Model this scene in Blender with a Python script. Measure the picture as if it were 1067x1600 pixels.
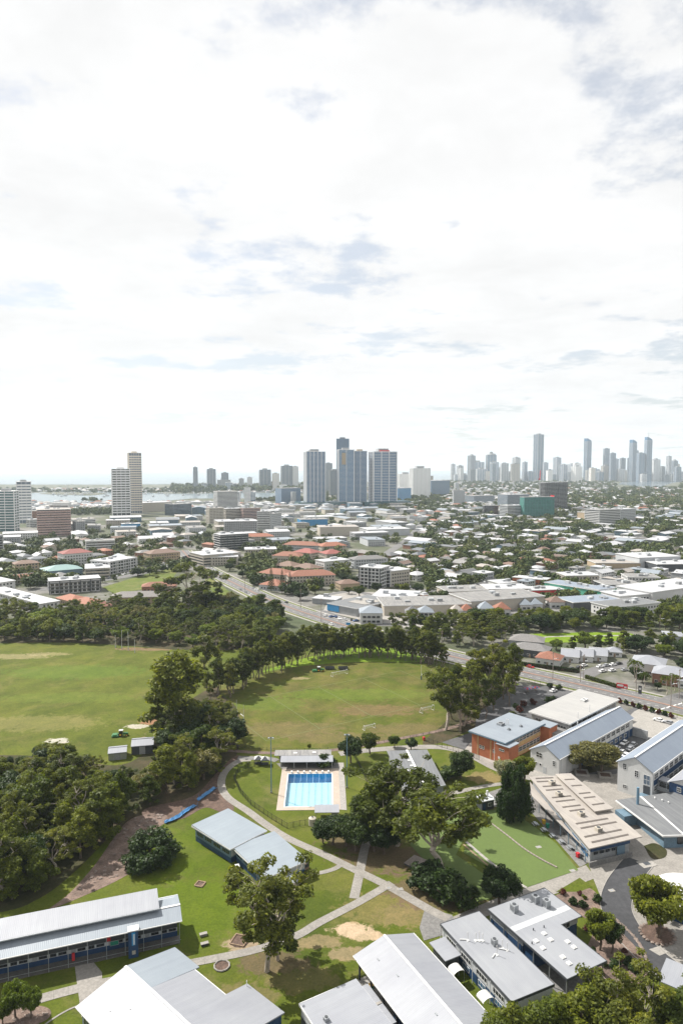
import bpy, math, random
import numpy as np
from mathutils import Vector, Matrix

# ------------------------------------------------------------------ camera, sky, sun, exposure
for o in list(bpy.data.objects): bpy.data.objects.remove(o)
SC = bpy.context.scene
COL = SC.collection
F = 1067.0; TH = math.atan(70 / F); CH = 110.0      # focal length in photo pixels, pitch, camera height
cd = bpy.data.cameras.new('camera'); cam = bpy.data.objects.new('camera', cd); COL.objects.link(cam)
cam.location = (0, 0, CH); cam.rotation_euler = (math.pi / 2 - TH, 0, 0)
cd.sensor_fit = 'VERTICAL'; cd.sensor_height = 24; cd.lens = 24 * F / 1600
cd.clip_start = 1; cd.clip_end = 60000
SC.camera = cam

SUN_EL = math.radians(48); SUN_AZ = math.radians(-56)   # azimuth clockwise from +Y
W = bpy.data.worlds.new('World'); SC.world = W; W.use_nodes = True
def build_world():
    nt = W.node_tree; N = nt.nodes; L = nt.links; N.clear()
    out = N.new('ShaderNodeOutputWorld'); bg = N.new('ShaderNodeBackground')
    sky = N.new('ShaderNodeTexSky'); sky.sky_type = 'NISHITA'; sky.sun_disc = False
    sky.sun_elevation = SUN_EL; sky.sun_rotation = SUN_AZ; sky.air_density = 1; sky.dust_density = 1.5; sky.ozone_density = 1
    def m(op, a, b=None, c=None):
        n = N.new('ShaderNodeMath'); n.operation = op
        for i, v in enumerate((a, b, c)):
            if v is None: continue
            if isinstance(v, (int, float)): n.inputs[i].default_value = v
            else: L.new(v, n.inputs[i])
        return n.outputs[0]
    tc = N.new('ShaderNodeTexCoord'); sp = N.new('ShaderNodeSeparateXYZ'); L.new(tc.outputs['Generated'], sp.inputs[0])
    zz = m('ADD', m('MAXIMUM', sp.outputs[2], 0.0), 0.10)
    px = m('DIVIDE', sp.outputs[0], zz); py = m('DIVIDE', sp.outputs[1], zz)
    cb = N.new('ShaderNodeCombineXYZ'); L.new(px, cb.inputs[0]); L.new(py, cb.inputs[1])
    def noise(scale, det, rough, off, dist=0.0):
        mp = N.new('ShaderNodeMapping'); mp.inputs['Location'].default_value = off; L.new(cb.outputs[0], mp.inputs[0])
        n = N.new('ShaderNodeTexNoise'); n.inputs['Scale'].default_value = scale; n.inputs['Detail'].default_value = det
        n.inputs['Roughness'].default_value = rough; n.inputs['Distortion'].default_value = dist
        L.new(mp.outputs[0], n.inputs['Vector']); return n.outputs[0]
    big = noise(0.95, 3, 0.5, (4.4, 16.9, 0)); fine = noise(2.6, 10, 0.58, (11.3, 2.4, 4), 0.0); vf = noise(8.0, 8, .65, (1, 5, 2))
    den = m('ADD', m('MULTIPLY', big, 0.36), m("ADD", m("MULTIPLY", fine, 0.48), m('MULTIPLY', vf, 0.16)))
    mr = N.new('ShaderNodeMapRange'); mr.interpolation_type = 'SMOOTHSTEP'
    L.new(den, mr.inputs[0]); mr.inputs[1].default_value = CL_LO; mr.inputs[2].default_value = CL_HI
    mr.inputs[3].default_value = CL_MIN; mr.inputs[4].default_value = 1.0
    # clouds: white, with faint grey bellies
    cr = N.new('ShaderNodeMapRange'); L.new(noise(2.2, 9, .62, (5, 9, 1), .3), cr.inputs[0]); cr.inputs[1].default_value = .3; cr.inputs[2].default_value = .7
    cr.inputs[3].default_value = CL_A; cr.inputs[4].default_value = CL_B
    cc = N.new('ShaderNodeMixRGB'); cc.blend_type = 'MULTIPLY'; cc.inputs[0].default_value = 1
    cc.inputs[1].default_value = (1.0, 1.0, 1.0, 1); L.new(cr.outputs[0], cc.inputs[2])
    sk = N.new('ShaderNodeMixRGB'); sk.blend_type = 'MULTIPLY'; sk.inputs[0].default_value = 1
    L.new(sky.outputs[0], sk.inputs[1]); sk.inputs[2].default_value = (SKY_S, SKY_S, SKY_S, 1)
    mx = N.new('ShaderNodeMixRGB'); L.new(mr.outputs[0], mx.inputs[0]); L.new(sk.outputs[0], mx.inputs[1]); L.new(cc.outputs[0], mx.inputs[2])
    L.new(mx.outputs[0], bg.inputs[0]); bg.inputs[1].default_value = 1.0; L.new(bg.outputs[0], out.inputs[0])
SKY_S = 0.075; CL_LO = 0.395; CL_HI = 0.475; CL_MIN = 0.52; CL_A = 0.535; CL_B = 0.615
build_world()
sd = bpy.data.lights.new('sun', 'SUN'); sd.energy = 5.0; sd.angle = math.radians(0.6); sd.color = (1.0, 0.955, 0.88)
sun = bpy.data.objects.new('sun', sd); COL.objects.link(sun)
SUND = Vector((math.sin(SUN_AZ) * math.cos(SUN_EL), math.cos(SUN_AZ) * math.cos(SUN_EL), math.sin(SUN_EL)))
sun.rotation_euler = SUND.to_track_quat('Z', 'Y').to_euler()
SC.render.engine = 'CYCLES'
SC.view_settings.view_transform = 'Standard'; SC.view_settings.look = 'None'
SC.view_settings.exposure = 0.75; SC.view_settings.gamma = 1.0; SC.view_settings.use_curve_mapping = False
SC.cycles.max_bounces = 6; SC.cycles.volume_bounces = 1; SC.cycles.transparent_max_bounces = 12

# ------------------------------------------------------------------ survey: photo pixel -> place on the ground
cT, sT = math.cos(TH), math.sin(TH)
def ray(px, py):
    a = (px - 533.5) / F; b = (800 - py) / F
    return a, cT + b * sT, -sT + b * cT
def G(px, py, z=0.0):
    a, y, d = ray(px, py); t = (z - CH) / d
    return Vector((a * t, y * t))
def ZAT(py, Y, px=533.5):
    a, y, d = ray(px, py); return CH + d * Y / y
def XAT(px, py, Y):
    a, y, d = ray(px, py); return a * Y / y
def PIX(x, y, z=0.0):
    f = y * cT - (z - CH) * sT; u = y * sT + (z - CH) * cT
    return 533.5 + F * x / f, 800 - F * u / f
R = random.Random(7)

# ------------------------------------------------------------------ materials
MAT = {}
def nodes_of(name):
    m = bpy.data.materials.new(name); m.use_nodes = True; MAT[name] = m
    nt = m.node_tree; return m, nt, nt.nodes, nt.links, nt.nodes['Principled BSDF']
def ramp(N, L, fac, stops):
    r = N.new('ShaderNodeValToRGB'); el = r.color_ramp.elements
    while len(el) < len(stops): el.new(0.5)
    for e, (p, c) in zip(el, stops): e.position = p; e.color = (*c, 1) if len(c) == 3 else c
    L.new(fac, r.inputs[0]); return r.outputs[0]
def tex(N, L, kind, vec, scale, detail=4, rough=.55, dist=0):
    n = N.new('ShaderNodeTexNoise'); n.inputs['Scale'].default_value = scale; n.inputs['Detail'].default_value = detail
    n.inputs['Roughness'].default_value = rough; n.inputs['Distortion'].default_value = dist
    L.new(vec, n.inputs['Vector']); return n.outputs[0]
def mixc(N, L, fac, a, b, mode='MIX'):
    n = N.new('ShaderNodeMixRGB'); n.blend_type = mode
    for i, v in enumerate((fac, a, b)):
        if isinstance(v, (int, float)): n.inputs[i].default_value = v
        elif isinstance(v, tuple): n.inputs[i].default_value = (*v, 1)
        else: L.new(v, n.inputs[i])
    return n.outputs[0]
def mathn(N, L, op, *a):
    n = N.new('ShaderNodeMath'); n.operation = op
    for i, v in enumerate(a):
        if isinstance(v, (int, float)): n.inputs[i].default_value = v
        else: L.new(v, n.inputs[i])
    return n.outputs[0]
def coord(N, L, stretch=None, world=False):
    if world:
        g = N.new('ShaderNodeNewGeometry'); v = g.outputs['Position']
    else:
        t = N.new('ShaderNodeTexCoord'); v = t.outputs['Object']
    if stretch:
        mp = N.new('ShaderNodeMapping'); mp.inputs['Scale'].default_value = stretch; L.new(v, mp.inputs[0]); v = mp.outputs[0]
    return v
def plain(name, col, rough=.7, var=.2, scale=.6, metal=0.0, stretch=None, bump=0.0, bscale=3.0, grime=0.25, spec=.4, objvar=0.0):
    """painted / mineral surface: base colour, broad mottling, fine grain and grimy streaks"""
    m, nt, N, L, b = nodes_of(name)
    v = coord(N, L, stretch)
    c1 = tuple(x * (1 - var) for x in col); c2 = tuple(min(1, x * (1 + var)) for x in col)
    base = ramp(N, L, tex(N, L, 'n', v, scale, 5, .6), [(.3, c1), (.7, c2)])
    g = ramp(N, L, tex(N, L, 'n', v, scale * 7, 4, .7, .4), [(.42, (1 - grime,) * 3), (.6, (1, 1, 1))])
    c = mixc(N, L, 1.0, base, g, 'MULTIPLY')
    if objvar:
        oi = N.new('ShaderNodeObjectInfo')
        c = mixc(N, L, 1.0, c, ramp(N, L, oi.outputs['Random'], [(0, (1 - objvar,) * 3), (1, (1 + objvar * .3, 1 + objvar * .25, 1 + objvar * .2))]), 'MULTIPLY')
    L.new(c, b.inputs['Base Color'])
    b.inputs['Roughness'].default_value = rough; b.inputs['Metallic'].default_value = metal
    b.inputs['Specular IOR Level'].default_value = spec
    if bump:
        bp = N.new('ShaderNodeBump'); bp.inputs['Strength'].default_value = bump; bp.inputs['Distance'].default_value = .05
        L.new(tex(N, L, 'n', v, bscale, 4, .6), bp.inputs['Height']); L.new(bp.outputs[0], b.inputs['Normal'])
    return m
def metal_roof(name, col, rough=.5, axis='v', stain=.06):
    """long-run sheet roof: ribs down the slope, sheet-to-sheet tone, faint dirt wash"""
    m, nt, N, L, b = nodes_of(name)
    v = coord(N, L); sp = N.new('ShaderNodeSeparateXYZ'); L.new(v, sp.inputs[0])
    x = sp.outputs[0] if axis == 'v' else sp.outputs[1]
    cell = mathn(N, L, 'FLOOR', mathn(N, L, 'MULTIPLY', x, 1 / .78))
    wn = N.new('ShaderNodeTexWhiteNoise'); wn.noise_dimensions = '1D'; L.new(cell, wn.inputs['W'])
    tone = ramp(N, L, wn.outputs[0], [(0, tuple(c * .975 for c in col)), (1, tuple(min(1, c * 1.02) for c in col))])
    st = coord(N, L, (1.2, .12, .5) if axis == 'v' else (.12, 1.2, .5))
    wash = ramp(N, L, tex(N, L, 'n', st, 1.0, 6, .65), [(.35, (1 - stain, 1 - stain, 1 - stain * .9)), (.62, (1, 1, 1))])
    blot = ramp(N, L, tex(N, L, 'n', v, .13, 4, .6), [(.35, (.93, .93, .94)), (.65, (1.03, 1.03, 1.02))])
    L.new(mixc(N, L, 1, mixc(N, L, 1, tone, wash, 'MULTIPLY'), blot, 'MULTIPLY'), b.inputs['Base Color'])
    b.inputs['Roughness'].default_value = rough; b.inputs['Metallic'].default_value = .05
    wv = mathn(N, L, 'SINE', mathn(N, L, 'MULTIPLY', x, 2 * math.pi / .39))
    bp = N.new('ShaderNodeBump'); bp.inputs['Strength'].default_value = .22; bp.inputs['Distance'].default_value = .03
    L.new(wv, bp.inputs['Height']); L.new(bp.outputs[0], b.inputs['Normal'])
    return m
def tile_roof(name, col):
    m, nt, N, L, b = nodes_of(name)
    v = coord(N, L)
    c = ramp(N, L, tex(N, L, 'n', v, 1.1, 6, .75), [(.25, tuple(x * .6 for x in col)), (.5, col), (.75, tuple(min(1, x * 1.35) for x in col))])
    oi = N.new('ShaderNodeObjectInfo')
    c = mixc(N, L, 1, c, ramp(N, L, oi.outputs['Random'], [(0, (.75, .8, .85)), (1, (1.1, 1.05, 1))]), 'MULTIPLY')
    L.new(c, b.inputs['Base Color']); b.inputs['Roughness'].default_value = .8
    return m
def grass_mat(name, cols, dry, dryness=.45, patches=(), stripe=None, fine=1.0, worn=(.42, .33, .22)):
    """mown grass: tonal drifts, dry areas, mower passes, worn earth round given spots (metres)"""
    m, nt, N, L, b = nodes_of(name)
    v = coord(N, L, world=True)
    g = ramp(N, L, tex(N, L, 'n', v, .035, 6, .62, .3), [(.3, cols[0]), (.5, cols[1]), (.7, cols[2])])
    gf = ramp(N, L, tex(N, L, 'n', v, 1.6 * fine, 5, .75), [(.25, (.62, .66, .62)), (.5, (.95, .96, .95)), (.75, (1.28, 1.22, 1.25))])
    gm = ramp(N, L, tex(N, L, 'n', v, .22, 6, .7, .8), [(.3, (.80, .82, .80)), (.5, (1, 1, 1)), (.72, (1.24, 1.16, 1.2))])
    gf = mixc(N, L, 1, gf, gm, 'MULTIPLY'); g = mixc(N, L, 1, g, gf, 'MULTIPLY')
    df = ramp(N, L, tex(N, L, 'n', v, .06, 7, .72, .6), [(1 - dryness - .08, (0, 0, 0)), (1 - dryness + .16, (1, 1, 1))])
    g = mixc(N, L, mathn(N, L, 'MULTIPLY', df, .75), g, mixc(N, L, 1, dry, gf, 'MULTIPLY'))
    if stripe:
        ang, w = stripe
        mp = N.new('ShaderNodeMapping'); mp.inputs['Rotation'].default_value = (0, 0, ang); L.new(v, mp.inputs[0])
        sp = N.new('ShaderNodeSeparateXYZ'); L.new(mp.outputs[0], sp.inputs[0])
        wob = mathn(N, L, 'MULTIPLY', tex(N, L, 'n', v, .02, 3), 14.0)
        s = mathn(N, L, 'SINE', mathn(N, L, 'MULTIPLY', mathn(N, L, 'ADD', sp.outputs[0], wob), 2 * math.pi / w))
        g = mixc(N, L, 1, g, ramp(N, L, mathn(N, L, 'ADD', mathn(N, L, 'MULTIPLY', s, .5), .5), [(.2, (.93, .94, .92)), (.8, (1.05, 1.05, 1.06))]), 'MULTIPLY')
    if patches:
        nz = tex(N, L, 'n', v, .35, 6, .7, .5)
        sp = N.new('ShaderNodeSeparateXYZ'); L.new(v, sp.inputs[0])
        for (x, y, rx, ry, col, amt) in patches:
            dx = mathn(N, L, 'DIVIDE', mathn(N, L, 'SUBTRACT', sp.outputs[0], x), rx)
            dy = mathn(N, L, 'DIVIDE', mathn(N, L, 'SUBTRACT', sp.outputs[1], y), ry)
            d = mathn(N, L, 'SQRT', mathn(N, L, 'ADD', mathn(N, L, 'MULTIPLY', dx, dx), mathn(N, L, 'MULTIPLY', dy, dy)))
            d = mathn(N, L, 'ADD', d, mathn(N, L, 'MULTIPLY', mathn(N, L, 'SUBTRACT', nz, .5), 2.2))
            mr = N.new('ShaderNodeMapRange'); L.new(d, mr.inputs[0]); mr.inputs[1].default_value = 1.0; mr.inputs[2].default_value = .78
            mr.inputs[3].default_value = 0; mr.inputs[4].default_value = amt
            g = mixc(N, L, mr.outputs[0], g, mixc(N, L, 1, col, gf, 'MULTIPLY'))
    L.new(g, b.inputs['Base Color']); b.inputs['Roughness'].default_value = .9; b.inputs['Specular IOR Level'].default_value = .15
    bp = N.new('ShaderNodeBump'); bp.inputs['Strength'].default_value = .5; bp.inputs['Distance'].default_value = .1
    L.new(tex(N, L, 'n', v, 2.2, 4, .7), bp.inputs['Height']); L.new(bp.outputs[0], b.inputs['Normal'])
    return m
def leaf_mat(name, cols, trans=.25, glow=(1.5, 1.5, .45)):
    m, nt, N, L, b = nodes_of(name)
    oi = N.new('ShaderNodeObjectInfo'); ge = N.new('ShaderNodeNewGeometry')
    base = ramp(N, L, oi.outputs['Random'], [(0, cols[0]), (.5, cols[1]), (1, cols[2])])
    lv = ramp(N, L, ge.outputs['Random Per Island'], [(0, (.6, .62, .6)), (.6, (1, 1, 1)), (1, (1.5, 1.4, 1.15))])
    clump = ramp(N, L, tex(N, L, 'n', coord(N, L), .3, 3, .6), [(.35, (.75, .8, .85)), (.65, (1.25, 1.2, 1.0))])
    c = mixc(N, L, 1, mixc(N, L, 1, base, lv, 'MULTIPLY'), clump, 'MULTIPLY')
    L.new(c, b.inputs['Base Color']); b.inputs['Roughness'].default_value = .55; b.inputs['Specular IOR Level'].default_value = .25
    tr = N.new('ShaderNodeBsdfTranslucent'); L.new(mixc(N, L, 1, c, glow, 'MULTIPLY'), tr.inputs[0])
    mx = N.new('ShaderNodeMixShader'); mx.inputs[0].default_value = trans
    L.new(b.outputs[0], mx.inputs[1]); L.new(tr.outputs[0], mx.inputs[2]); L.new(mx.outputs[0], N['Material Output'].inputs[0])
    return m
def glass(name, col, rough=.12, spec=.8):
    m, nt, N, L, b = nodes_of(name)
    v = coord(N, L)
    L.new(ramp(N, L, tex(N, L, 'n', v, .35, 3, .6), [(.3, tuple(x * .7 for x in col)), (.7, tuple(x * 1.3 for x in col))]), b.inputs['Base Color'])
    b.inputs['Roughness'].default_value = rough; b.inputs['Specular IOR Level'].default_value = spec
    return m
def brick_mat(name, c1, c2, mortar):
    m, nt, N, L, b = nodes_of(name)
    v = coord(N, L); n1 = tex(N, L, 'n', v, 3.5, 5, .8); n2 = tex(N, L, 'n', v, .25, 4, .6)
    c = ramp(N, L, n1, [(.3, c1), (.55, c2), (.8, mortar)])
    L.new(mixc(N, L, 1, c, ramp(N, L, n2, [(.3, (.8, .8, .82)), (.7, (1.1, 1.08, 1.05))]), 'MULTIPLY'), b.inputs['Base Color'])
    b.inputs['Roughness'].default_value = .88
    return m

metal_roof('roof_white', (.258, .268, .295)); metal_roof('roof_white_u', (.258, .268, .29), axis='u')
metal_roof('roof_blue', (0.198, 0.233, 0.286), rough=.5); metal_roof('roof_paleblue', (0.224, 0.255, 0.290), rough=.5); metal_roof('roof_paleblue_u', (0.224, 0.260, 0.295), axis='u', rough=.5)
metal_roof('roof_grey', (0.158, 0.164, 0.169), rough=.55, stain=.25); metal_roof('roof_cream', (.335, .305, .275), rough=.6, stain=.18); metal_roof('roof_dark', (.10, .11, .125), rough=.6)
metal_roof('roof_city', (.42, .425, .44), rough=.6, stain=.15); metal_roof('roof_hall', (.34, .335, .325), rough=.6, stain=.1); metal_roof('roof_teal', (.17, .27, .26), rough=.6); metal_roof('roof_old', (0.243, 0.238, 0.227), rough=.7, stain=.45)
tile_roof('tile_terracotta', (.235, .095, .058)); tile_roof('tile_brown', (0.160, 0.104, 0.080)); tile_roof('tile_grey', (.16, .155, .155)); tile_roof('tile_red', (.22, .07, .06))
plain('white_paint', (0.548, 0.548, 0.540), .6, .05, .3, grime=.1); plain('white_trim', (0.607, 0.607, 0.599), .5, .04, .5, grime=.06)
plain('pale_wall', (0.444, 0.459, 0.474), .7, .07, .3, grime=.14); plain('cream_wall', (0.429, 0.392, 0.333), .75, .08, .3, grime=.15)
plain('tan_wall', (0.391, 0.306, 0.204), .8, .12, .4, grime=.2); plain('grey_wall', (0.306, 0.315, 0.323), .75, .1, .3, grime=.18)
plain('charcoal', (.055, .06, .068), .6, .15, .5, grime=.15); plain('navy', (.018, .052, .125), .5, .15, .5, grime=.15); plain('steel_blue', (.12, .19, .25), .6, .12, .4, grime=.2)
plain('concrete', (0.248, 0.232, 0.211), .85, .14, .25, bump=.15, grime=.22); plain('concrete_pale', (0.296, 0.280, 0.258), .85, .12, .25, grime=.2); plain('concrete_grey', (0.179, 0.174, 0.169), .85, .15, .2, grime=.28)
plain('asphalt', (0.092, 0.092, 0.096), .9, .18, .08, bump=.2, bscale=8, grime=.2); plain('asphalt_new', (0.050, 0.051, 0.056), .85, .2, .1, bump=.2, bscale=8, grime=.25)
plain('road_far', (0.138, 0.135, 0.135), .9, .12, .05, grime=.15)
plain('paint_line', (.78, .78, .76), .6, .1, 1.5, grime=.3); plain('median_brick', (0.242, 0.155, 0.121), .9, .15, .6, grime=.25)
plain('galv', (.42, .44, .46), .45, .12, 1.0, metal=.6); plain('pole_blue', (.12, .21, .29), .5, .1, .5); plain('black_metal', (.02, .021, .024), .5, .2, 1)
plain('timber', (.30, .21, .14), .85, .3, 2, grime=.35); plain('timber_grey', (.30, .255, .23), .85, .2, 1.2, grime=.35); plain('bark_pale', (.44, .38, .32), .85, .35, 1.2, grime=.35); plain('bark', (.14, .105, .08), .9, .35, 1.5, grime=.35)
plain('mulch', (0.120, 0.078, 0.060), .95, .35, .6, bump=.4, grime=.4); plain('gravel_pink', (.180, .128, .104), .95, .42, .35, bump=.4, bscale=6, grime=.35)
plain('rock', (0.255, 0.203, 0.176), .9, .3, .8, bump=.4, grime=.3, objvar=.35)
plain('tarp_blue', (.045, .17, .36), .45, .25, .8, bump=.5, bscale=2); plain('bright_blue', (.03, .24, .50), .5, .15, .4); plain('sign_red', (.55, .03, .04), .5, .1, 1); plain('sign_yellow', (.70, .42, .03), .5, .1, 1); plain('sign_green', (.02, .26, .17), .5, .1, 1)
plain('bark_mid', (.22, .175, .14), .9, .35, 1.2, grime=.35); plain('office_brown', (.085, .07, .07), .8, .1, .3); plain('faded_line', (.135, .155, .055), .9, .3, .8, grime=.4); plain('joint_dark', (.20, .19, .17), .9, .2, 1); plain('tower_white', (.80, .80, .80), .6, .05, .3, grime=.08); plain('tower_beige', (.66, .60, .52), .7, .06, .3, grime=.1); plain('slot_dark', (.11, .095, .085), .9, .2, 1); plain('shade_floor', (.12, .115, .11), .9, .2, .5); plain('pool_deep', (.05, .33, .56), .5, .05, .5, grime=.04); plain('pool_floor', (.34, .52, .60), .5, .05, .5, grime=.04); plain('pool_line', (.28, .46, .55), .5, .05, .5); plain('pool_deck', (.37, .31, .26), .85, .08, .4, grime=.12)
plain('tractor_green', (.035, .16, .05), .45, .2, 1); plain('rubber', (.02, .02, .02), .8, .2, 2); plain('orange_paint', (.58, .17, .03), .6, .12, .5)
plain('scaffold_net', (.045, .185, .16), .85, .28, .18, grime=.3); plain('pink_wall', (0.442, 0.306, 0.272), .8, .1, .3); plain('mint', (.10, .40, .28), .6, .15, .3)
brick_mat('brick_orange', (.28, .085, .035), (.38, .125, .055), (.40, .18, .10)); brick_mat('brick_tan', (.34, .22, .10), (.46, .31, .15), (.46, .35, .2)); brick_mat('brick_brown', (.20, .10, .07), (.27, .14, .09), (.3, .2, .15))
glass('glass_dark', (.018, .022, .028)); glass('glass_blue', (.03, .10, .20), .18); glass('glass_teal', (.035, .10, .115), .15); glass('glass_grey', (.095, .13, .175), .2); glass('glass_sky', (.045, .135, .25), .15)
GRN = [(.058, .105, .010), (.088, .142, .016), (.115, .158, .022)]
leaf_mat('leaf_gum', [(.050, .070, .011), (.086, .106, .015), (.128, .140, .020)], .42)
leaf_mat('leaf_belt', [(.040, .066, .009), (.080, .106, .012), (.130, .150, .017)], .42)
leaf_mat('leaf_dark', [(.018, .038, .008), (.026, .050, .010), (.040, .066, .013)], .26)
leaf_mat('leaf_bright', [(.085, .125, .012), (.110, .150, .014), (.135, .165, .018)], .42)
leaf_mat('leaf_olive', [(.110, .108, .040), (.125, .120, .044), (.135, .128, .046)], .25)
leaf_mat('leaf_red', [(.07, .018, .016), (.10, .025, .018), (.16, .06, .02)], .2)
leaf_mat('leaf_silver', [(.17, .18, .12), (.24, .25, .16), (.28, .28, .19)], .25)

# ------------------------------------------------------------------ mesh and object helpers
class MB:
    def __init__(s): s.v = []; s.f = []; s.m = []
    def poly(s, pts, m=0):
        n = len(s.v); s.v += [tuple(p) for p in pts]; s.f.append(tuple(range(n, n + len(pts)))); s.m.append(m); return s
    def box(s, x0, y0, z0, x1, y1, z1, m=0):
        n = len(s.v); s.v += [(x0, y0, z0), (x1, y0, z0), (x1, y1, z0), (x0, y1, z0), (x0, y0, z1), (x1, y0, z1), (x1, y1, z1), (x0, y1, z1)]
        for q in ((0, 3, 2, 1), (4, 5, 6, 7), (0, 1, 5, 4), (1, 2, 6, 5), (2, 3, 7, 6), (3, 0, 4, 7)): s.f.append(tuple(n + i for i in q)); s.m.append(m)
        return s
    def hexa(s, p, m=0):      # eight points, bottom loop then top loop
        n = len(s.v); s.v += [tuple(q) for q in p]
        for q in ((0, 3, 2, 1), (4, 5, 6, 7), (0, 1, 5, 4), (1, 2, 6, 5), (2, 3, 7, 6), (3, 0, 4, 7)): s.f.append(tuple(n + i for i in q)); s.m.append(m)
        return s
    def prism(s, pts, z0, z1, m=0, cap=True):
        n = len(s.v); k = len(pts); s.v += [(p[0], p[1], z0) for p in pts] + [(p[0], p[1], z1) for p in pts]
        for i in range(k): j = (i + 1) % k; s.f.append((n + i, n + j, n + k + j, n + k + i)); s.m.append(m)
        if cap: s.f.append(tuple(range(n + k, n + 2 * k))); s.m.append(m); s.f.append(tuple(range(n + k - 1, n - 1, -1))); s.m.append(m)
        return s
    def tube(s, p0, p1, r0, r1=None, k=6, m=0, cap=True):
        r1 = r0 if r1 is None else r1; p0 = Vector(p0); p1 = Vector(p1); d = (p1 - p0)
        if d.length < 1e-6: return s
        d.normalize(); a = d.orthogonal().normalized(); b = d.cross(a); n = len(s.v)
        for p, r in ((p0, r0), (p1, r1)):
            for i in range(k): t = 2 * math.pi * i / k; s.v.append(tuple(p + (a * math.cos(t) + b * math.sin(t)) * r))
        for i in range(k): j = (i + 1) % k; s.f.append((n + i, n + j, n + k + j, n + k + i)); s.m.append(m)
        if cap: s.f.append(tuple(range(n + k, n + 2 * k))); s.m.append(m); s.f.append(tuple(range(n + k - 1, n - 1, -1))); s.m.append(m)
        return s
    def mesh(s, name, mats, smooth=False):
        me = bpy.data.meshes.new(name); me.from_pydata(s.v, [], s.f)
        if isinstance(mats, str): mats = [mats]
        for q in mats: me.materials.append(MAT[q])
        if len(mats) > 1: me.polygons.foreach_set('material_index', s.m)
        if smooth: me.polygons.foreach_set('use_smooth', [True] * len(s.f))
        me.update(); return me
    def obj(s, name, mats, parent=None, smooth=False): return link(name, s.mesh(name, mats, smooth), parent)
def link(name, data, parent=None, loc=None, rz=None, scale=None):
    o = bpy.data.objects.new(name, data); COL.objects.link(o)
    if parent: o.parent = parent
    if loc is not None: o.location = loc
    if rz is not None: o.rotation_euler = (0, 0, rz)
    if scale is not None: o.scale = (scale,) * 3 if isinstance(scale, (int, float)) else scale
    return o
LABELS = {}
def tag(o, label, cat, group=None, kind=None):
    o['label'] = label; o['category'] = cat
    if group: o['group'] = group
    if kind: o['kind'] = kind
    return o
def thing(name, label, cat, loc=(0, 0, 0), rz=0.0, group=None):
    return tag(link(name, None, None, loc, rz), label, cat, group)
def struct(o): o['kind'] = 'structure'; return o
def stuff(o): o['kind'] = 'stuff'; return o
def ordn(n):
    return f"{n}{'th' if 10 <= n % 100 <= 20 else {1: 'st', 2: 'nd', 3: 'rd'}.get(n % 10, 'th')}"
def sheet(name, pix, z, mat, world=False):
    """flat sheet from an outline of surveyed points"""
    pts = [p if world else G(*p) for p in pix]
    o = MB().poly([(p[0], p[1], z) for p in pts]).obj(name, mat); return o
def smoothline(pts, n=8):
    """Catmull-Rom through points"""
    P = [Vector(p) for p in pts]; P = [P[0] * 2 - P[1]] + P + [P[-1] * 2 - P[-2]]; out = []
    for i in range(1, len(P) - 2):
        for k in range(n):
            t = k / n; a, b, c, d = P[i - 1], P[i], P[i + 1], P[i + 2]
            out.append(.5 * ((2 * b) + (c - a) * t + (2 * a - 5 * b + 4 * c - d) * t * t + (3 * b - a - 3 * c + d) * t ** 3))
    out.append(P[-2]); return out
def ribbon_pts(line, off):
    out = []
    for i, p in enumerate(line):
        d = line[min(i + 1, len(line) - 1)] - line[max(i - 1, 0)]; n = Vector((-d.y, d.x)).normalized(); out.append(p + n * off)
    return out
def ribbon(name, line, o0, o1, z, mat, th=0.0, parent=None):
    a = ribbon_pts(line, o0); b = ribbon_pts(line, o1); mb = MB()
    for i in range(len(a) - 1):
        q = [a[i], b[i], b[i + 1], a[i + 1]]
        if th: mb.hexa([(p.x, p.y, z) for p in q] + [(p.x, p.y, z + th) for p in q])
        else: mb.poly([(p.x, p.y, z) for p in reversed(q)])
    return mb.obj(name, mat, parent)
# ------------------------------------------------------------------ trees
def cards_mesh(name, pos, nor, size, mat, rng, asp=1.5):
    n = len(pos); nor = nor / (np.linalg.norm(nor, axis=1, keepdims=True) + 1e-9)
    ref = rng.normal(size=(n, 3)); t = np.cross(nor, ref); t /= (np.linalg.norm(t, axis=1, keepdims=True) + 1e-9); b = np.cross(nor, t)
    s = (size * rng.uniform(.65, 1.35, n))[:, None]
    bend = nor * s * .25
    v = np.stack([pos - t * s * asp * .5 - bend, pos - b * s * .42, pos + t * s * asp * .5 - bend, pos + b * s * .42], 1).reshape(-1, 3)
    me = bpy.data.meshes.new(name); me.vertices.add(4 * n); me.vertices.foreach_set('co', v.astype(np.float32).ravel())
    me.loops.add(4 * n); me.loops.foreach_set('vertex_index', np.arange(4 * n, dtype=np.int32))
    me.polygons.add(n); me.polygons.foreach_set('loop_start', np.arange(0, 4 * n, 4, dtype=np.int32)); me.polygons.foreach_set('loop_total', np.full(n, 4, dtype=np.int32))
    me.update(calc_edges=True); me.materials.append(MAT[mat]); return me
def clump_cards(rng, clumps, per, up=.35, outer=.5):
    P = []; Nn = []
    for (c, r) in clumps:
        k = max(12, int(per * (r[0] * r[1] + r[0] * r[2]) / 2))
        d = rng.normal(size=(k, 3)); d /= np.linalg.norm(d, axis=1, keepdims=True)
        rr = rng.uniform(outer ** 3, 1, k) ** (1 / 3)
        lump = 1 + .18 * np.sin(d[:, 0] * 5 + c[0] * 3) * np.cos(d[:, 1] * 4 + c[1] * 2)
        P.append(np.array(c) + d * np.array(r) * (rr * lump)[:, None])
        Nn.append(d * .75 + rng.normal(size=(k, 3)) * .55 + np.array([0, 0, up]))
    return np.concatenate(P), np.concatenate(Nn)
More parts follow.
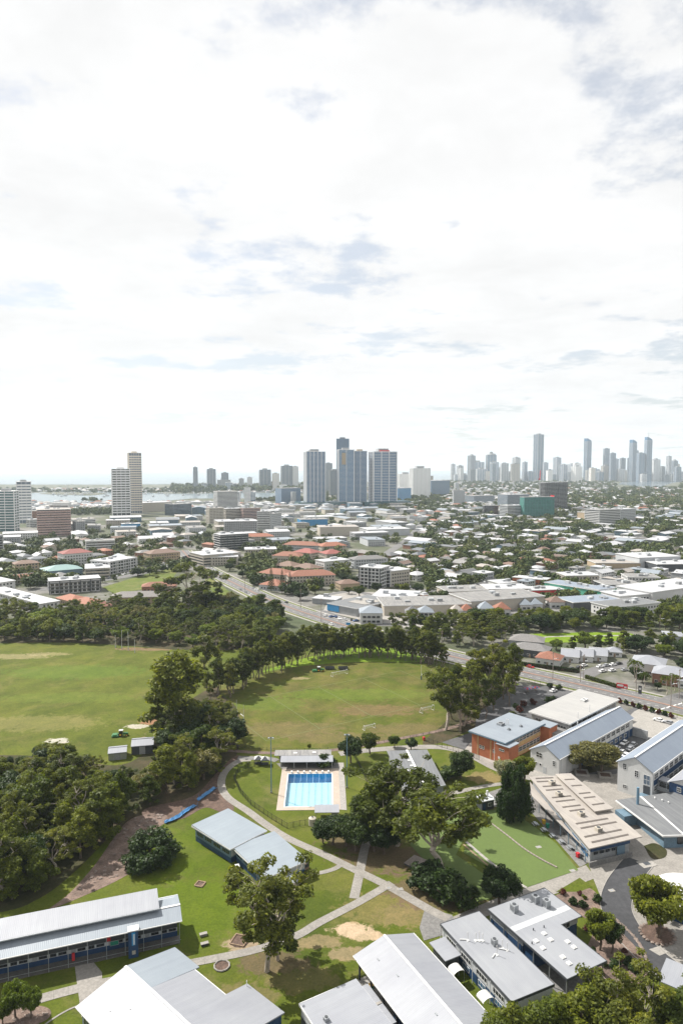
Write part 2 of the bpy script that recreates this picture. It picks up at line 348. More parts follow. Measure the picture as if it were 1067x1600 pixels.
def limb(mb, p0, p1, r0, r1, rng, seg=4, sag=.3, k=6):
    p0 = np.array(p0, float); p1 = np.array(p1, float); prev = p0; L_ = np.linalg.norm(p1 - p0)
    for i in range(1, seg + 1):
        t = i / seg; q = p0 + (p1 - p0) * t + (rng.normal(size=3) * L_ * .035 if i < seg else 0); q[2] += math.sin(t * math.pi) * sag
        mb.tube(prev, q, r0 + (r1 - r0) * (t - 1 / seg), r0 + (r1 - r0) * t, k, cap=False); prev = q
PROTO = {}
def proto(kind, crown, trunk, h): PROTO.setdefault(kind, []).append((crown, trunk, h))
def build_protos():
    for i in range(4):       # spreading gum, open crown, pale limbs
        rng = np.random.default_rng(100 + i); H = 17; tb = MB(); cl = []
        lean = rng.normal(size=2) * .6; fork = np.array([lean[0], lean[1], 5.0])
        limb(tb, (0, 0, -.4), fork, .42, .30, rng, 4, 0, 8)
        nl = 7
        for j in range(nl):
            a = 2 * math.pi * j / nl + rng.uniform(-.35, .35); rad = rng.uniform(2.6, 5.6); hz = rng.uniform(9.0, 15.0) - rad * .25
            if j == 0: rad = .8; hz = 15.2
            e = np.array([math.cos(a) * rad, math.sin(a) * rad, hz]); limb(tb, fork - np.array([0, 0, rng.uniform(0, 1.2)]), e, .2, .06, rng, 5, .8)
            for q in range(7):
                o = rng.normal(size=3) * np.array([1.9, 1.9, 1.3]); r = rng.uniform(.65, 1.35)
                cl.append((e + o, (r * 1.15, r * 1.15, r * .75))); limb(tb, e * .8 + fork * .2, e + o, .06, .025, rng, 2, .2, 4)
        for q in range(7):
            a = rng.uniform(0, 6.28); rad = rng.uniform(1.2, 4.4); cl.append((np.array([math.cos(a) * rad, math.sin(a) * rad, rng.uniform(7, 10)]), (1.0, 1.0, .75)))
        P, Nn = clump_cards(rng, cl, 120, .55, .1)
        proto('gum', cards_mesh('crown', P, Nn, .36, 'leaf_gum', rng), tb.mesh('trunk', 'bark_pale', True), H)
    for i in range(3):       # slender tall gum of the field edge
        rng = np.random.default_rng(200 + i); H = 17; tb = MB(); cl = []
        limb(tb, (0, 0, -.4), (rng.normal() * .5, rng.normal() * .5, 12), .26, .1, rng, 5, 0)
        for j in range(30):
            z = rng.uniform(6.0, 16); w = 3.1 * math.sin(max(.12, min(1, (17.2 - z) / 9)) * 1.57) + .3; a = rng.uniform(0, 6.28); rad = w * rng.uniform(.15, .95)
            c = np.array([math.cos(a) * rad, math.sin(a) * rad, z]); r = rng.uniform(.6, 1.25); cl.append((c, (r, r, r * .85)))
            if j % 2 == 0: limb(tb, (0, 0, z - 2.2), c, .09, .03, rng, 3, .2, 5)
        P, Nn = clump_cards(rng, cl, 120, .5, .1)
        proto('slim', cards_mesh('crown', P, Nn, .36, 'leaf_gum', rng), tb.mesh('trunk', 'bark_mid', True), H)
    for i in range(4):       # bushland tree, fuller and taller than wide
        rng = np.random.default_rng(300 + i); H = 15; tb = MB(); cl = []
        limb(tb, (0, 0, -.4), (0, 0, 9), .3, .12, rng, 4, 0)
        for j in range(46):
            z = rng.uniform(2.6, 14.2); w = 4.6 * math.sin(max(.12, min(1, (15.4 - z) / 9)) * 1.57); a = rng.uniform(0, 6.28); rad = w * rng.uniform(.2, .95)
            c = np.array([math.cos(a) * rad, math.sin(a) * rad, z]); r = rng.uniform(.75, 1.65); cl.append((c, (r * 1.1, r * 1.1, r * .75)))
            if j % 3 == 0: limb(tb, (0, 0, max(2, z - 3)), c, .1, .03, rng, 3, .2, 5)
        P, Nn = clump_cards(rng, cl, 100, .55, .2)
        proto('bush_tree', cards_mesh('crown', P, Nn, .40, 'leaf_belt', rng), tb.mesh('trunk', 'bark', True), H)
    for i in range(2):       # dense dark fig-like crown
        rng = np.random.default_rng(400 + i); H = 9; tb = MB(); cl = []
        limb(tb, (0, 0, -.3), (0, 0, 4.5), .34, .2, rng, 3, 0)
        for j in range(40):
            d = rng.normal(size=3); d /= np.linalg.norm(d); d[2] = d[2] * .8 + .1
            c = np.array([0, 0, 5.2]) + d * np.array([3.6, 3.6, 2.9]) * rng.uniform(.55, 1); r = rng.uniform(.9, 1.5); cl.append((c, (r, r, r * .8)))
            if j % 5 == 0: limb(tb, (0, 0, 3), c, .12, .04, rng, 3, .1, 5)
        P, Nn = clump_cards(rng, cl, 150, .5, .45)
        proto('dense', cards_mesh('crown', P, Nn, .31, 'leaf_dark', rng), tb.mesh('trunk', 'bark', True), H)
        rng2 = np.random.default_rng(450 + i)
        proto('shade', cards_mesh('crown', P, Nn, .33, 'leaf_belt', rng2), PROTO['dense'][-1][1], H)
        proto('olive', cards_mesh('crown', P, Nn, .33, 'leaf_olive', rng2), PROTO['dense'][-1][1], H)
        proto('bright', cards_mesh('crown', P, Nn, .33, 'leaf_bright', rng2), PROTO['dense'][-1][1], H)
        proto('silver', cards_mesh('crown', P, Nn, .33, 'leaf_silver', rng2), PROTO['dense'][-1][1], H)
    rng = np.random.default_rng(480); H = 8; tb = MB(); cl = []      # mound-shaped fig, leaf to the ground
    limb(tb, (0, 0, -.3), (0, 0, 4), .34, .2, rng, 3, 0)
    for j in range(70):
        d = rng.normal(size=3); d /= np.linalg.norm(d); d[2] = abs(d[2])
        cl.append((np.array([0, 0, .9]) + d * np.array([4.6, 4.6, 6.0]) * rng.uniform(.55, .95), (1.25, 1.25, 1.0)))
    P, Nn = clump_cards(rng, cl, 120, .5, .45); proto('mound', cards_mesh('crown', P, Nn, .33, 'leaf_dark', rng), tb.mesh('trunk', 'bark', True), H)
    for i in range(2):       # shrubs, leaf to the ground
        rng = np.random.default_rng(500 + i); H = 3; tb = MB(); cl = []
        for j in range(4): limb(tb, (0, 0, -.1), (rng.normal() * .6, rng.normal() * .6, 1.6), .06, .03, rng, 2, 0, 5)
        for j in range(22):
            d = rng.normal(size=3); d /= np.linalg.norm(d); d[2] = abs(d[2])
            c = np.array([0, 0, .7]) + d * np.array([1.2, 1.2, 1.7]) * rng.uniform(.4, .95); r = rng.uniform(.4, .65); cl.append((c, (r, r, r * .85)))
        P, Nn = clump_cards(rng, cl, 320, .4, .4)
        for k, mt in (('shrub', 'leaf_dark'), ('shrub_green', 'leaf_belt'), ('shrub_red', 'leaf_red'), ('shrub_bright', 'leaf_bright')):
            proto(k, cards_mesh('crown', P, Nn, .24, mt, rng), tb.mesh('trunk', 'bark', True), H)
    rng = np.random.default_rng(600); H = 22; tb = MB(); cl = []     # Norfolk pine: tiers of level branches
    limb(tb, (0, 0, -.3), (0, 0, 21.6), .34, .04, rng, 6, 0)
    for t in range(17):
        z = 2.6 + t * 1.12; w = 4.3 * (1 - t / 18.5) + .25
        for j in range(6):
            a = j * math.pi / 3 + t * .5; e = np.array([math.cos(a) * w, math.sin(a) * w, z + w * .06]); limb(tb, (0, 0, z), e, .06, .02, rng, 2, 0, 4)
            for q in range(3): cl.append((e * np.array([.35 + .3 * q, .35 + .3 * q, 1]), (.25 + .17 * w * .5, .25 + .17 * w * .5, .26)))
    P, Nn = clump_cards(rng, cl, 150, .7, .2)
    proto('pine', cards_mesh('crown', P, Nn, .30, 'leaf_dark', rng), tb.mesh('trunk', 'bark', True), H)
    rng = np.random.default_rng(610); H = 11; tb = MB(); limb(tb, (0, 0, -.3), (.3, .2, 8.6), .2, .13, rng, 5, 0)   # palm
    P = []; Nn = []
    for j in range(16):
        a = 2 * math.pi * j / 16 + rng.uniform(-.15, .15); lift = rng.uniform(-.2, 1.0)
        for q in range(26):
            t = q / 25; r = 3.1 * t; z = 8.7 + lift * 2.2 * t - (1.9 + .7 * rng.uniform()) * t * t * (1.4 - .3 * lift)
            base = np.array([.3 + math.cos(a) * r, .2 + math.sin(a) * r, z]); side = np.array([-math.sin(a), math.cos(a), 0])
            for s in (-1, 1): P.append(base + side * s * .22 * (1 - .5 * t) + np.array([0, 0, -.1])); Nn.append(np.array([0, 0, 1.0]) + side * s * .8 + rng.normal(size=3) * .3)
    proto('palm', cards_mesh('crown', np.array(P), np.array(Nn), .36, 'leaf_belt', rng, 2.0), tb.mesh('trunk', 'bark_pale', True), H)
build_protos()
TREES = []      # (x, y, height) of every tree built, for spacing
TREE_N = [0]
WORD = {'mound': 'dark mound shaped tree', 'gum': 'gum tree', 'slim': 'slender gum tree', 'bush_tree': 'bushy tree', 'dense': 'dark dense tree', 'shade': 'round shade tree', 'olive': 'olive leaved tree', 'bright': 'bright green tree',
        'silver': 'silvery tree', 'shrub': 'dark shrub', 'shrub_green': 'green shrub', 'shrub_red': 'red leaved shrub', 'shrub_bright': 'bright shrub', 'pine': 'tall pine', 'palm': 'palm tree'}
NAME = {'mound': 'shade_tree', 'gum': 'gum_tree', 'slim': 'gum_tree', 'bush_tree': 'bush_tree', 'dense': 'shade_tree', 'shade': 'shade_tree', 'olive': 'shade_tree', 'bright': 'shade_tree', 'silver': 'shade_tree',
        'shrub': 'shrub', 'shrub_green': 'shrub', 'shrub_red': 'shrub', 'shrub_bright': 'shrub', 'pine': 'pine_tree', 'palm': 'palm_tree'}
POOL = []      # woodland trees: the largest in view become single trees, the rest one mass
def plant(kind, x, y, h, label, group=None, wide=1.0, var=None, z=0.0, rz=None):
    ps = PROTO[kind]; i = R.randrange(len(ps)) if var is None else var % len(ps); c, t, H = ps[i]; s = h / H
    rz = R.uniform(0, 6.28) if rz is None else rz
    e = link(NAME[kind], None, None, (x, y, z), rz); e.scale = (s * wide, s * wide, s)
    tag(e, label, 'shrub' if 'shrub' in kind else 'tree', group)
    link('trunk', t, e); link('crown', c, e); TREES.append((x, y, h)); TREE_N[0] += 1
    return e
def tree_px(kind, bx, by, ty, label, group=None, wide=1.0, var=None, rz=None):
    g = G(bx, by); h = ZAT(ty, g.y); return plant(kind, g.x, g.y, h, label, group, wide, var, 0, rz)
def inside(p, poly):
    x, y = p; c = False; n = len(poly)
    for i in range(n):
        x0, y0 = poly[i]; x1, y1 = poly[i - 1]
        if (y0 > y) != (y1 > y) and x < (x1 - x0) * (y - y0) / (y1 - y0) + x0: c = not c
    return c
def fill_trees(pix, spacing, kinds, hr, phrase, group, wide=(.9, 1.25), n_max=999, avoid=None, cap=()):
    """scatter single trees through a surveyed outline, labelled by their order from the left"""
    poly = [tuple(G(*p)) for p in pix]; xs = [p[0] for p in poly]; ys = [p[1] for p in poly]; pts = []
    area = (max(xs) - min(xs)) * (max(ys) - min(ys)); tries = int(area / spacing ** 2 * 14)
    for _ in range(tries):
        x = R.uniform(min(xs), max(xs)); y = R.uniform(min(ys), max(ys))
        if not inside((x, y), poly): continue
        if any((x - a) ** 2 + (y - b) ** 2 < spacing ** 2 for a, b in pts): continue
        u, v = PIX(x, y)
        if not (-45 < u < 1112): continue
        if avoid and avoid(x, y): continue
        pts.append((x, y))
        if len(pts) >= n_max: break
    pts.sort(key=lambda p: PIX(p[0], p[1], 6)[0])
    for i, (x, y) in enumerate(pts):
        k = R.choices([q[0] for q in kinds], [q[1] for q in kinds])[0]
        h = R.uniform(*hr); u = PIX(x, y)[0]
        for (u0, u1, vm) in cap:      # keep sight lines open over sheds and fields
            if u0 <= u <= u1: h = min(h, ZAT(vm, y, u) * R.uniform(.86, 1.0))
        if h < 3.5: continue
        POOL.append((k, x, y, h, R.uniform(*wide), R.randrange(len(PROTO[k])), R.uniform(0, 6.28), phrase, group)); TREES.append((x, y, h))
    return pts

def settle_pool(limit):
    own = sum(1 for o in COL.objects if o.parent is None and o.get('category') == 'tree')
    keep = sorted(range(len(POOL)), key=lambda i: -POOL[i][3] * POOL[i][4] / POOL[i][2])[:max(0, limit - own)]; ks = set(keep)
    for ph in dict.fromkeys(p[7] for p in POOL):
        grp = sorted((POOL[i] for i in keep if POOL[i][7] == ph), key=lambda p: PIX(p[1], p[2], 6)[0])
        for n, (k, x, y, h, w, vr, rz, _, g) in enumerate(grp): plant(k, x, y, h, f"{WORD[k]} {ph}, {ordn(n + 1)} from the left", g, w, vr, 0, rz)
    rest = [POOL[i] for i in range(len(POOL)) if i not in ks]
    if not rest: return
    keys = sorted({(p[0], p[5]) for p in rest}); me = bpy.data.meshes.new('woodland'); me.from_pydata([(p[1], p[2], 0) for p in rest], [], [])
    a = me.attributes.new('kind_id', 'INT', 'POINT'); a.data.foreach_set('value', [keys.index((p[0], p[5])) for p in rest])
    a = me.attributes.new('turn', 'FLOAT_VECTOR', 'POINT'); a.data.foreach_set('vector', [c for p in rest for c in (0, 0, p[6])])
    a = me.attributes.new('size', 'FLOAT_VECTOR', 'POINT'); a.data.foreach_set('vector', [c for p in rest for c in (lambda s: (s * p[4], s * p[4], s))(p[3] / PROTO[p[0]][p[5]][2])])
    ng = bpy.data.node_groups.new('woodland', 'GeometryNodeTree'); ng.interface.new_socket('Geometry', in_out='INPUT', socket_type='NodeSocketGeometry'); ng.interface.new_socket('Geometry', in_out='OUTPUT', socket_type='NodeSocketGeometry')
    N = ng.nodes; L = ng.links; gi = N.new('NodeGroupInput'); go = N.new('NodeGroupOutput'); jn = N.new('GeometryNodeJoinGeometry')
    def attr(nm, ty): n = N.new('GeometryNodeInputNamedAttribute'); n.data_type = ty; n.inputs['Name'].default_value = nm; return n.outputs['Attribute']
    kid = attr('kind_id', 'INT'); tu = N.new('FunctionNodeEulerToRotation'); L.new(attr('turn', 'FLOAT_VECTOR'), tu.inputs[0]); sz = attr('size', 'FLOAT_VECTOR')
    for i, (k, vr) in enumerate(keys):
        cmp = N.new('FunctionNodeCompare'); cmp.data_type = 'INT'; cmp.operation = 'EQUAL'; L.new(kid, cmp.inputs[2]); cmp.inputs[3].default_value = i
        for me_ in PROTO[k][vr][:2]:
            src = bpy.data.objects.new('woodland_source', me_); oi = N.new('GeometryNodeObjectInfo'); oi.inputs['Object'].default_value = src; oi.inputs['As Instance'].default_value = True
            ip = N.new('GeometryNodeInstanceOnPoints'); L.new(gi.outputs[0], ip.inputs['Points']); L.new(cmp.outputs[0], ip.inputs['Selection']); L.new(oi.outputs['Geometry'], ip.inputs['Instance']); L.new(tu.outputs[0], ip.inputs['Rotation']); L.new(sz, ip.inputs['Scale']); L.new(ip.outputs[0], jn.inputs[0])
    L.new(jn.outputs[0], go.inputs[0]); o = link('woodland', me); md = o.modifiers.new('woodland', 'NODES'); md.node_group = ng
    tag(o, 'smaller trees filling the belts, creek and streets behind the fields', 'trees', None, 'stuff'); print('single trees', limit, 'massed', len(rest))
# ------------------------------------------------------------------ the setting: ground, water, fields, paths, roads
def ground_mat():
    m, nt, N, L, b = nodes_of('suburb_ground')
    v = coord(N, L, world=True)
    a = ramp(N, L, tex(N, L, 'n', v, .012, 6, .7), [(.38, (.042, .058, .020)), (.5, (.075, .08, .045)), (.58, (.145, .14, .13)), (.72, (.19, .185, .18))])
    c = ramp(N, L, tex(N, L, 'n', v, .16, 5, .7), [(.3, (.65, .66, .65)), (.7, (1.2, 1.18, 1.15))])
    L.new(mixc(N, L, 1, a, c, 'MULTIPLY'), b.inputs['Base Color']); b.inputs['Roughness'].default_value = .95
def water_mat(name, col, rough, bs, scale):
    m, nt, N, L, b = nodes_of(name)
    b.inputs['Base Color'].default_value = (*col, 1); b.inputs['Roughness'].default_value = rough; b.inputs['Specular IOR Level'].default_value = .5; b.inputs['IOR'].default_value = 1.33
    v = coord(N, L, world=True); bp = N.new('ShaderNodeBump'); bp.inputs['Strength'].default_value = bs; bp.inputs['Distance'].default_value = .4
    L.new(tex(N, L, 'n', v, scale, 5, .6), bp.inputs['Height']); L.new(bp.outputs[0], b.inputs['Normal'])
ground_mat(); water_mat('sea_water', (.12, .16, .18), .22, .12, .05); water_mat('river_water', (.10, .13, .15), .15, .08, .1)
from mathutils.geometry import tessellate_polygon
PLW, PLL = 15.4, 23.7; PO = G(445, 1261); PA = math.radians(1.4)
def pool_pt(u, v): return Vector((PO.x + u * math.cos(PA) - v * math.sin(PA), PO.y + u * math.sin(PA) + v * math.cos(PA)))
HOLE = [pool_pt(0, 0), pool_pt(PLW, 0), pool_pt(PLW, PLL), pool_pt(0, PLL)]
def holed(name, pts, z, mat):
    a = [Vector((p[0], p[1], 0)) for p in pts]; h = [Vector((p.x, p.y, 0)) for p in HOLE]; al = a + h; mb = MB(); mb.v = [(p.x, p.y, z) for p in al]
    for t in tessellate_polygon([a, h]): mb.f.append(tuple(t)); mb.m.append(0)
    return mb.obj(name, mat)
struct(holed('ground', [(-16000, -60), (16000, -60), (16000, 9000), (-16000, 9000)], 0, 'suburb_ground'))
# the ocean beyond the beach strip, the broadwater on the left, the river before the skyline
struct(sheet('ocean', [(-15500, 5200), (-1500, 4300), (-300, 4550), (700, 5600), (2500, 7400), (15500, 8600), (15500, 23600), (-15500, 23600)], .5, 'sea_water', True))
struct(sheet('broadwater', [G(-500, 795), G(60, 797), G(110, 797), G(175, 792), G(225, 786), G(300, 779), G(360, 779), G(440, 778), G(445, 771), G(400, 769.5), G(330, 771), G(250, 771.5), G(180, 765), G(60, 770), G(-500, 768)], .3, 'sea_water', True))
struct(sheet('river', [G(965, 757), G(1000, 760), G(1030, 762), G(1042, 757), G(1060, 752.5), G(1000, 751.5), G(970, 753)], .3, 'river_water', True))
sand = struct(sheet('sandbank', [G(60, 772), G(140, 774.5), G(168, 772), G(150, 769.5), G(80, 769)], .8, 'suburb_ground', True))
struct(sheet('island', [G(128, 782), G(150, 783.5), G(160, 782), G(150, 780.5)], .8, 'suburb_ground', True))

pt = lambda x, y: tuple(G(x, y))
P_SAND = (0.4000, 0.3000, 0.2040); P_DRY = (0.2080, 0.1600, 0.0760); P_SOIL = (0.1200, 0.0800, 0.0560); P_LUSH = (0.0704, 0.1056, 0.0032)
def pp(px, py, rx, ry, col, amt): g = G(px, py); return (g.x, g.y, rx, ry, col, amt)
grass_mat('lawn', [(0.0480, 0.0672, 0.0064), (0.0704, 0.0912, 0.0080), (0.0896, 0.1024, 0.0128)], (0.1480, 0.1240, 0.0520), .42,
          [pp(548, 1452, 5.2, 2.8, P_SAND, .95), pp(500, 1472, 6, 2.5, (0.2240, 0.1680, 0.0960), .7), pp(575, 1462, 5, 2.0, P_SAND, .8), pp(430, 1505, 9, 4, P_SOIL, .7), pp(545, 1490, 5, 2.5, (0.2400, 0.1800, 0.1120), .7),
           pp(600, 1420, 12, 7, (0.1600, 0.1320, 0.0480), .7), pp(640, 1430, 9, 5, (0.1760, 0.1360, 0.0640), .6), pp(600, 1340, 14, 8, P_SOIL, .75), pp(690, 1390, 16, 10, P_SOIL, .7), pp(380, 1560, 8, 5, (0.1520, 0.1200, 0.0560), .6),
           pp(560, 1310, 12, 7, P_SOIL, .7), pp(380, 1475, 5, 2.4, (0.2880, 0.2160, 0.1520), .9), pp(470, 1530, 9, 4, (0.1360, 0.1120, 0.0480), .6), pp(270, 1330, 22, 14, P_LUSH, .65), pp(300, 1420, 18, 14, P_LUSH, .75),
           pp(760, 1215, 8, 5, (0.2080, 0.1520, 0.0720), .7), pp(390, 1165, 10, 3, (0.2400, 0.1840, 0.1120), .8), pp(520, 1376, 10, 5, (0.1120, 0.1120, 0.0240), .5)])
grass_mat('field_grass', [(0.0577, 0.0732, 0.0070), (0.0760, 0.0929, 0.0092), (0.0986, 0.1056, 0.0141)], (0.1480, 0.1280, 0.0400), .42,
          [pp(20, 1026, 24, 6, (0.3360, 0.2720, 0.1600), .4), pp(75, 1022, 14, 4, (0.3360, 0.2720, 0.1600), .35), pp(230, 1014, 20, 5, (0.1760, 0.1120, 0.0720), .75), pp(60, 1130, 30, 10, (0.1760, 0.1600, 0.0560), .5), pp(110, 1090, 34, 8, (0.0960, 0.1280, 0.0160), .5),
           pp(235, 1128, 5, 4, (0.2400, 0.1200, 0.0720), .85), pp(215, 1135, 6, 2.5, (0.4160, 0.3760, 0.3200), .8), pp(250, 1150, 7, 6, (0.1760, 0.1360, 0.0800), .7), pp(120, 1050, 40, 14, (0.0800, 0.1320, 0.0144), .5), pp(90, 1158, 5, 3, (0.4400, 0.4160, 0.3760), .7)], (.6, 19.0), .8)
grass_mat('pitch_grass', [(0.0493, 0.0662, 0.0070), (0.0690, 0.0859, 0.0092), (0.0929, 0.1000, 0.0141)], (0.1280, 0.1024, 0.0360), .50,
          [pp(590, 1110, 22, 8, (0.1360, 0.0960, 0.0440), .75), pp(450, 1140, 26, 9, (0.1400, 0.1080, 0.0480), .6), pp(640, 1140, 20, 8, (0.1360, 0.1040, 0.0480), .6), pp(420, 1100, 18, 10, (0.0880, 0.1240, 0.0160), .6), pp(560, 1085, 40, 9, (0.0960, 0.1360, 0.0160), .55),
           pp(530, 1153, 26, 6, (0.1280, 0.1000, 0.0440), .6), pp(470, 1060, 6, 2.5, (0.2640, 0.2160, 0.1200), .6)], (.2, 15.0), .8)
grass_mat('verge_grass', [(0.0680, 0.0960, 0.0144), (0.0920, 0.1200, 0.0208), (0.1160, 0.1320, 0.0280)], (0.1760, 0.1520, 0.0640), .45)
grass_mat('bright_verge', [(0.1040, 0.1760, 0.0096), (0.1280, 0.2000, 0.0128), (0.1520, 0.2160, 0.0160)], (0.1280, 0.1600, 0.0240), .2)
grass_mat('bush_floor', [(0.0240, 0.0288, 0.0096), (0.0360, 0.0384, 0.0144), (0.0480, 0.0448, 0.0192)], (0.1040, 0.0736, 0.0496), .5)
struct(holed('school_lawn', [G(*p) for p in [(-420, 1010), (330, 985), (560, 1002), (700, 1030), (820, 1072), (1130, 1150), (1500, 1700), (-900, 1700)]], .02, 'lawn'))
def sm(pix, n=6):
    P = [Vector(p) for p in pix]; return [tuple(p) for p in smoothline(P + [P[0]], n)[:-1]]
struct(sheet('sports_field', sm([(-260, 1035), (-60, 1012), (60, 1007), (180, 1010), (300, 1019), (320, 1040), (300, 1075), (262, 1110), (235, 1140), (210, 1180), (160, 1215), (60, 1190), (-60, 1180), (-300, 1190)]), .04, 'field_grass'))
struct(sheet('rugby_field', sm([(345, 1078), (400, 1058), (470, 1042), (560, 1036), (650, 1040), (705, 1062), (722, 1090), (700, 1130), (650, 1150), (560, 1163), (460, 1171), (385, 1172), (368, 1150), (372, 1110)]), .04, 'pitch_grass'))
struct(sheet('verge', sm([(400, 1052), (470, 1030), (560, 1012), (650, 1018), (660, 1034), (560, 1034), (470, 1041)]), .032, 'bright_verge'))
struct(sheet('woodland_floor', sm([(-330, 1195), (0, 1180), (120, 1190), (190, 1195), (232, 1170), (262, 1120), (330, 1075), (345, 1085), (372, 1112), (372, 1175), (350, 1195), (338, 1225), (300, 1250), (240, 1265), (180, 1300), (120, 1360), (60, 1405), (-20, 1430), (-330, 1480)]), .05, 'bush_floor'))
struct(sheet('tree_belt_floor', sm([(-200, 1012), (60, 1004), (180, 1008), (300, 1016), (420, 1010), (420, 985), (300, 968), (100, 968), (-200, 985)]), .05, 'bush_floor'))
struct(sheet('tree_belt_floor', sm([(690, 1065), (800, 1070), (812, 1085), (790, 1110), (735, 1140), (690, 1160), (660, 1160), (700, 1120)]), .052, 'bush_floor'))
struct(sheet('cleared_earth', sm([(70, 1425), (110, 1395), (150, 1350), (178, 1310), (205, 1280), (250, 1270), (262, 1282), (240, 1300), (222, 1330), (215, 1355), (180, 1378), (120, 1405)]), .06, 'gravel_pink'))
struct(sheet('cleared_earth', sm([(262, 1285), (225, 1276), (232, 1262), (300, 1245), (335, 1212), (362, 1185), (375, 1183), (350, 1215), (345, 1238), (366, 1262), (352, 1272), (322, 1262), (290, 1278)]), .058, 'mulch'))

ROADS = []
def path(name, pix, w, mat='concrete', z=.08, n=6, off=0.0):
    line = smoothline([G(*p) for p in pix], n) if len(pix) > 2 else [G(*p) for p in pix]
    if 'street' in name: ROADS.append((line, w / 2))
    if name == 'footpath' and w < 3.2:        # control joints across the slabs
        jm = MB(); acc = 0.0
        for i in range(len(line) - 1):
            a, b_ = line[i], line[i + 1]; acc += (b_ - a).length
            if acc > 2.6:
                acc = 0; d = (b_ - a).normalized(); n = Vector((-d.y, d.x)); q = [b_ - n * w / 2 - d * .05, b_ + n * w / 2 - d * .05, b_ + n * w / 2 + d * .05, b_ - n * w / 2 + d * .05]; jm.poly([(p.x, p.y, z + .003) for p in q])
        if jm.f: struct(jm.obj('path_joint', 'joint_dark'))
    return struct(ribbon(name, line, off - w / 2, off + w / 2, z, mat))
path('footpath', [(392, 1187), (372, 1190), (352, 1206), (346, 1226), (356, 1246), (388, 1268), (418, 1290), (452, 1311), (505, 1335), (560, 1362), (605, 1384), (642, 1405), (672, 1422), (700, 1436)], 2.7)
path('footpath', [(578, 1308), (570, 1325), (563, 1358), (553, 1404)], 2.5, z=.084)
path('footpath', [(612, 1380), (560, 1410), (500, 1441), (462, 1463), (400, 1484), (330, 1499), (270, 1510), (190, 1522)], 2.4, z=.088)
path('footpath', [(535, 1350), (522, 1358), (500, 1364), (484, 1364)], 1.6, z=.092)
path('footpath', [(-20, 1590), (60, 1562), (130, 1543), (190, 1530), (225, 1520)], 2.6, z=.092)
struct(sheet('footpath', [(117, 1508), (146, 1503), (160, 1520), (160, 1590), (128, 1590)], .096, 'concrete'))
path('garden_edging', [(60, 1610), (84, 1592), (108, 1578), (128, 1570)], .4, z=.1)
path('footpath', [(372, 1184), (420, 1186), (433, 1189)], 3.0, 'concrete_grey', z=.096)
path('field_track', [(330, 1170), (400, 1176), (470, 1176), (545, 1169), (620, 1155), (690, 1141), (740, 1126)], 2.4, 'gravel_pink', z=.066)
path('footpath', [(530, 1178), (580, 1172), (640, 1168), (690, 1168), (730, 1178), (780, 1203), (830, 1216)], 4.0, z=.086)
path('footpath', [(596, 1250), (680, 1245), (740, 1232), (775, 1226), (820, 1222)], 2.2, z=.094)
# yards and drive on the right-hand side
struct(sheet('school_forecourt', [(845, 1210), (905, 1196), (960, 1185), (1130, 1240), (1260, 1420), (1280, 1560), (1010, 1520), (935, 1395), (925, 1370), (915, 1335), (880, 1270)], .07, 'concrete'))
struct(sheet('school_forecourt', [(700, 1436), (765, 1408), (820, 1388), (915, 1352), (930, 1372), (870, 1396), (760, 1432), (706, 1452)], .074, 'concrete'))
struct(sheet('school_forecourt', [(664, 1418), (706, 1430), (716, 1450), (690, 1462), (662, 1470), (655, 1450)], .078, 'concrete_grey'))
struct(sheet('school_forecourt', [(755, 1263), (818, 1256), (905, 1355), (912, 1352), (930, 1340), (850, 1240), (800, 1226), (757, 1240)], .078, 'concrete_grey'))
struct(sheet('school_forecourt', [(735, 1160), (815, 1190), (870, 1215), (850, 1225), (770, 1196), (722, 1176)], .082, 'concrete_pale'))
struct(sheet('car_park', [(745, 1115), (810, 1070), (900, 1075), (890, 1092), (800, 1140), (740, 1148)], .07, 'asphalt'))
struct(sheet('car_park', [(690, 1160), (735, 1145), (790, 1150), (800, 1180), (760, 1184)], .076, 'asphalt'))
struct(sheet('car_park', [(880, 1175), (930, 1140), (990, 1105), (1130, 1135), (1090, 1170), (1000, 1195), (960, 1210), (905, 1210)], .082, 'asphalt'))
struct(sheet('school_forecourt', [(990, 1112), (1010, 1102), (1150, 1135), (1100, 1165), (1000, 1150), (960, 1140)], .088, 'concrete_pale'))
dl = smoothline([G(*p) for p in [(998, 1346), (985, 1362), (968, 1388), (962, 1418), (980, 1455), (1010, 1488), (1050, 1520), (1110, 1555), (1190, 1610)]], 8)
struct(ribbon('driveway', dl, -3.6, 3.6, .10, 'asphalt_new'))
struct(ribbon('kerb', dl, 3.6, 3.8, .06, 'concrete_pale', .13)); struct(ribbon('kerb', dl, -3.8, -3.6, .06, 'concrete_pale', .13))
struct(sheet('drive_threshold', [(1013, 1484), (1030, 1494), (1058, 1482), (1044, 1474)], .112, 'concrete_pale'))
struct(sheet('garden_bed', sm([(866, 1400), (905, 1385), (930, 1395), (938, 1420), (950, 1440), (975, 1462), (1000, 1490), (1012, 1520), (990, 1540), (930, 1530), (915, 1490), (925, 1450), (890, 1418)]), .105, 'gravel_pink'))
struct(sheet('lawn_patch', [(868, 1394), (905, 1372), (925, 1386), (905, 1394)], .107, 'lawn'))
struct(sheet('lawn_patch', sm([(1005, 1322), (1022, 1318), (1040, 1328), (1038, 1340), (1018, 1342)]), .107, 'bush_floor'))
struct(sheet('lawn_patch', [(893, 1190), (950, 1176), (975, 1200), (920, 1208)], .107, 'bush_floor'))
struct(sheet('rock_garden', sm([(-20, 1590), (20, 1578), (60, 1572), (80, 1580), (70, 1596), (20, 1610)]), .105, 'gravel_pink'))
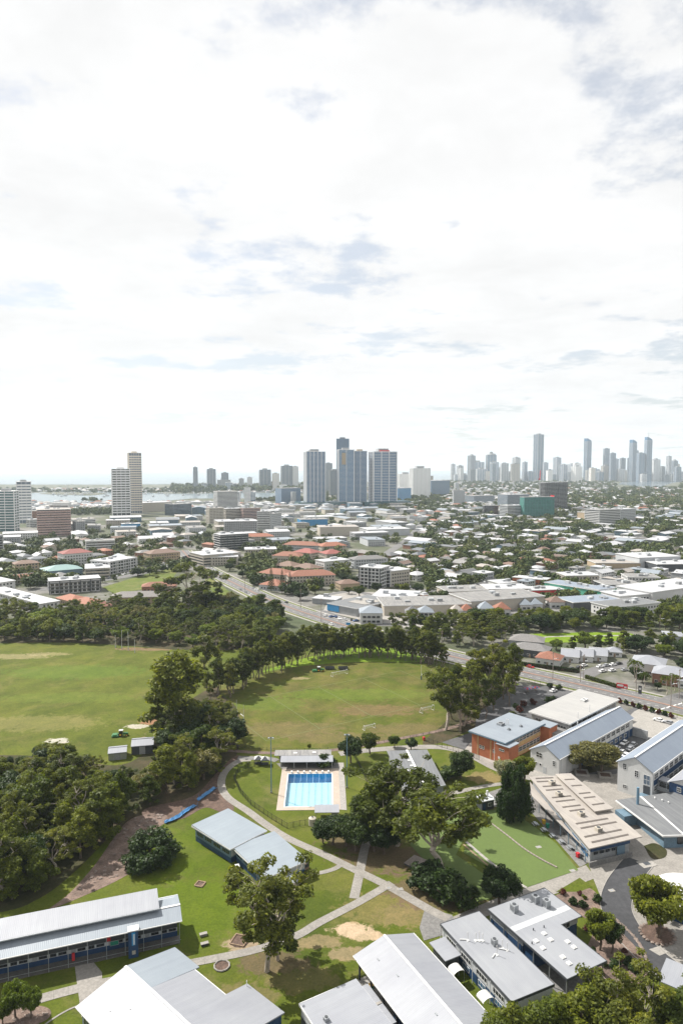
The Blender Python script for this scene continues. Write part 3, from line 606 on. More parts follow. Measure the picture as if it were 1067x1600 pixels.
# artificial turf
plain('turf_mat', (.088, .128, .032), .95, .06, .15, grime=.08)
struct(sheet('turf_court', [(752, 1268), (790, 1264), (832, 1290), (868, 1318), (903, 1360), (820, 1388), (724, 1333), (736, 1295)], .13, 'turf_mat'))
struct(sheet('turf_court', [(690, 1262), (742, 1262), (730, 1300), (712, 1336), (782, 1385), (765, 1405), (735, 1413), (690, 1375), (640, 1320)], .126, 'turf_mat'))
struct(path('turf_kerb', [(728, 1316), (762, 1345), (800, 1374), (822, 1388)], .9, 'concrete_pale', .16))
struct(path('turf_kerb', [(724, 1320), (756, 1348), (790, 1376)], .5, 'timber', .15))
# main road past the school: four lanes, brick median, kerbs, verge
RL = smoothline([G(*p) for p in [(1330, 1178), (1067, 1108), (940, 1078), (812, 1049), (690, 1022), (560, 984), (440, 945), (380, 918), (330, 893), (300, 875), (285, 860)]], 10)
ROADS.append((RL, 13.0))
struct(ribbon('main_road', RL, -8.2, 8.2, .10, 'road_far'))
struct(ribbon('median', RL, -.8, .8, .11, 'median_brick', .13))
for s in (-1, 1):
    struct(ribbon('kerb', RL, min(s * 8.2, s * 8.5), max(s * 8.2, s * 8.5), .06, 'concrete_pale', .14))
    struct(ribbon('nature_strip', RL, min(s * 8.5, s * 10.6), max(s * 8.5, s * 10.6), .09, 'verge_grass'))
    struct(ribbon('footpath', RL, min(s * 10.6, s * 12.6), max(s * 10.6, s * 12.6), .11, 'concrete_pale'))
    mk = MB(); ln = ribbon_pts(RL, s * 4.5); a_ = ribbon_pts(RL, s * 4.42); b_ = ribbon_pts(RL, s * 4.58)
    for i in range(0, len(ln) - 1):
        n = max(1, int((ln[i + 1] - ln[i]).length / 6)); 
        for k in range(n):
            t0, t1 = k / n, k / n + .5 / n
            q = [a_[i].lerp(a_[i + 1], t0), b_[i].lerp(b_[i + 1], t0), b_[i].lerp(b_[i + 1], t1), a_[i].lerp(a_[i + 1], t1)]; mk.poly([(p.x, p.y, .106) for p in q])
    struct(mk.obj('lane_marking', 'paint_line'))
    struct(ribbon('lane_marking', RL, s * 8.0 - .07, s * 8.0 + .07, .106, 'paint_line'))
# side street on the far side of the main road and the crossing at the right edge
struct(path('side_street', [(905, 1060), (935, 1046), (975, 1038), (1020, 1030)], 9, 'road_far', .098))
struct(path('side_street', [(1030, 1100), (1080, 1085), (1160, 1075)], 9, 'road_far', .118))
xg = MB()
for k in range(7):
    a = G(1020 + k * 9, 1112 - k * 2.6); b = G(1052 + k * 9, 1102 - k * 2.6); d = (b - a).normalized() * 5.5; n = Vector((-d.y, d.x)).normalized() * .3
    xg.poly([(p.x, p.y, .124) for p in (a - n, a + d - n, a + d + n, a + n)])
struct(xg.obj('crossing_marking', 'paint_line'))
# roads and open lots among the town
struct(path('town_street', [(60, 922), (170, 905), (205, 899), (250, 887), (290, 872), (330, 858)], 14, 'road_far', .10))
struct(path('town_street', [(500, 955), (540, 968), (580, 975), (640, 976)], 9, 'road_far', .104))
struct(path('town_street', [(620, 915), (700, 925), (780, 905), (860, 893), (960, 890), (1100, 884)], 12, 'road_far', .10))
struct(path('town_street', [(640, 960), (560, 925), (480, 935)], 8, 'road_far', .108))
struct(path('town_street', [(840, 935), (920, 945), (975, 950), (1100, 938)], 12, 'road_far', .10))
struct(path('town_street', [(120, 860), (260, 845), (420, 842), (560, 838), (760, 850)], 14, 'road_far', .10))
struct(path('town_street', [(560, 905), (600, 868), (640, 840), (660, 815)], 12, 'road_far', .112))
struct(path('town_street', [(0, 842), (140, 826), (330, 818), (520, 806), (720, 800)], 14, 'road_far', .10))
struct(sheet('vacant_lot', [(160, 918), (205, 904), (250, 892), (268, 885), (276, 895), (262, 915), (180, 928)], .11, 'verge_grass'))
struct(sheet('vacant_lot', [(318, 912), (325, 898), (350, 918), (372, 934), (350, 940)], .11, 'verge_grass'))
struct(sheet('park_lawn', sm([(800, 992), (850, 990), (930, 988), (985, 990), (985, 1000), (920, 1003), (860, 1004), (810, 1000)]), .11, 'bright_verge'))
struct(path('park_path', [(838, 997), (862, 995), (900, 994), (985, 993)], 2.2, 'concrete_pale', .12))
struct(sheet('service_yard', [(505, 955), (520, 925), (620, 925), (700, 945), (760, 985), (660, 985), (590, 975)], .095, 'concrete_pale'))
struct(sheet('service_yard', [(880, 905), (1000, 888), (1100, 893), (1120, 950), (1030, 960), (960, 945), (890, 950)], .094, 'concrete_grey'))
struct(sheet('service_yard', [(690, 948), (700, 925), (860, 925), (890, 950), (850, 965), (720, 970)], .092, 'concrete_grey'))

# worn line marking of the rugby field
ra, rb = G(376, 1126), G(666, 1065); rd = (rb - ra).normalized(); rn = Vector((-rd.y, rd.x)); RLn = (rb - ra).length; lm = MB()
def mark(p, q, w=.16):
    d = (q - p).normalized(); n = Vector((-d.y, d.x)) * w; lm.poly([(c.x, c.y, .062) for c in (p - n, q - n, q + n, p + n)])
for t in (0, .24, .5, .76, 1): mark(ra + rd * RLn * t - rn * 26, ra + rd * RLn * t + rn * 22)
for s_ in (-26, 22): mark(ra + rn * s_, rb + rn * s_)
struct(lm.obj('field_marking', 'faded_line'))
# ------------------------------------------------------------------ buildings
WINC = {}
def win_mesh(w, h, nx, nz, fm, gm):
    k = (w, h, nx, nz, fm, gm)
    if k not in WINC:
        a = MB(); t = .09
        a.box(-w / 2, -.08, 0, w / 2, .0, t); a.box(-w / 2, -.08, h - t, w / 2, .0, h); a.box(-w / 2, -.08, t, -w / 2 + t, .0, h - t); a.box(w / 2 - t, -.08, t, w / 2, .0, h - t)
        for i in range(1, nx): x = -w / 2 + w * i / nx; a.box(x - .04, -.07, t, x + .04, .0, h - t)
        for i in range(1, nz): z = h * i / nz; a.box(-w / 2 + t, -.065, z - .04, w / 2 - t, .0, z + .04)
        b = MB(); b.box(-w / 2 + t, -.04, t, w / 2 - t, -.01, h - t)
        WINC[k] = (a.mesh('window', fm), b.mesh('pane', gm))
    return WINC[k]
BOXES = []     # occupied footprints (centre, radius) for spacing
class Bld:
    def __init__(s, name, label, cat, org, ang, L, Wd, group=None):
        s.o = Vector((org[0], org[1])); s.a = math.radians(ang); s.L = L; s.W = Wd
        s.r = thing(name, label, cat, (s.o.x, s.o.y, 0), s.a, group)
        s.note()
    def note(s):
        n = max(1, int(s.L / max(4, s.W))); c, d = math.cos(s.a), math.sin(s.a)
        for i in range(n):
            u = s.L * (i + .5) / n; v = s.W / 2; BOXES.append((s.o.x + c * u - d * v, s.o.y + d * u + c * v, .55 * math.hypot(s.L / n, s.W)))
    def loc(s, px, py, z=0):
        p = G(px, py, z) - s.o; c, d = math.cos(s.a), math.sin(s.a); return p.x * c + p.y * d, -p.x * d + p.y * c
    def part(s, name, mb, mat, parent=None, st=False):
        o = mb.obj(name, mat, parent or s.r); 
        if st: stuff(o)
        return o
    def wall(s, u0, v0, u1, v1, z0, z1, mat, name='wall'): return s.part(name, MB().box(u0, v0, z0, u1, v1, z1), mat)
    def skillion(s, u0, v0, u1, v1, z0, z1, mat, th=.28, name='roof', along='v'):
        """single slope: height z0 at v0 (or u0) up to z1 at v1 (or u1)"""
        q = [(u0, v0), (u1, v0), (u1, v1), (u0, v1)]
        h = [z0, z0, z1, z1] if along == 'v' else [z0, z1, z1, z0]
        r = s.part(name, MB().hexa([(p[0], p[1], z - th) for p, z in zip(q, h)] + [(p[0], p[1], z) for p, z in zip(q, h)]), mat)
        return r
    def fascia(s, u0, v0, u1, v1, z0, z1, mat, t=.12, name='fascia'):
        mb = MB(); mb.box(u0 - t, v0 - t, z0, u1 + t, v0, z1); mb.box(u0 - t, v1, z0, u1 + t, v1 + t, z1); mb.box(u0 - t, v0, z0, u0, v1, z1); mb.box(u1, v0, z0, u1 + t, v1, z1)
        return s.part(name, mb, mat)
    def gable(s, u0, v0, u1, v1, ze, rise, mat, ov=.6, wall=None, th=.2, cap='white_trim', split=None):
        vm = v0 + (v1 - v0) * (split or .5); zr = ze + rise; k = rise / (vm - v0); k2 = rise / (v1 - vm)
        a, b = u0 - ov, u1 + ov; zl = ze - ov * k; zl2 = ze - ov * k2
        mb = MB()
        mb.hexa([(a, v0 - ov, zl - th), (b, v0 - ov, zl - th), (b, vm, zr - th), (a, vm, zr - th), (a, v0 - ov, zl), (b, v0 - ov, zl), (b, vm, zr), (a, vm, zr)])
        mb.hexa([(a, vm, zr - th), (b, vm, zr - th), (b, v1 + ov, zl2 - th), (a, v1 + ov, zl2 - th), (a, vm, zr), (b, vm, zr), (b, v1 + ov, zl2), (a, v1 + ov, zl2)])
        r = s.part('roof', mb, mat)
        s.part('ridge_cap', MB().box(a - .02, vm - .28, zr - .02, b + .02, vm + .28, zr + .07), cap, r)
        s.part('gutter', MB().box(a, v0 - ov - .16, zl - .22, b, v0 - ov - .003, zl - .02), cap, r); s.part('gutter', MB().box(a, v1 + ov + .003, zl2 - .22, b, v1 + ov + .16, zl2 - .02), cap, r)
        if wall:
            for u, e in ((u0, .15), (u1, -.15)):
                w = MB(); pts = [(v0, ze - .02), (v1, ze - .02), (vm, zr - th - .03)]
                w.v = [(u, p[0], p[1]) for p in pts] + [(u + e, p[0], p[1]) for p in pts]
                w.f = [(0, 1, 2), (3, 5, 4), (0, 3, 4, 1), (1, 4, 5, 2), (2, 5, 3, 0)]; w.m = [0] * 5
                s.part('gable_end', w, wall)
        return r
    def hip(s, u0, v0, u1, v1, ze, rise, mat, ov=.6):
        a, b, c, d = u0 - ov, v0 - ov, u1 + ov, v1 + ov; lu, lv = c - a, d - b; mb = MB()
        if lu >= lv: r0, r1 = (a + lv / 2, (b + d) / 2), (c - lv / 2, (b + d) / 2)
        else: r0, r1 = ((a + c) / 2, b + lu / 2), ((a + c) / 2, d - lu / 2)
        z = ze; zr = ze + rise; A, B, C, D = (a, b, z), (c, b, z), (c, d, z), (a, d, z); P, Q = (*r0, zr), (*r1, zr)
        if lu >= lv: fs = [[A, B, Q, P], [B, C, Q], [C, D, P, Q], [D, A, P]]
        else: fs = [[A, B, P], [B, C, Q, P], [C, D, Q], [D, A, P, Q]]
        for f in fs: mb.poly(f)
        mb.poly([(a, b, z - .02), (a, d, z - .02), (c, d, z - .02), (c, b, z - .02)])
        return s.part('roof', mb, mat)
    def win(s, side, pos, z, w, h, nx=2, nz=1, fm='white_trim', gm='glass_dark', off=0.0, name='window'):
        """side: f (v=0) b (v=W) l (u=0) r (u=L); off shifts the wall line outwards"""
        a, p = win_mesh(w, h, nx, nz, fm, gm)
        x, y, r = {'f': (pos, -off, 0), 'b': (pos, s.W + off, math.pi), 'l': (-off, pos, -math.pi / 2), 'r': (s.L + off, pos, math.pi / 2)}[side]
        o = link(name, a, s.r, (x, y, z), r); link('pane', p, o); return o
    def door(s, side, pos, z, w, h, mat='grey_wall', off=0.0):
        k = ('door', w, h, mat)
        if k not in WINC: WINC[k] = MB().box(-w / 2, -.06, 0, w / 2, 0, h).mesh('door', mat)
        x, y, r = {'f': (pos, -off, 0), 'b': (pos, s.W + off, math.pi), 'l': (-off, pos, -math.pi / 2), 'r': (s.L + off, pos, math.pi / 2)}[side]
        return link('door', WINC[k], s.r, (x, y, z), r)
    def post(s, u, v, z0, z1, r=.09, mat='galv', name='post'): return s.part(name, MB().box(u - r, v - r, z0, u + r, v + r, z1), mat)
    def unit(s, u, v, z, w, d, h, mat='pale_wall', name='air_conditioner'):
        o = s.part(name, MB().box(u - w / 2, v - d / 2, z, u + w / 2, v + d / 2, z + h), mat)
        g = MB().tube((u, v, z + h), (u, v, z + h + .1), min(w, d) * .36, None, 10); s.part('fan_grille', g, 'charcoal', o)
        n = MB()
        for k in range(4): n.box(u - w * .4, v - d / 2 - .03, z + h * (.2 + .17 * k), u + w * .4, v - d / 2 - .002, z + h * (.27 + .17 * k))
        s.part('louvre', n, 'charcoal', o); return o
    def vent(s, u, v, z, h=1.2, r=.12):
        mb = MB().tube((u, v, z - .1), (u, v, z + h), r, None, 8).tube((u, v, z + h), (u, v, z + h + .22), r * 1.8, r * .6, 8); return s.part('vent_pipe', mb, 'white_trim')

# --- long two-tier classroom block, lower left
b = Bld('classroom_block', 'long white two tier roofed classroom block with dark verandah and navy stair tower', 'school building', G(-75, 1512.9, 5.8), 19.0, (G(283, 1437, 5.8) - G(-75, 1512.9, 5.8)).length, 9.6)
Lb = b.L
b.wall(0, 3.0, Lb - .6, 9.0, 0.05, 6.0, 'pale_wall'); b.wall(-.02, 2.92, Lb - .6, 2.99, .06, 1.35, 'navy', 'lower_wall'); 
b.part('verandah_floor', MB().box(0, .25, .04, Lb - .2, 2.9, .22), 'shade_floor')  # floor colour darkened to carry the deep verandah shade
b.part('spandrel', MB().box(0, 2.9, 2.3, Lb - .6, 2.985, 5.75), 'charcoal')  # charcoal band stands in for the ceiling shadow on the upper wall
b.gable(0, 0, Lb, 9.6, 5.85, 1.1, 'roof_paleblue', .25, None, .16, split=.42)
b.wall(-.5, 4.6, Lb - 5.6, 9.3, 6.2, 7.3, 'pale_wall', 'clerestory')
up = b.skillion(-.6, 3.0, Lb - 4.6, 10.0, 7.75, 8.35, 'roof_white', .22, 'upper_roof'); b.part('gutter', MB().box(-.6, 2.8, 7.46, Lb - 4.6, 2.997, 7.72), 'galv', up)
for i in range(13):
    u = Lb - .35 - i * 3.98; b.post(u, .12, .2, 5.62, .06, 'galv')
b.part('balustrade_rail', MB().box(0, .1, .95, Lb, .16, 1.02), 'galv')
for i in range(12):
    u = Lb - 2.4 - i * 3.98
    b.win('f', u + .7, 1.55, 1.7, .62, 2, 1, 'charcoal', off=-2.99)
    if i % 2: b.door('f', u - 1.0, .25, 1.0, 2.2, 'grey_wall', off=-2.985)
    else: b.win('f', u - 1.2, 1.5, 1.3, .7, 2, 1, 'charcoal', off=-2.99)
b.win('f', Lb - 14.6, 1.3, 1.9, 1.1, 1, 1, 'grey_wall', 'sign_green', off=-2.7, name='notice_board')
for u in (Lb - 10.7, ): b.part('fire_hose_cabinet', MB().box(u - 5.2 - .3, 2.3, 2.8, u - 4.7, 2.6, 4.2), 'sign_red')
b.part('fire_hose_cabinet', MB().box(Lb - 23.6, 1.9, .3, Lb - 23.0, 2.2, 2.0), 'sign_red')
tu = b.loc(202, 1505, 0)[0] ; 
tw = b.part('stair_tower', MB().box(tu, -1.15, 0.05, tu + 2.1, .1, 6.3), 'navy')
b.part('tower_cap', MB().box(tu - .15, -1.35, 6.3, tu + 2.25, .55, 6.55), 'white_trim', tw)
sg = b.part('sign_panel', MB().box(tu + .72, -1.23, 3.0, tu + 1.5, -1.153, 6.0), 'bright_blue', tw)
ds = MB()
for k in range(9): ds.box(tu + 1.0, -1.26, 3.2 + k * .27, tu + 1.38, -1.233, 3.4 + k * .27)
b.part('lettering', ds, 'white_trim', tw)
b.part('tower_window', MB().box(tu + .72, -1.24, .9, tu + 1.5, -1.156, 1.75), 'cream_wall', tw)

# --- L-shaped block, bottom left
g0 = G(123, 1572, 5.6); g1 = G(265, 1485, 5.6); v = g1 - g0; ang = math.degrees(math.atan2(v.y, v.x)) - 90
b = Bld('classroom_block', 'large pale roofed L shaped block cut off by bottom edge', 'school building', g0, ang, 30, v.length)
Wv = v.length
b.wall(.5, .5, 30, Wv - .5, .05, 5.5, 'steel_blue')
b.gable(0, 0, 30, Wv, 5.6, 2.1, 'roof_white', .35, 'steel_blue')
b.win('l', 4, 1.2, 3.2, 2.2, 3, 1, 'pale_wall', off=-.5); b.win('l', 9.5, 1.2, 3.2, 2.2, 3, 1, 'pale_wall', off=-.5)
for k in range(5): b.win('f', 2.6 + k * 4.4, 1.3, 3.2, 2.4, 3, 1, 'pale_wall', off=-.5)
# wing steps: entry wing and far wing on the right-hand slope
b.wall(.6, Wv - .4, 8.2, Wv + 1.2, .06, 5.0, 'navy', 'wing_wall'); b.skillion(-.3, Wv * .52, 8.6, Wv + 1.6, 7.62, 5.35, 'roof_paleblue', .25, 'wing_roof')
b.wall(19.6, Wv - .4, 29.8, Wv + 5.2, .06, 5.0, 'navy', 'wing_wall'); b.skillion(19.2, Wv * .52, 30.3, Wv + 5.6, 7.66, 5.0, 'roof_white', .25, 'wing_roof')
b.vent(19.8, Wv + 5.0, 5.2, .9, .07)
for (u, v_) in ((6, 3), (14, 4.4), (9, 5.5), (20, 3)): b.part('roof_flashing', MB().box(u, v_, 5.6 + v_ / (Wv / 2) * 2.1 - .02, u + .5, v_ + .25, 5.6 + v_ / (Wv / 2) * 2.1 + .14), 'white_trim')

# --- small flat block, bottom centre
g0 = G(468, 1568, 5.0); g1 = G(556, 1530, 5.0); v = g1 - g0; A30 = math.degrees(math.atan2(v.y, v.x))
b = Bld('classroom_block', 'plain white flat roofed block at bottom edge beside open hall', 'school building', g0, A30 - 90, 20, v.length); Wv = v.length
b.wall(.25, .25, 20, Wv - .25, .05, 4.7, 'pale_wall'); b.wall(.2, .2, 20, Wv - .2, .04, 2.6, 'charcoal', 'lower_wall')
b.skillion(0, 0, 20.3, Wv, 4.95, 5.15, 'roof_white'); b.fascia(0, 0, 20.3, Wv, 4.55, 5.0, 'white_trim')
b.unit(6.2, 2.6, 5.02, .9, .9, .7, 'galv', 'roof_ventilator')
b.win('l', 3.5, 2.9, 1.4, .9, 2, 1, off=-.2); b.win('l', 8, 2.9, 1.4, .9, 2, 1, off=-.2)

# --- open-sided gabled hall
g0 = G(555, 1493, 5.5); g1 = G(645, 1459, 5.5); v = g1 - g0; AV = math.degrees(math.atan2(v.y, v.x)) - 90
b = Bld('assembly_hall', 'white gabled open sided hall with dark posts', 'school building', g0, AV, 36, v.length); Wv = v.length
b.part('slab', MB().box(.4, .4, .02, 35.5, Wv - .4, .32), 'concrete_pale')
b.gable(0, 0, 36, Wv, 5.5, 2.0, 'roof_white', .3, None, .22)
for i in range(8):
    for v_ in (.7, Wv - .7): b.post(.7 + i * 4.9, v_, .32, 5.35, .17, 'charcoal')
tr = MB()
for i in range(8):
    u = .7 + i * 4.9; tr.tube((u, .7, 5.1), (u, Wv / 2, 7.0), .1, None, 5); tr.tube((u, Wv - .7, 5.1), (u, Wv / 2, 7.0), .1, None, 5); tr.tube((u, .7, 5.1), (u, Wv - .7, 5.1), .09, None, 5)
    tr.tube((u, .7, 4.2), (u, 1.9, 5.2), .08, None, 5)
b.part('roof_frame', tr, 'charcoal')
b.wall(14, .9, 35.4, Wv - .9, .32, 5.0, 'navy', 'wall')
for (u, v_) in ((4, 3), (10, 4), (22, 5.0)): b.part('roof_flashing', MB().box(u, v_, 5.5 + v_ / (Wv / 2) * 2.0 - .02, u + .7, v_ + .3, 5.5 + v_ / (Wv / 2) * 2.0 + .12), 'galv')
# covered link on its lower side
b.skillion(6.4, -4.2, 17.4, -.55, 3.7, 3.9, 'roof_white', .18, 'link_roof')
for u in (6.8, 12, 17): b.post(u, -3.9, .06, 3.55, .07, 'charcoal', 'link_post')
b.part('link_strip', MB().box(11.6, -4.2, 3.86, 12.2, -.6, 3.98), 'concrete_pale')
HALL = b

# --- flat-roofed pair on the right (science block and library)
g0 = G(688, 1444, 5.2); g1 = G(748, 1424, 5.2); v = g1 - g0; AF = math.degrees(math.atan2(v.y, v.x)) - 90; Wv = v.length
b = Bld('science_block', 'flat grey white block with rooftop pipes and navy lower walls', 'school building', g0, AF, 25.2, Wv)
b.wall(.3, .3, 24.9, Wv - .3, 2.2, 5.0, 'pale_wall'); b.wall(.34, .34, 24.86, Wv - .34, .05, 2.2, 'navy', 'lower_wall')
b.skillion(0, 0, 25.2, Wv, 5.25, 5.25, 'roof_white_u', .3); b.fascia(0, 0, 25.2, Wv, 4.75, 5.32, 'charcoal', .1)
for k in range(4): b.win('f', 4 + k * 5.6, 2.75, 3.6, 1.2, 4, 1, off=-.3); b.win('f', 4 + k * 5.6, .7, 2.4, 1.2, 3, 1, 'white_trim', 'glass_blue', off=-.34)
for k in range(5): b.post(.4 + k * 6.1, -.2, .06, 4.9, .06, 'pale_wall', 'downpipe')
b.part('cladding', MB().box(25.2, .6, 3.2, 25.32, Wv - .5, 4.7), 'pale_wall'); b.part('roller_screen', MB().box(24.95, 1.5, 1.6, 25.06, Wv - 1.6, 2.9), 'grey_wall')
for (u, v_) in ((7.2, 2.4), (8.0, 4.0), (8.35, 4.7), (8.7, 5.3), (13.6, 5.4), (12.4, 7.8), (13.4, 8.3)): b.vent(u, v_, 5.3, R.uniform(1.5, 2.3), .07); b.part('flashing', MB().box(u - .35, v_ - .3, 5.26, u + .35, v_ + .3, 5.36), 'white_trim')
dk = MB().tube((7.0, 2.2, 5.4), (6.3, .9, 5.4), .14, None, 6).tube((13.2, 5.3, 5.4), (14.0, 3.9, 5.4), .12, None, 6).tube((13.4, 8.2, 5.42), (12.2, 6.9, 5.42), .12, None, 6); b.part('roof_duct', dk, 'white_trim')
b.unit(10.8, 6.9, 5.28, 1.1, 1.1, 1.4, 'galv')
# canopy and curved covers between this block and the hall
b.skillion(2.2, -4.4, 8.6, -.25, 3.6, 3.75, 'roof_white', .2, 'canopy'); b.part('canopy_wall', MB().box(3.0, -3.9, .1, 8.2, -.6, 3.4), 'charcoal')
for (u, v_) in ((10.6, -2.9), (19.4, -1.9)):
    cv = MB()
    for k in range(6):
        a0, a1 = math.pi * k / 6, math.pi * (k + 1) / 6
        cv.hexa([(u - 1.2, v_ - 1.4 * math.cos(t), 2.4 + .75 * math.sin(t) + dz) for dz in (0,) for t in (a0, a1)] + [(u + 1.2, v_ - 1.4 * math.cos(t), 2.4 + .75 * math.sin(t)) for t in (a1, a0)] +
                [(u - 1.2, v_ - 1.4 * math.cos(t), 2.47 + .75 * math.sin(t)) for t in (a0, a1)] + [(u + 1.2, v_ - 1.4 * math.cos(t), 2.47 + .75 * math.sin(t)) for t in (a1, a0)])
    b.part('curved_cover', cv, 'white_paint'); b.post(u - 1, v_ - 1.3, .05, 2.4, .05); b.post(u + 1, v_ - 1.3, .05, 2.4, .05); b.post(u - 1, v_ + 1.3, .05, 2.4, .05); b.post(u + 1, v_ + 1.3, .05, 2.4, .05)
g0 = G(762, 1421, 5.2); g1 = G(850, 1388, 5.2); v = g1 - g0; AF = math.degrees(math.atan2(v.y, v.x)) - 90; Wv = v.length
b = Bld('library_block', 'grey white flat block with square skylights and open end canopy', 'school building', g0, AF, 25, Wv)
b.wall(.5, .6, 11.2, Wv - .6, .05, 5.0, 'navy'); b.wall(11.2, .9, 14.6, 9.6, .06, 4.98, 'navy'); b.part('upper_wall', MB().box(.44, .5, 3.3, 11.3, Wv - .5, 4.99), 'pale_wall')
b.skillion(0, 0, 12.0, Wv, 5.3, 5.3, 'roof_white_u', .3); b.skillion(12.0, 0, 25.0, Wv * .635, 5.3, 5.3, 'roof_white_u', .3, 'canopy_roof')
b.part('fascia', MB().box(-.1, -.12, 4.85, 25.1, -.003, 5.36).box(25.003, 0, 4.85, 25.12, Wv * .635, 5.36).box(12.003, Wv * .635 + .003, 4.85, 25.1, Wv * .635 + .12, 5.36).box(0, Wv + .003, 4.85, 12.1, Wv + .12, 5.36).box(-.12, 0, 4.85, -.003, Wv, 5.36), 'charcoal')
for (u, v_, q) in ((3.4, 5.0, 1), (3.2, 11.8, 1), (5.6, 13.0, 1)): b.unit(u, v_, 5.32, 1.6, 1.3, 1.7, 'galv')
for i, (u, v_) in enumerate(((13.6, 2.3), (16.0, 2.0), (12.6, 5.6), (14.8, 5.4), (17.0, 8.3), (18.9, 8.2), (20.0, 3.8), (22.0, 3.6))):
    k = b.part('skylight', MB().box(u - .5, v_ - .5, 5.28, u + .5, v_ + .5, 5.5), 'white_trim'); b.part('dome', MB().hexa([(u - .42, v_ - .42, 5.5), (u + .42, v_ - .42, 5.5), (u + .42, v_ + .42, 5.5), (u - .42, v_ + .42, 5.5), (u - .25, v_ - .25, 5.62), (u + .25, v_ - .25, 5.62), (u + .25, v_ + .25, 5.62), (u - .25, v_ + .25, 5.62)]), 'white_paint', k)
for (u, v_) in ((10.6, 4.3), (11.0, 7.1), (13.8, .9)): b.part('roof_vent', MB().tube((u, v_, 5.25), (u, v_, 5.8), .13, None, 8), 'charcoal')
for k in range(6): b.post(.6 + k * 4.8, .25, .06, 5.0, .09, 'galv')
for k in range(3): b.post(24.6, .3 + k * 5.2, .06, 5.0, .09, 'galv')
b.part('stripe', MB().box(7.4, .2, 5.30, 9.0, Wv - .2, 5.315), 'pale_wall')
b.part('paving', MB().box(12, .3, .11, 26, 11, .15), 'concrete_grey')
b.win('r', 13.5, 3.2, 2.6, 1.3, 2, 1, off=-13.7); b.part('bench_unit', MB().box(14.5, 12, .1, 17.5, 13.6, .9), 'pale_wall')

# --- twin skillion classrooms by the curved path
for (pa, pb, lab, Ld, z, dv) in (((360, 1326), (415, 1298), 'upper of two pale roofed skillion classrooms beside curved path', 17.6, 4.6, 0), ((415, 1371), (480, 1344), 'lower of two pale roofed skillion classrooms beside curved path', 17.2, 4.1, 0)):
    g0 = G(*pa, z); g1 = G(*pb, z); v = g1 - g0; a_ = math.degrees(math.atan2(v.y, v.x)); Wv = v.length
    b = Bld('skillion_classroom', lab, 'school building', g0, a_, Wv, Ld)
    b.wall(.5, .4, Wv - .5, Ld - .4, 1.5, z - .3, 'steel_blue'); b.wall(.54, .44, Wv - .54, Ld - .44, .05, 1.5, 'navy', 'lower_wall'); b.part('end_cladding', MB().box(.6, .3, 1.9, Wv - .6, .395, z - .35), 'pale_wall')
    b.skillion(-.3, -.3, Wv + .3, Ld + .3, z + .05, z + .35, 'roof_paleblue_u', .22)
    b.fascia(-.3, -.3, Wv + .3, Ld + .3, z - .32, z + .02, 'white_trim', .08)
    for k in range(4): b.win('l', 2.6 + k * 4.1, 2.1, 3.2, 1.2, 4, 1, 'steel_blue', off=-.5)
    b.part('awning', MB().box(-.1, .6, z - .75, .49, Ld - .6, z - .62), 'navy')
    for k in range(3): b.win('r', 3 + k * 5.4, 2.0, 2.6, 1.2, 3, 1, off=-.5)
    b.part('landing', MB().box(Wv - .3, 2, .05, Wv + 2.0, 6, .75), 'timber'); b.part('rail', MB().box(Wv + 1.9, 2, .75, Wv + 2.0, 6, 1.7).box(Wv, 1.95, .75, Wv + 2, 2.05, 1.7), 'charcoal')
b.skillion(2, -4.6, 7.4, -1.2, 2.7, 2.9, 'roof_paleblue', .15, 'shade_roof')
for (u, v_) in ((2.3, -4.3), (7.1, -4.3), (2.3, -1.5), (7.1, -1.5)): b.post(u, v_, .05, 2.7, .06)

# --- orange brick block
AO = 43.6
b = Bld('brick_block', 'orange brick two storey block with pale flat roof', 'school building', G(786, 1161, 8.6), AO, 31, 15.2)
b.wall(1.2, .5, 29.5, 14.8, .05, 8.2, 'brick_orange'); b.skillion(.4, -.6, 28.6, 15.8, 8.6, 8.75, 'roof_paleblue', .3); b.fascia(.4, -.6, 28.6, 15.8, 8.1, 8.5, 'steel_blue', .1)
b.wall(-.2, -2.6, 6.0, 3.4, .06, 7.6, 'brick_orange', 'stair_wing'); b.skillion(-.5, -2.9, 6.3, 3.0, 7.75, 7.75, 'roof_paleblue', .2, 'wing_roof')
b.wall(27.2, -3.4, 33.0, 2.4, .07, 8.0, 'brick_orange', 'stair_wing'); b.skillion(26.9, -3.7, 33.3, 2.6, 8.1, 8.1, 'roof_paleblue', .2, 'wing_roof')
b.part('spandrel', MB().box(6.05, .38, 4.0, 27.1, .495, 5.5), 'brick_tan'); b.part('spandrel', MB().box(6.05, .38, .4, 27.1, .495, 1.6), 'brick_tan')
for z in (1.7, 5.6):
    for k in range(8): b.win('f', 7.5 + k * 2.55, z, 2.3, 1.9, 3, 2, off=-.5)
for k in (3.6, 9.6):
    for j in (0, 1.2): b.win('l', k + j, 3.0, 1.0, 1.3, 1, 2, 'white_trim', off=-1.2)
b.part('pier', MB().box(1.08, 6.0, .05, 1.198, 6.4, 8.0).box(1.08, 11.8, .05, 1.198, 12.2, 8.0), 'brick_tan')
b.win('l', .6, 5.4, 2.2, .8, 3, 1, off=.2); b.part('sign_plate', MB().box(-.32, 1.2, 2.2, -.203, 2.0, 3.0), 'white_trim')
b.vent(16, 9, 8.7, 2.2, .12); b.vent(16.6, 8.6, 8.7, 2.0, .12); b.unit(14.4, 10.6, 8.72, 2.6, 2.2, .8, 'galv'); b.unit(12.4, 5.6, 8.7, 1.3, .9, .5, 'galv'); b.unit(18.6, 4.2, 8.7, 1.2, .8, .5, 'galv')
for (u, v_) in ((-.4, 4.4), (-.4, 1.0)): b.post(u + 1.3, v_, .05, 8.0, .08, 'white_trim', 'downpipe')

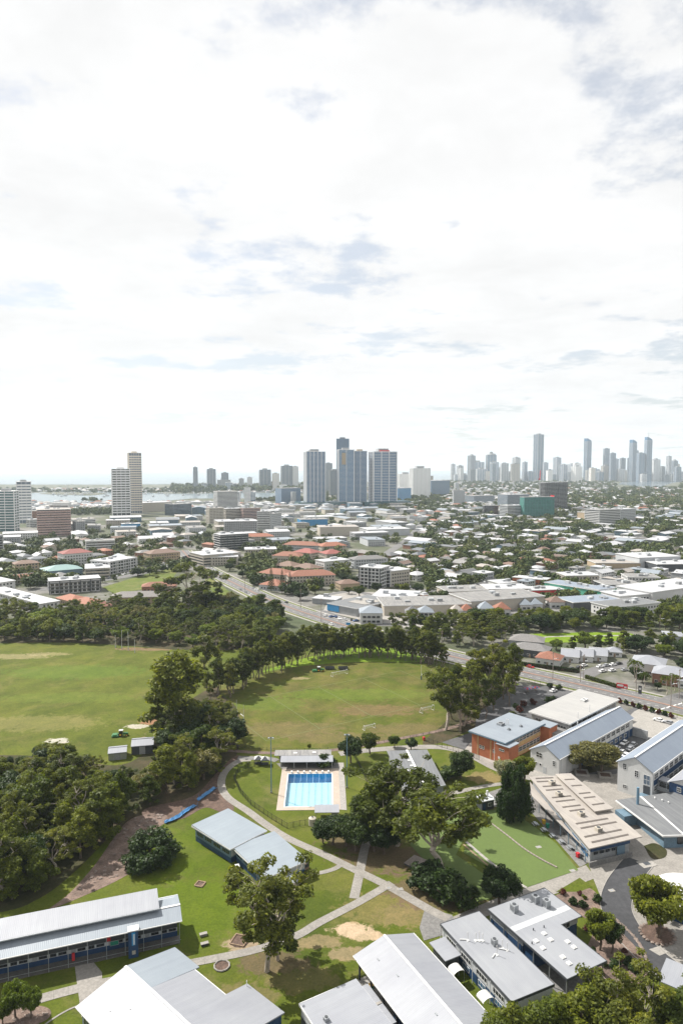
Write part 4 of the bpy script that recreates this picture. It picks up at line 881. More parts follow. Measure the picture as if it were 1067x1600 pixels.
# --- white flat hall behind it
b = Bld('sports_hall', 'large white flat roofed hall behind orange brick block', 'school building', G(890, 1131, 8.4), 42.6, 42, 18.6)
b.wall(.8, .8, 41.2, 17.8, .05, 8.0, 'grey_wall'); b.skillion(0, 0, 42, 18.6, 8.45, 8.45, 'roof_hall', .35); b.fascia(0, 0, 42, 18.6, 7.9, 8.5, 'white_trim', .12)
for k in range(9): b.win('f', 4.6 + k * 4.2, 5.4, 3.6, 2.0, 4, 1, 'pale_wall', off=-.8)
for k in range(3): b.win('l', 4 + k * 5, 5.2, 3.6, 1.2, 3, 1, off=-.8)
b.unit(29, 9.4, 8.45, 3.4, 1.9, .8, 'white_trim'); b.vent(8, 1.0, 8.45, 2.4, .12); b.vent(18, 1.2, 8.45, 3.2, .12)
b.wall(-6.5, 2, .75, 16, .05, 5.2, 'grey_wall', 'annexe'); b.skillion(-6.8, 1.7, .7, 16.3, 5.45, 5.45, 'roof_old', .25, 'annexe_roof')

# --- two long gabled blocks
b = Bld('gabled_block', 'long pale blue gabled white block beside orange brick block', 'school building', G(873, 1185, 7.5), 42.6, 58, 11.4)
b.wall(0, 0, 58, 11.4, .05, 7.45, 'white_paint'); b.gable(0, 0, 58, 11.4, 7.5, 3.2, 'roof_blue', .35, 'white_paint')
b.win('l', 7.9, 5.3, 2.4, 1.9, 2, 2, off=0, gm='glass_dark'); b.win('l', 1.9, 4.0, 1.2, 2.0, 2, 3); b.win('l', 8.9, 2.6, .7, .8, 1, 1); b.win('l', 7.3, 2.4, .9, 1.0, 1, 1); b.door('l', 5.6, .1, 1.2, 2.4, 'pale_wall')
b.part('lower_wall', MB().box(14, -.06, .06, 57.8, -.004, 3.2), 'navy')
for k in range(11):
    b.win('f', 12 + k * 4.1, 4.6, 3.0, 1.8, 3, 2, off=.0)
    b.win('f', 16 + k * 3.9, 1.2, 2.4, 1.4, 3, 1, off=.06) if k < 10 else None
for k in range(14): b.post(1.2 + k * 4.1, -.14, .06, 7.2, .06, 'pale_wall', 'downpipe')
b.vent(30, 9.3, 8.0, 2.2, .15); b.part('link_wall', MB().box(57.9, -6, .05, 58.6, 11.4, 3.6), 'grey_wall')
b = Bld('gabled_block', 'long pale blue gabled white block at right edge above grey canteen', 'school building', G(1019, 1206, 10.4), 43.4, 54, 11.6)
b.wall(0, 0, 54, 11.6, .05, 10.35, 'white_paint'); b.gable(0, 0, 54, 11.6, 10.4, 3.2, 'roof_blue', .35, 'white_paint')
for (v_, z, w, h, nx, nz) in ((9.2, 8.2, 1.3, 2.0, 2, 3), (5.2, 6.9, 1.3, 2.2, 2, 3), (9.0, 1.7, 1.4, 1.3, 2, 2)): b.win('l', v_, z, w, h, nx, nz)
b.win('l', 1.8, 5.4, 2.2, 3.3, 2, 2, 'white_trim', 'glass_grey'); b.door('l', 1.8, 1.6, 2.2, 3.4, 'charcoal')
b.part('ramp_wall', MB().box(-3.4, -.4, .05, -.05, 3.6, 2.2), 'steel_blue')
for k in range(12): b.win('f', 3 + k * 4.2, 7.2, 3.0, 1.8, 3, 2); b.win('f', 3 + k * 4.2, 3.2, 3.0, 1.8, 3, 2)
b.part('upper_band', MB().box(1, -.05, 5.2, 53.6, -.004, 7.0), 'navy')
b.skillion(3.5, -9.5, 7.2, -.45, 6.8, 6.9, 'roof_white', .2, 'link_roof'); b.part('link_balustrade', MB().box(3.6, -9.2, 3.3, 3.7, -.1, 4.6).box(7.0, -9.2, 3.3, 7.1, -.1, 4.6), 'grey_wall'); b.part('link_deck', MB().box(3.5, -9.3, 3.0, 7.2, -.1, 3.28), 'concrete_grey')
for k in range(4): b.post(3.7, -8.8 + k * 2.8, .05, 6.6, .1, 'galv', 'link_post')
b = Bld('administration_block', 'navy and white block with white roof at right edge', 'school building', G(1030, 1232.5, 7.6), 43.4, 40, 12)
b.o = b.o; b.wall(8, -10.6, 40, 0, .05, 7.4, 'white_paint'); b.part('upper_wall', MB().box(7.9, -10.7, 3.9, 40, .08, 7.35), 'navy'); b.gable(8, -10.6, 40, 0, 7.5, 2.6, 'roof_white', .4, 'white_paint')
b.part('plinth', MB().box(7.88, -10.72, .06, 40, .1, 1.3), 'steel_blue')
b.win('l', -3.0, 4.9, 1.3, 1.6, 2, 2, off=-7.88); b.win('l', -6.6, 4.9, 1.3, 1.6, 2, 2, off=-7.88); b.win('l', -3.0, 2.0, 1.0, 1.1, 1, 1, off=-7.98); b.win('l', -6.6, 2.0, 1.0, 1.1, 1, 1, off=-7.98)

# --- cream slotted-roof block (old tuckshop) with raised monitor and verandah
z = 5.2; C = [G(920, 1326, z), G(1003, 1307, z), G(888, 1211, z), G(826, 1213.5, z)]
ang = math.degrees(math.atan2((C[1] - C[0]).y, (C[1] - C[0]).x))
b = Bld('slotted_roof_block', 'cream slotted roof block with navy end wall above turf', 'school building', C[0], ang, 18.4, 42)
q = [b.loc(920, 1326, z), b.loc(1003, 1307, z), b.loc(888, 1211, z), b.loc(826, 1213.5, z)]
def quadp(q, f): return [((1 - a) * (1 - c) * q[0][0] + a * (1 - c) * q[1][0] + a * c * q[2][0] + (1 - a) * c * q[3][0], (1 - a) * (1 - c) * q[0][1] + a * (1 - c) * q[1][1] + a * c * q[2][1] + (1 - a) * c * q[3][1]) for a, c in f]
def slab(b, name, q, f, z0, z1, mat, parent=None): return b.part(name, MB().prism(quadp(q, f), z0, z1), mat, parent)
slab(b, 'roof', q, [(0, 0), (1, 0), (1, 1), (0, 1)], z - .28, z, 'roof_cream')
slab(b, 'wall', q, [(.06, .03), (.80, .03), (.80, .97), (.06, .97)], .05, z - .3, 'grey_wall')
slab(b, 'end_band', q, [(.06, .022), (.80, .022), (.80, .029), (.06, .029)], 3.4, z - .32, 'navy'); slab(b, 'end_band', q, [(.55, .018), (.70, .018), (.70, .0215), (.55, .0215)], .1, 3.4, 'steel_blue')
slab(b, 'end_lower_wall', q, [(.0, -.01), (.80, -.01), (.80, .0), (.0, .0)], .05, 1.4, 'concrete_grey')
for k in range(4): slab(b, 'window', q, [(.12 + k * .11, .018), (.19 + k * .11, .018), (.19 + k * .11, .0215), (.12 + k * .11, .0215)], 2.5, 3.2, 'glass_dark')
mon = slab(b, 'monitor_roof', q, [(.62, .36), (1.02, .36), (1.02, .98), (.62, .98)], z + .75, z + 1.0, 'roof_cream'); slab(b, 'monitor_wall', q, [(.66, .38), (.98, .38), (.98, .96), (.66, .96)], z - .01, z + .75, 'cream_wall')
for (c, a0, a1) in ((.045, .12, .82), (.115, .08, .80), (.215, .14, .86), (.275, .13, .78), (.44, .22, .54), (.50, .15, .54), (.585, .12, .54), (.645, .11, .54), (.76, .12, .52), (.82, .12, .56), (.90, .08, .54), (.955, .12, .56)):
    slab(b, 'roof_slot', q, [(a0, c), (a1, c), (a1, c + .019), (a0, c + .019)], z + .003, z + .05, 'slot_dark')
for (c, a0, a1) in ((.44, .70, .96), (.55, .68, .94), (.62, .68, .94), (.75, .70, .94), (.86, .70, .94)): slab(b, 'roof_slot', q, [(a0, c), (a1, c), (a1, c + .019), (a0, c + .019)], z + 1.003, z + 1.05, 'slot_dark', mon)
for (a, c) in ((.40, .16), (.36, .375), (.30, .68), (.38, .86)):
    p = quadp(q, [(a, c)])[0]; b.unit(p[0], p[1], z, 1.7, 1.5, 1.1, 'cream_wall')
lq = [b.loc(918, 1331, 3.7), q[0], q[3], b.loc(822, 1240, 3.7)]
p0 = b.loc(916, 1329.5, 3.6); p1 = b.loc(830, 1243, 3.6)
vq = [p0, (q[0][0] + .1, q[0][1] + .4), (q[3][0] + .1, q[3][1] - .4), p1]
slab(b, 'verandah_roof', vq, [(0, 0), (1, 0), (1, 1), (0, 1)], 3.5, 3.66, 'roof_cream')
for k in range(8):
    p = quadp(vq, [(.08, .02 + k * .137)])[0]; b.post(p[0], p[1], .1, 3.5, .08, 'steel_blue')
for k in range(7):
    slab(b, 'shopfront_window', q, [(.052, .06 + k * .13), (.059, .06 + k * .13), (.059, .15 + k * .13), (.052, .15 + k * .13)], 1.0, 2.9, 'glass_blue')
slab(b, 'verandah_floor', vq, [(0, 0), (1.0, 0), (1.0, 1), (0, 1)], .10, .2, 'concrete_grey')
SAW = b
# --- grey canteen roof
z = 4.4; C0 = G(1035, 1305, z); b = Bld('canteen_block', 'grey low pitched roof block below gabled block at right edge', 'school building', C0, 15.0, 18, 21)
q = [b.loc(1035, 1305, z), b.loc(1120, 1303, z), b.loc(1060, 1236, z), b.loc(962, 1250, z)]
slab(b, 'roof', q, [(0, 0), (1, 0), (1, 1), (0, 1)], z - .25, z, 'roof_grey'); slab(b, 'wall', q, [(.06, .04), (.94, .04), (.94, .96), (.1, .96)], .05, z - .26, 'steel_blue')
slab(b, 'ridge_strip', q, [(.37, -.004), (.40, -.004), (.40, 1.004), (.37, 1.004)], z - .02, z + .08, 'white_trim'); slab(b, 'fascia', q, [(-.01, -.012), (1, -.012), (1, -.001), (-.01, -.001)], z - .5, z + .03, 'white_trim')
slab(b, 'fascia', q, [(-.012, 0), (-.001, 0), (-.001, 1), (-.012, 1)], z - .45, z + .03, 'white_trim')
for (a, c) in ((.55, .9), (.62, .82), (.68, .75)): p = quadp(q, [(a, c)])[0]; b.vent(p[0], p[1], z, .4, .16)
p = quadp(q, [(.22, .82)])[0]; b.part('flue', MB().tube((p[0], p[1], z), (p[0], p[1], z + 5.4), .42, None, 10), 'pole_blue')
for k in range(3): slab(b, 'window', q, [(.3 + k * .16, .03), (.4 + k * .16, .03), (.4 + k * .16, .038), (.3 + k * .16, .038)], 1.2, 3.2, 'glass_dark')
p = b.loc(985, 1290, 0); b.part('plant_screen', MB().box(p[0] - 2.6, p[1] - .2, .1, p[0] + 2.4, p[1] + 4.2, 3.3), 'steel_blue')
# --- grey ridged roof beside the pool
b = Bld('change_rooms', 'grey roofed long building with pale ridge strip right of pool', 'school building', G(630, 1235, 4.2), -174 + 100, 1, 1)
b.r.rotation_euler = (0, 0, math.radians(0)); b.a = 0
z = 4.2; q = [b.loc(634, 1236, z), b.loc(696, 1226, z), b.loc(667, 1171, z), b.loc(604, 1173, z)]
slab(b, 'roof', q, [(0, 0), (1, 0), (1, 1), (0, 1)], z - .25, z, 'roof_grey'); slab(b, 'wall', q, [(.05, .03), (.95, .03), (.95, .97), (.05, .97)], .05, z - .26, 'grey_wall')
slab(b, 'ridge_strip', q, [(.47, -.003), (.52, -.003), (.52, 1.003), (.47, 1.003)], z - .02, z + .09, 'white_trim'); slab(b, 'fascia', q, [(0, -.012), (1, -.012), (1, -.001), (0, -.001)], z - .4, z + .03, 'galv')
for (a, c) in ((.3, .45), (.42, .56), (.6, .3), (.42, .7)): p = quadp(q, [(a, c)])[0]; b.part('roof_hatch', MB().box(p[0] - .5, p[1] - .4, z - .01, p[0] + .5, p[1] + .4, z + .2), 'white_trim')
for k in range(5): slab(b, 'window', q, [(.951, .1 + k * .17), (.958, .1 + k * .17), (.958, .2 + k * .17), (.951, .2 + k * .17)], 1.6, 3.0, 'glass_dark')
# --- kiosk on the turf
b = Bld('kiosk', 'small navy kiosk with pale flat roof at head of turf', 'kiosk', G(752, 1268), 20, 5, 4)
b.wall(.3, .3, 4.7, 3.7, .1, 3.0, 'charcoal'); b.skillion(-.2, -.2, 5.2, 4.2, 3.3, 3.3, 'pale_wall', .25); b.part('flue', MB().box(3.3, 2.2, 3.3, 3.8, 2.7, 5.2), 'white_trim'); b.part('tank', MB().tube((1.8, 2, 3.3), (1.8, 2, 4.1), 1.0, .8, 10), 'galv')
b.win('f', 3.2, 1.0, 1.4, 1.2, 2, 1, off=-.3); b.door('f', 1.2, .1, .9, 2.1, 'navy', off=-.3)
# --- white domed shelter at the right edge
dm = thing('domed_shelter', 'white domed fabric shelter at right edge behind round tree bed', 'shelter', (*G(1072, 1418), 0), 0)
mb = MB(); nr, ns = 6, 24; rings = []
for i in range(nr + 1):
    t = math.pi / 2 * i / nr
    rings.append([(8.2 * math.cos(t) * math.cos(2 * math.pi * k / ns), 8.2 * math.cos(t) * math.sin(2 * math.pi * k / ns), 3.4 + 2.6 * math.sin(t)) for k in range(ns)])
for i in range(nr):
    for k in range(ns): mb.poly([rings[i][k], rings[i][(k + 1) % ns], rings[i + 1][(k + 1) % ns], rings[i + 1][k]])
mb.obj('roof', 'white_paint', dm, True)
mb = MB().prism([(7.6 * math.cos(2 * math.pi * k / ns), 7.6 * math.sin(2 * math.pi * k / ns)) for k in range(ns)], .05, 3.39); mb.obj('wall', 'navy', dm)
# --- roof corner at the bottom right
b = Bld('covered_walkway', 'white roof corner at lower right beside driveway', 'walkway', G(1026, 1531, 3.5), -38, 22, 8)
b.skillion(0, 0, 22, 8, 3.5, 3.6, 'roof_white', .2); [b.post(u, v_, .05, 3.3, .1) for u in (.4, 7, 14, 21) for v_ in (.4, 7.6)]
# ------------------------------------------------------------------ pool and its surroundings
def pool_water():
    m, nt, N, L, b = nodes_of('pool_water')
    fr = N.new('ShaderNodeFresnel'); fr.inputs[0].default_value = 1.33
    v = coord(N, L); bp = N.new('ShaderNodeBump'); bp.inputs['Strength'].default_value = .15; bp.inputs['Distance'].default_value = .05
    L.new(tex(N, L, 'n', v, 1.5, 4, .6), bp.inputs['Height']); L.new(bp.outputs[0], fr.inputs['Normal'])
    tr = N.new('ShaderNodeBsdfTransparent'); tr.inputs[0].default_value = (.93, .98, 1, 1); gl = N.new('ShaderNodeBsdfGlossy'); gl.inputs['Roughness'].default_value = .06; L.new(bp.outputs[0], gl.inputs['Normal'])
    mx = N.new('ShaderNodeMixShader'); L.new(fr.outputs[0], mx.inputs[0]); L.new(tr.outputs[0], mx.inputs[1]); L.new(gl.outputs[0], mx.inputs[2])
    L.new(mx.outputs[0], N['Material Output'].inputs['Surface'])
pool_water()
pl = Bld('swimming_pool', 'rectangular swimming pool with pale blue water and lane lines', 'pool', PO, math.degrees(PA), PLW, PLL)
D, DD, y1, y2 = 1.15, 3.4, PLL - 4.4, PLL - 2.4
mb = MB(); mb.poly([(0, 0, -D), (PLW, 0, -D), (PLW, y1, -D), (0, y1, -D)]); mb.poly([(0, y1, -D), (PLW, y1, -D), (PLW, y2, -DD), (0, y2, -DD)], 1); mb.poly([(0, y2, -DD), (PLW, y2, -DD), (PLW, PLL, -DD), (0, PLL, -DD)], 1)
mb.poly([(0, 0, -D), (PLW, 0, -D), (PLW, 0, .12), (0, 0, .12)]); mb.poly([(0, PLL, -DD), (PLW, PLL, -DD), (PLW, PLL, .12), (0, PLL, .12)], 1)
for x in (0, PLW): mb.poly([(x, 0, -D), (x, y1, -D), (x, y2, -DD), (x, PLL, -DD), (x, PLL, .12), (x, 0, .12)])
pl.part('tank', mb, ['pool_floor', 'pool_deep'])
e = .01; mb = MB().poly([(e, e, -.02), (PLW - e, e, -.02), (PLW - e, PLL - e, -.02), (e, PLL - e, -.02)])
pl.part('water', mb, 'pool_water')
for k in range(7):
    x = PLW * (k + .5) / 7; pl.part('lane_line', MB().box(x - .11, 1.5, -D + .004, x + .11, y1 - .2, -D + .012), 'pool_line')
for k in range(1, 7): pl.part('lane_rope', MB().box(PLW * k / 7 - .03, .1, -.04, PLW * k / 7 + .03, PLL - .1, .02), 'pool_floor')
cp = MB()
for (a, b_, c, d) in ((-.35, -.35, PLW + .35, 0), (-.35, PLL, PLW + .35, PLL + .35), (-.35, 0, 0, PLL), (PLW, 0, PLW + .35, PLL)): cp.box(a, b_, .02, c, d, .16)
pl.part('coping', cp, 'white_trim')
for k in range(7):
    x = PLW * (k + .5) / 7; o = pl.part('starting_block', MB().hexa([(x - .3, PLL + .4, .12), (x + .3, PLL + .4, .12), (x + .3, PLL + 1.0, .12), (x - .3, PLL + 1.0, .12), (x - .3, PLL + .36, .75), (x + .3, PLL + .36, .75), (x + .3, PLL + 1.0, .9), (x - .3, PLL + 1.0, .9)]), 'white_trim')
def deck_pt(u, v): return pool_pt(u, v)
dk = MB()
for (a, b_, c, d) in ((-2.6, -2.3, PLW + 2.6, -.36), (-2.6, PLL + .36, PLW + 2.6, PLL + 4.2), (-2.6, -.36, -.36, PLL + .36), (PLW + .36, -.36, PLW + 2.6, PLL + .36)):
    dk.hexa([(*deck_pt(x, y), z) for z in (.02, .13) for x, y in ((a, b_), (c, b_), (c, d), (a, d))])
struct(dk.obj('pool_deck', 'pool_deck'))
struct(sheet('pool_apron', [tuple(deck_pt(PLW + 2.6, -2.3)), tuple(deck_pt(PLW + 4.6, -2.6)), tuple(deck_pt(PLW + 4.6, PLL + 9)), tuple(deck_pt(PLW + 2.6, PLL + 9))], .11, 'concrete_pale', True))
struct(sheet('pool_apron', [tuple(deck_pt(-2.6, PLL + 4.2)), tuple(deck_pt(PLW + 2.6, PLL + 4.2)), tuple(deck_pt(PLW + 2.6, PLL + 9)), tuple(deck_pt(-5, PLL + 9))], .1, 'concrete_grey', True))
s = Bld('pool_shelter', 'long white skillion roofed shelter at far end of pool', 'shelter', pool_pt(-4.2, PLL + 4.0), math.degrees(PA), 20.5, 8.6)
s.skillion(-1.5, 3.6, 19.6, 9.4, 3.6, 3.3, 'roof_old', .18); s.skillion(1.0, -.4, 20.2, 3.62, 2.9, 3.55, 'roof_white', .16, 'front_roof')
s.wall(.2, 6.0, 19.2, 9.0, .1, 3.1, 'grey_wall'); [s.post(1.4 + k * 4.6, .1, .1, 2.8, .08, 'galv') for k in range(5)]
for (u, v_) in ((6.2, 6.0), (13.2, 6.4)): s.part('skylight', MB().box(u - .7, v_ - .5, 3.38, u + .7, v_ + .5, 3.62), 'white_trim')
for k in range(4): s.part('door', MB().box(2.6 + k * 4, 5.94, .15, 3.7 + k * 4, 5.997, 2.2), 'steel_blue')
s = Bld('timing_shelter', 'small white roofed shelter at near right corner of pool', 'shelter', G(493, 1282), math.degrees(PA), 7.4, 4.6)
s.skillion(-.3, -.3, 7.4, 4.6, 2.7, 2.8, 'roof_white', .16); [s.post(u, v_, .1, 2.6, .07) for u in (.2, 7) for v_ in (.2, 4.2)]; s.wall(5, .4, 7, 4, .1, 2.3, 'grey_wall', 'locker')
t = thing('water_tank', 'round white plastic water tank in front of small pool shelter', 'tank', (*G(488, 1289), 0)); MB().tube((0, 0, .05), (0, 0, 2.2), 1.15, None, 16).tube((0, 0, 2.2), (0, 0, 2.6), 1.15, .3, 16).obj('shell', 'cream_wall', t, False); MB().tube((0, 0, 2.6), (0, 0, 2.75), .3, None, 10).obj('lid', 'charcoal', t)
for i, (px, py, lab) in enumerate(((404, 1194, 'left'), (414, 1195, 'right'))):
    g = G(px, py); t = thing('marquee', f'{lab} one of two black and white marquees beside pool shelter', 'marquee', (g.x, g.y, 0), .1, 'marquees by the pool')
    c = MB(); hw = 1.5
    for k in range(4):
        a = [(-hw, -hw), (hw, -hw), (hw, hw), (-hw, hw)]; p, q = a[k], a[(k + 1) % 4]; c.poly([(*p, 2.3), (*q, 2.3), (0, 0, 3.4)], k % 2); c.poly([(*p, 2.0), (*q, 2.0), (*q, 2.3), (*p, 2.3)], 0)
    c.obj('canopy', ['charcoal', 'white_paint'], t)
    for p in ((-hw, -hw), (hw, -hw), (hw, hw), (-hw, hw)): MB().box(p[0] - .05, p[1] - .05, .05, p[0] + .05, p[1] + .05, 2.1).obj('leg', 'black_metal', t)
    MB().box(-1.3, -.3, .05, 1.3, .4, .85).obj('table', 'charcoal', t)
for (px, py, ty, lab) in ((424, 1239, 1152, 'left side'), (542, 1231, 1147, 'right side')):
    g = G(px, py); h = ZAT(ty, g.y); t = thing('floodlight_pole', f'tall blue floodlight pole at {lab} of pool', 'light pole', (g.x, g.y, 0), 0, 'floodlight poles by the pool')
    MB().tube((0, 0, 0), (0, 0, h), .2, .11, 10).obj('pole', 'pole_blue', t); MB().box(-.9, -.06, h - .15, .9, .06, h).obj('crossarm', 'pole_blue', t); MB().tube((0, 0, 0), (0, 0, .5), .34, .34, 10).obj('footing', 'concrete', t)
    for x in (-.7, .7): MB().hexa([(x - .25, -.4, h - .45), (x + .25, -.4, h - .45), (x + .25, -.1, h - .35), (x - .25, -.1, h - .35), (x - .25, -.35, h - .1), (x + .25, -.35, h - .1), (x + .25, -.05, h), (x - .25, -.05, h)]).obj('lamp', 'galv', t)
def fence(label, pix, h, step=2.4, mat='black_metal', group=None, world=None, rails=True, pick=.35, name='fence'):
    line = world or [G(*p) for p in pix]; t = thing(name, label, 'fence', (line[0].x, line[0].y, 0), 0, group); o = line[0]
    fill = MB(); me = MB().box(-.05, -.05, 0, .05, .05, h + .08).mesh('post', mat)
    for i in range(len(line) - 1):
        a, b_ = line[i], line[i + 1]; L_ = (b_ - a).length; n = max(1, round(L_ / step)); d = (b_ - a) / n
        for k in range(n): p = a + d * k - o; link('post', me, t, (p.x, p.y, 0))
        A, B = a - o, b_ - o
        for z in (.15, h - .12): fill.tube((A.x, A.y, z), (B.x, B.y, z), .03, None, 4)
        for k in range(int(L_ / pick)): p = A.lerp(B, (k + .5) / (L_ / pick)); fill.tube((p.x, p.y, .12), (p.x, p.y, h), .018, None, 3, cap=False)
    link('post', me, t, ((line[-1] - o).x, (line[-1] - o).y, 0)); stuff(fill.obj('pickets', mat, t)); return t
fence('black picket fence curving round lawn left of pool', [(408, 1196), (388, 1200), (372, 1208), (366, 1219), (376, 1240), (392, 1258), (412, 1272), (432, 1285), (449, 1295)], 1.9, 2.4, pick=.22)
fence('short black picket fence in front of pool lawn', [(449, 1295), (468, 1291), (486, 1289)], 1.9, 2.2, pick=.22)
fence('black picket fence right of pool', [(545, 1170), (560, 1195), (573, 1222)], 1.8, 2.2, pick=.25)
fence('low dark fence along near edge of rugby field', [(372, 1168), (440, 1174), (500, 1173), (560, 1167), (620, 1157), (690, 1143)], 1.0, 3.0, pick=1.2)
fence('black gate fence beside orange brick block', [(663, 1158), (690, 1168), (725, 1178), (748, 1188)], 1.9, 2.4, pick=.3)
fence('dark school fence along the main road', None, 1.8, 3.0, world=[p for p in ribbon_pts(RL, 13.4)][2:46:2], pick=.45)
fence('dark fence behind rugby field by the road', [(600, 1012), (650, 1024), (700, 1038)], 1.6, 3, pick=.5)

# ------------------------------------------------------------------ sports gear, sheds, vehicles, small things on the grounds
for i, (px, py, ty, w) in enumerate(((181, 1012, 992, 'leftmost'), (191, 1014, 985, 'second'), (201, 1016, 987, 'third'), (211, 1020, 999, 'rightmost'))):
    g = G(px, py); h = ZAT(ty, g.y); t = thing('goal_post', f'{w} of four tall white goal posts at back of left field', 'goal post', (g.x, g.y, 0), 0, 'goal posts of the left field')
    MB().tube((0, 0, 0), (0, 0, h), .14, .1, 8).obj('pole', 'white_trim', t); MB().tube((0, 0, .05), (0, 0, 1.8), .26, .26, 8).obj('pad', 'pale_wall', t)
def rugby(pa_, pb_, h, lab):
    a, b_ = G(*pa_), G(*pb_); t = thing('rugby_posts', lab, 'goal', (a.x, a.y, 0), math.atan2((b_ - a).y, (b_ - a).x), 'rugby posts'); w = (b_ - a).length
    for x in (0, w): MB().tube((x, 0, 0), (x, 0, h), .1, .07, 8).obj('upright', 'white_trim', t); MB().tube((x, 0, .02), (x, 0, 2.0), .28, .28, 8).obj('pad', 'navy', t)
    MB().tube((0, 0, 3), (w, 0, 3), .1, .1, 8).obj('crossbar', 'white_trim', t)
rugby((658, 1062), (673, 1069), 7.5, 'white rugby posts with dark pads at back right of near field'); rugby((370, 1121), (381, 1130), 8.0, 'white rugby posts with dark pads at left edge of near field')
def soccer(pa_, pb_, dep, lab, h=2.4):
    a, b_ = G(*pa_), G(*pb_); t = thing('soccer_goal', lab, 'goal', (a.x, a.y, 0), math.atan2((b_ - a).y, (b_ - a).x), 'soccer goals'); w = (b_ - a).length; r = .09
    for x in (0, w): MB().tube((x, 0, 0), (x, 0, h), r).obj('upright', 'white_trim', t); MB().tube((x, 0, h), (x, dep * .5, h), r * .7).tube((x, dep * .5, h), (x, dep, .05), r * .7).tube((x, 0, .06), (x, dep, .06), r * .7).obj('side_stay', 'white_trim', t)
    MB().tube((0, 0, h), (w, 0, h), r).obj('crossbar', 'white_trim', t); nt = MB()
    for k in range(16): x = w * k / 15; nt.tube((x, dep * .5, h), (x, dep, .05), .012, None, 3, cap=False)
    for k in range(6): z = h * k / 6 + .1; y = dep - dep * .5 * z / h; nt.tube((0, y, z), (w, y, z), .012, None, 3, cap=False)
    stuff(nt.obj('net', 'pale_wall', t))
soccer((660, 1115), (678, 1110), 2.2, 'white soccer goal beside right hand trees of near field'); soccer((520, 1058), (543, 1053), 2.2, 'white soccer goal in front of back tree row'); soccer((570, 1142), (586, 1138), 1.8, 'small white training goal at near side of near field', 2.0)
def shed(label, p0, ang, L, Wd, z, rise, wm, rm):
    b = Bld('garden_shed', label, 'shed', G(*p0), ang, L, Wd, 'sheds by the left field'); b.wall(0, 0, L, Wd, .05, z, wm); b.gable(0, 0, L, Wd, z, rise, rm, .2, wm, .1, rm); b.door('f', L / 2, .06, 2.2, z - .5, 'grey_wall'); b.win('l', Wd / 2, 1.2, 1.2, .8, 2, 1)
    return b
shed('smaller pale green shed at edge of left field', (170, 1189), 15, 6.4, 6.0, 3.0, .9, 'galv', 'roof_white'); shed('larger dark shed with white roof at edge of left field', (206, 1180), 12, 8.0, 7.5, 3.6, 1.2, 'charcoal', 'roof_white')
def tractor(label, px, py, rz):
    g = G(px, py); t = thing('tractor', label, 'tractor', (g.x, g.y, 0), rz, 'green tractors on the fields')
    MB().hexa([(.2, -.55, .7), (2.3, -.45, .7), (2.3, .45, .7), (.2, .55, .7), (.2, -.5, 1.5), (2.2, -.4, 1.35), (2.2, .4, 1.35), (.2, .5, 1.5)]).obj('bonnet', 'tractor_green', t)
    c = MB().box(-1.3, -.75, .9, .2, .75, 1.3).obj('cab', 'tractor_green', t); MB().box(-1.2, -.7, 1.3, .1, .7, 2.4).obj('cab_glass', 'glass_dark', c); MB().box(-1.4, -.8, 2.4, .3, .8, 2.6).obj('cab_roof', 'pale_wall', c)
    for (x, y, r) in ((-.8, -.95, .85), (-.8, .75, .85), (1.7, -.8, .5), (1.7, .62, .5)): w = MB().tube((x, y, r), (x, y + .22, r), r, None, 14).obj('wheel', 'rubber', t); MB().tube((x, y - .01, r), (x, y + .23, r), r * .5, None, 10).obj('hub', 'sign_yellow', w)
    d = MB().box(-4.2, -1.5, .3, -1.5, 1.5, .75); d.box(-3.8, -1.2, .75, -2.0, 1.2, 1.1); d.obj('mower_deck', 'tractor_green', t)
tractor('green tractor with mower parked behind the two sheds', 192, 1150, .2); tractor('green tractor under back tree row of near field', 500, 1049, 0.1)
g = G(522, 1048)
for i, (px, py, s_) in enumerate(((515, 1046, 1.0), (536, 1046, .9))):
    g = G(px, py); t = thing('mower_trailer', f"{'left' if i == 0 else 'right'} of two dark trailers beside tractor under back tree row", 'trailer', (g.x, g.y, 0), .1, 'trailers by the tractor')
    MB().box(-2.6, -1.1, .6, 2.6, 1.1, .85).box(-2.6, -1.1, .85, -2.5, 1.1, 1.6).box(2.5, -1.1, .85, 2.6, 1.1, 1.6).box(-2.5, -1.1, .85, 2.5, -1.0, 1.5).box(-2.5, 1.0, .85, 2.5, 1.1, 1.5).obj('tray', 'charcoal', t)
    for x in (-.6, .6):
        for y in (-1.15, .95): MB().tube((x, y, .4), (x, y + .2, .4), .4, None, 12).obj('wheel', 'rubber', t)
# golf buggy by the classrooms
g = G(371, 1363); t = thing('golf_buggy', 'white roofed golf buggy beside lower skillion classroom', 'buggy', (g.x, g.y, 0), 1.9); MB().hexa([(-1.2, -.55, .3), (1.2, -.5, .3), (1.2, .5, .3), (-1.2, .55, .3), (-1.2, -.55, .8), (1.0, -.45, .7), (1.0, .45, .7), (-1.2, .55, .8)]).obj('body', 'charcoal', t); MB().box(-1.2, -.6, 1.8, .8, .6, 1.9).obj('roof', 'white_trim', t)
for (x, y) in ((-1.1, -.5), (-1.1, .5), (.7, -.5), (.7, .5)): MB().tube((x, y, .75), (x * .98, y, 1.82), .03, None, 5).obj('pillar', 'black_metal', t)
for (x, y) in ((-.8, -.62), (-.8, .5), (.8, -.58), (.8, .46)): MB().tube((x, y, .26), (x, y + .14, .26), .26, None, 10).obj('wheel', 'rubber', t)
MB().box(-.5, -.45, .8, .1, .45, .95).box(-.6, -.45, .9, -.48, .45, 1.4).obj('seat', 'cream_wall', t)
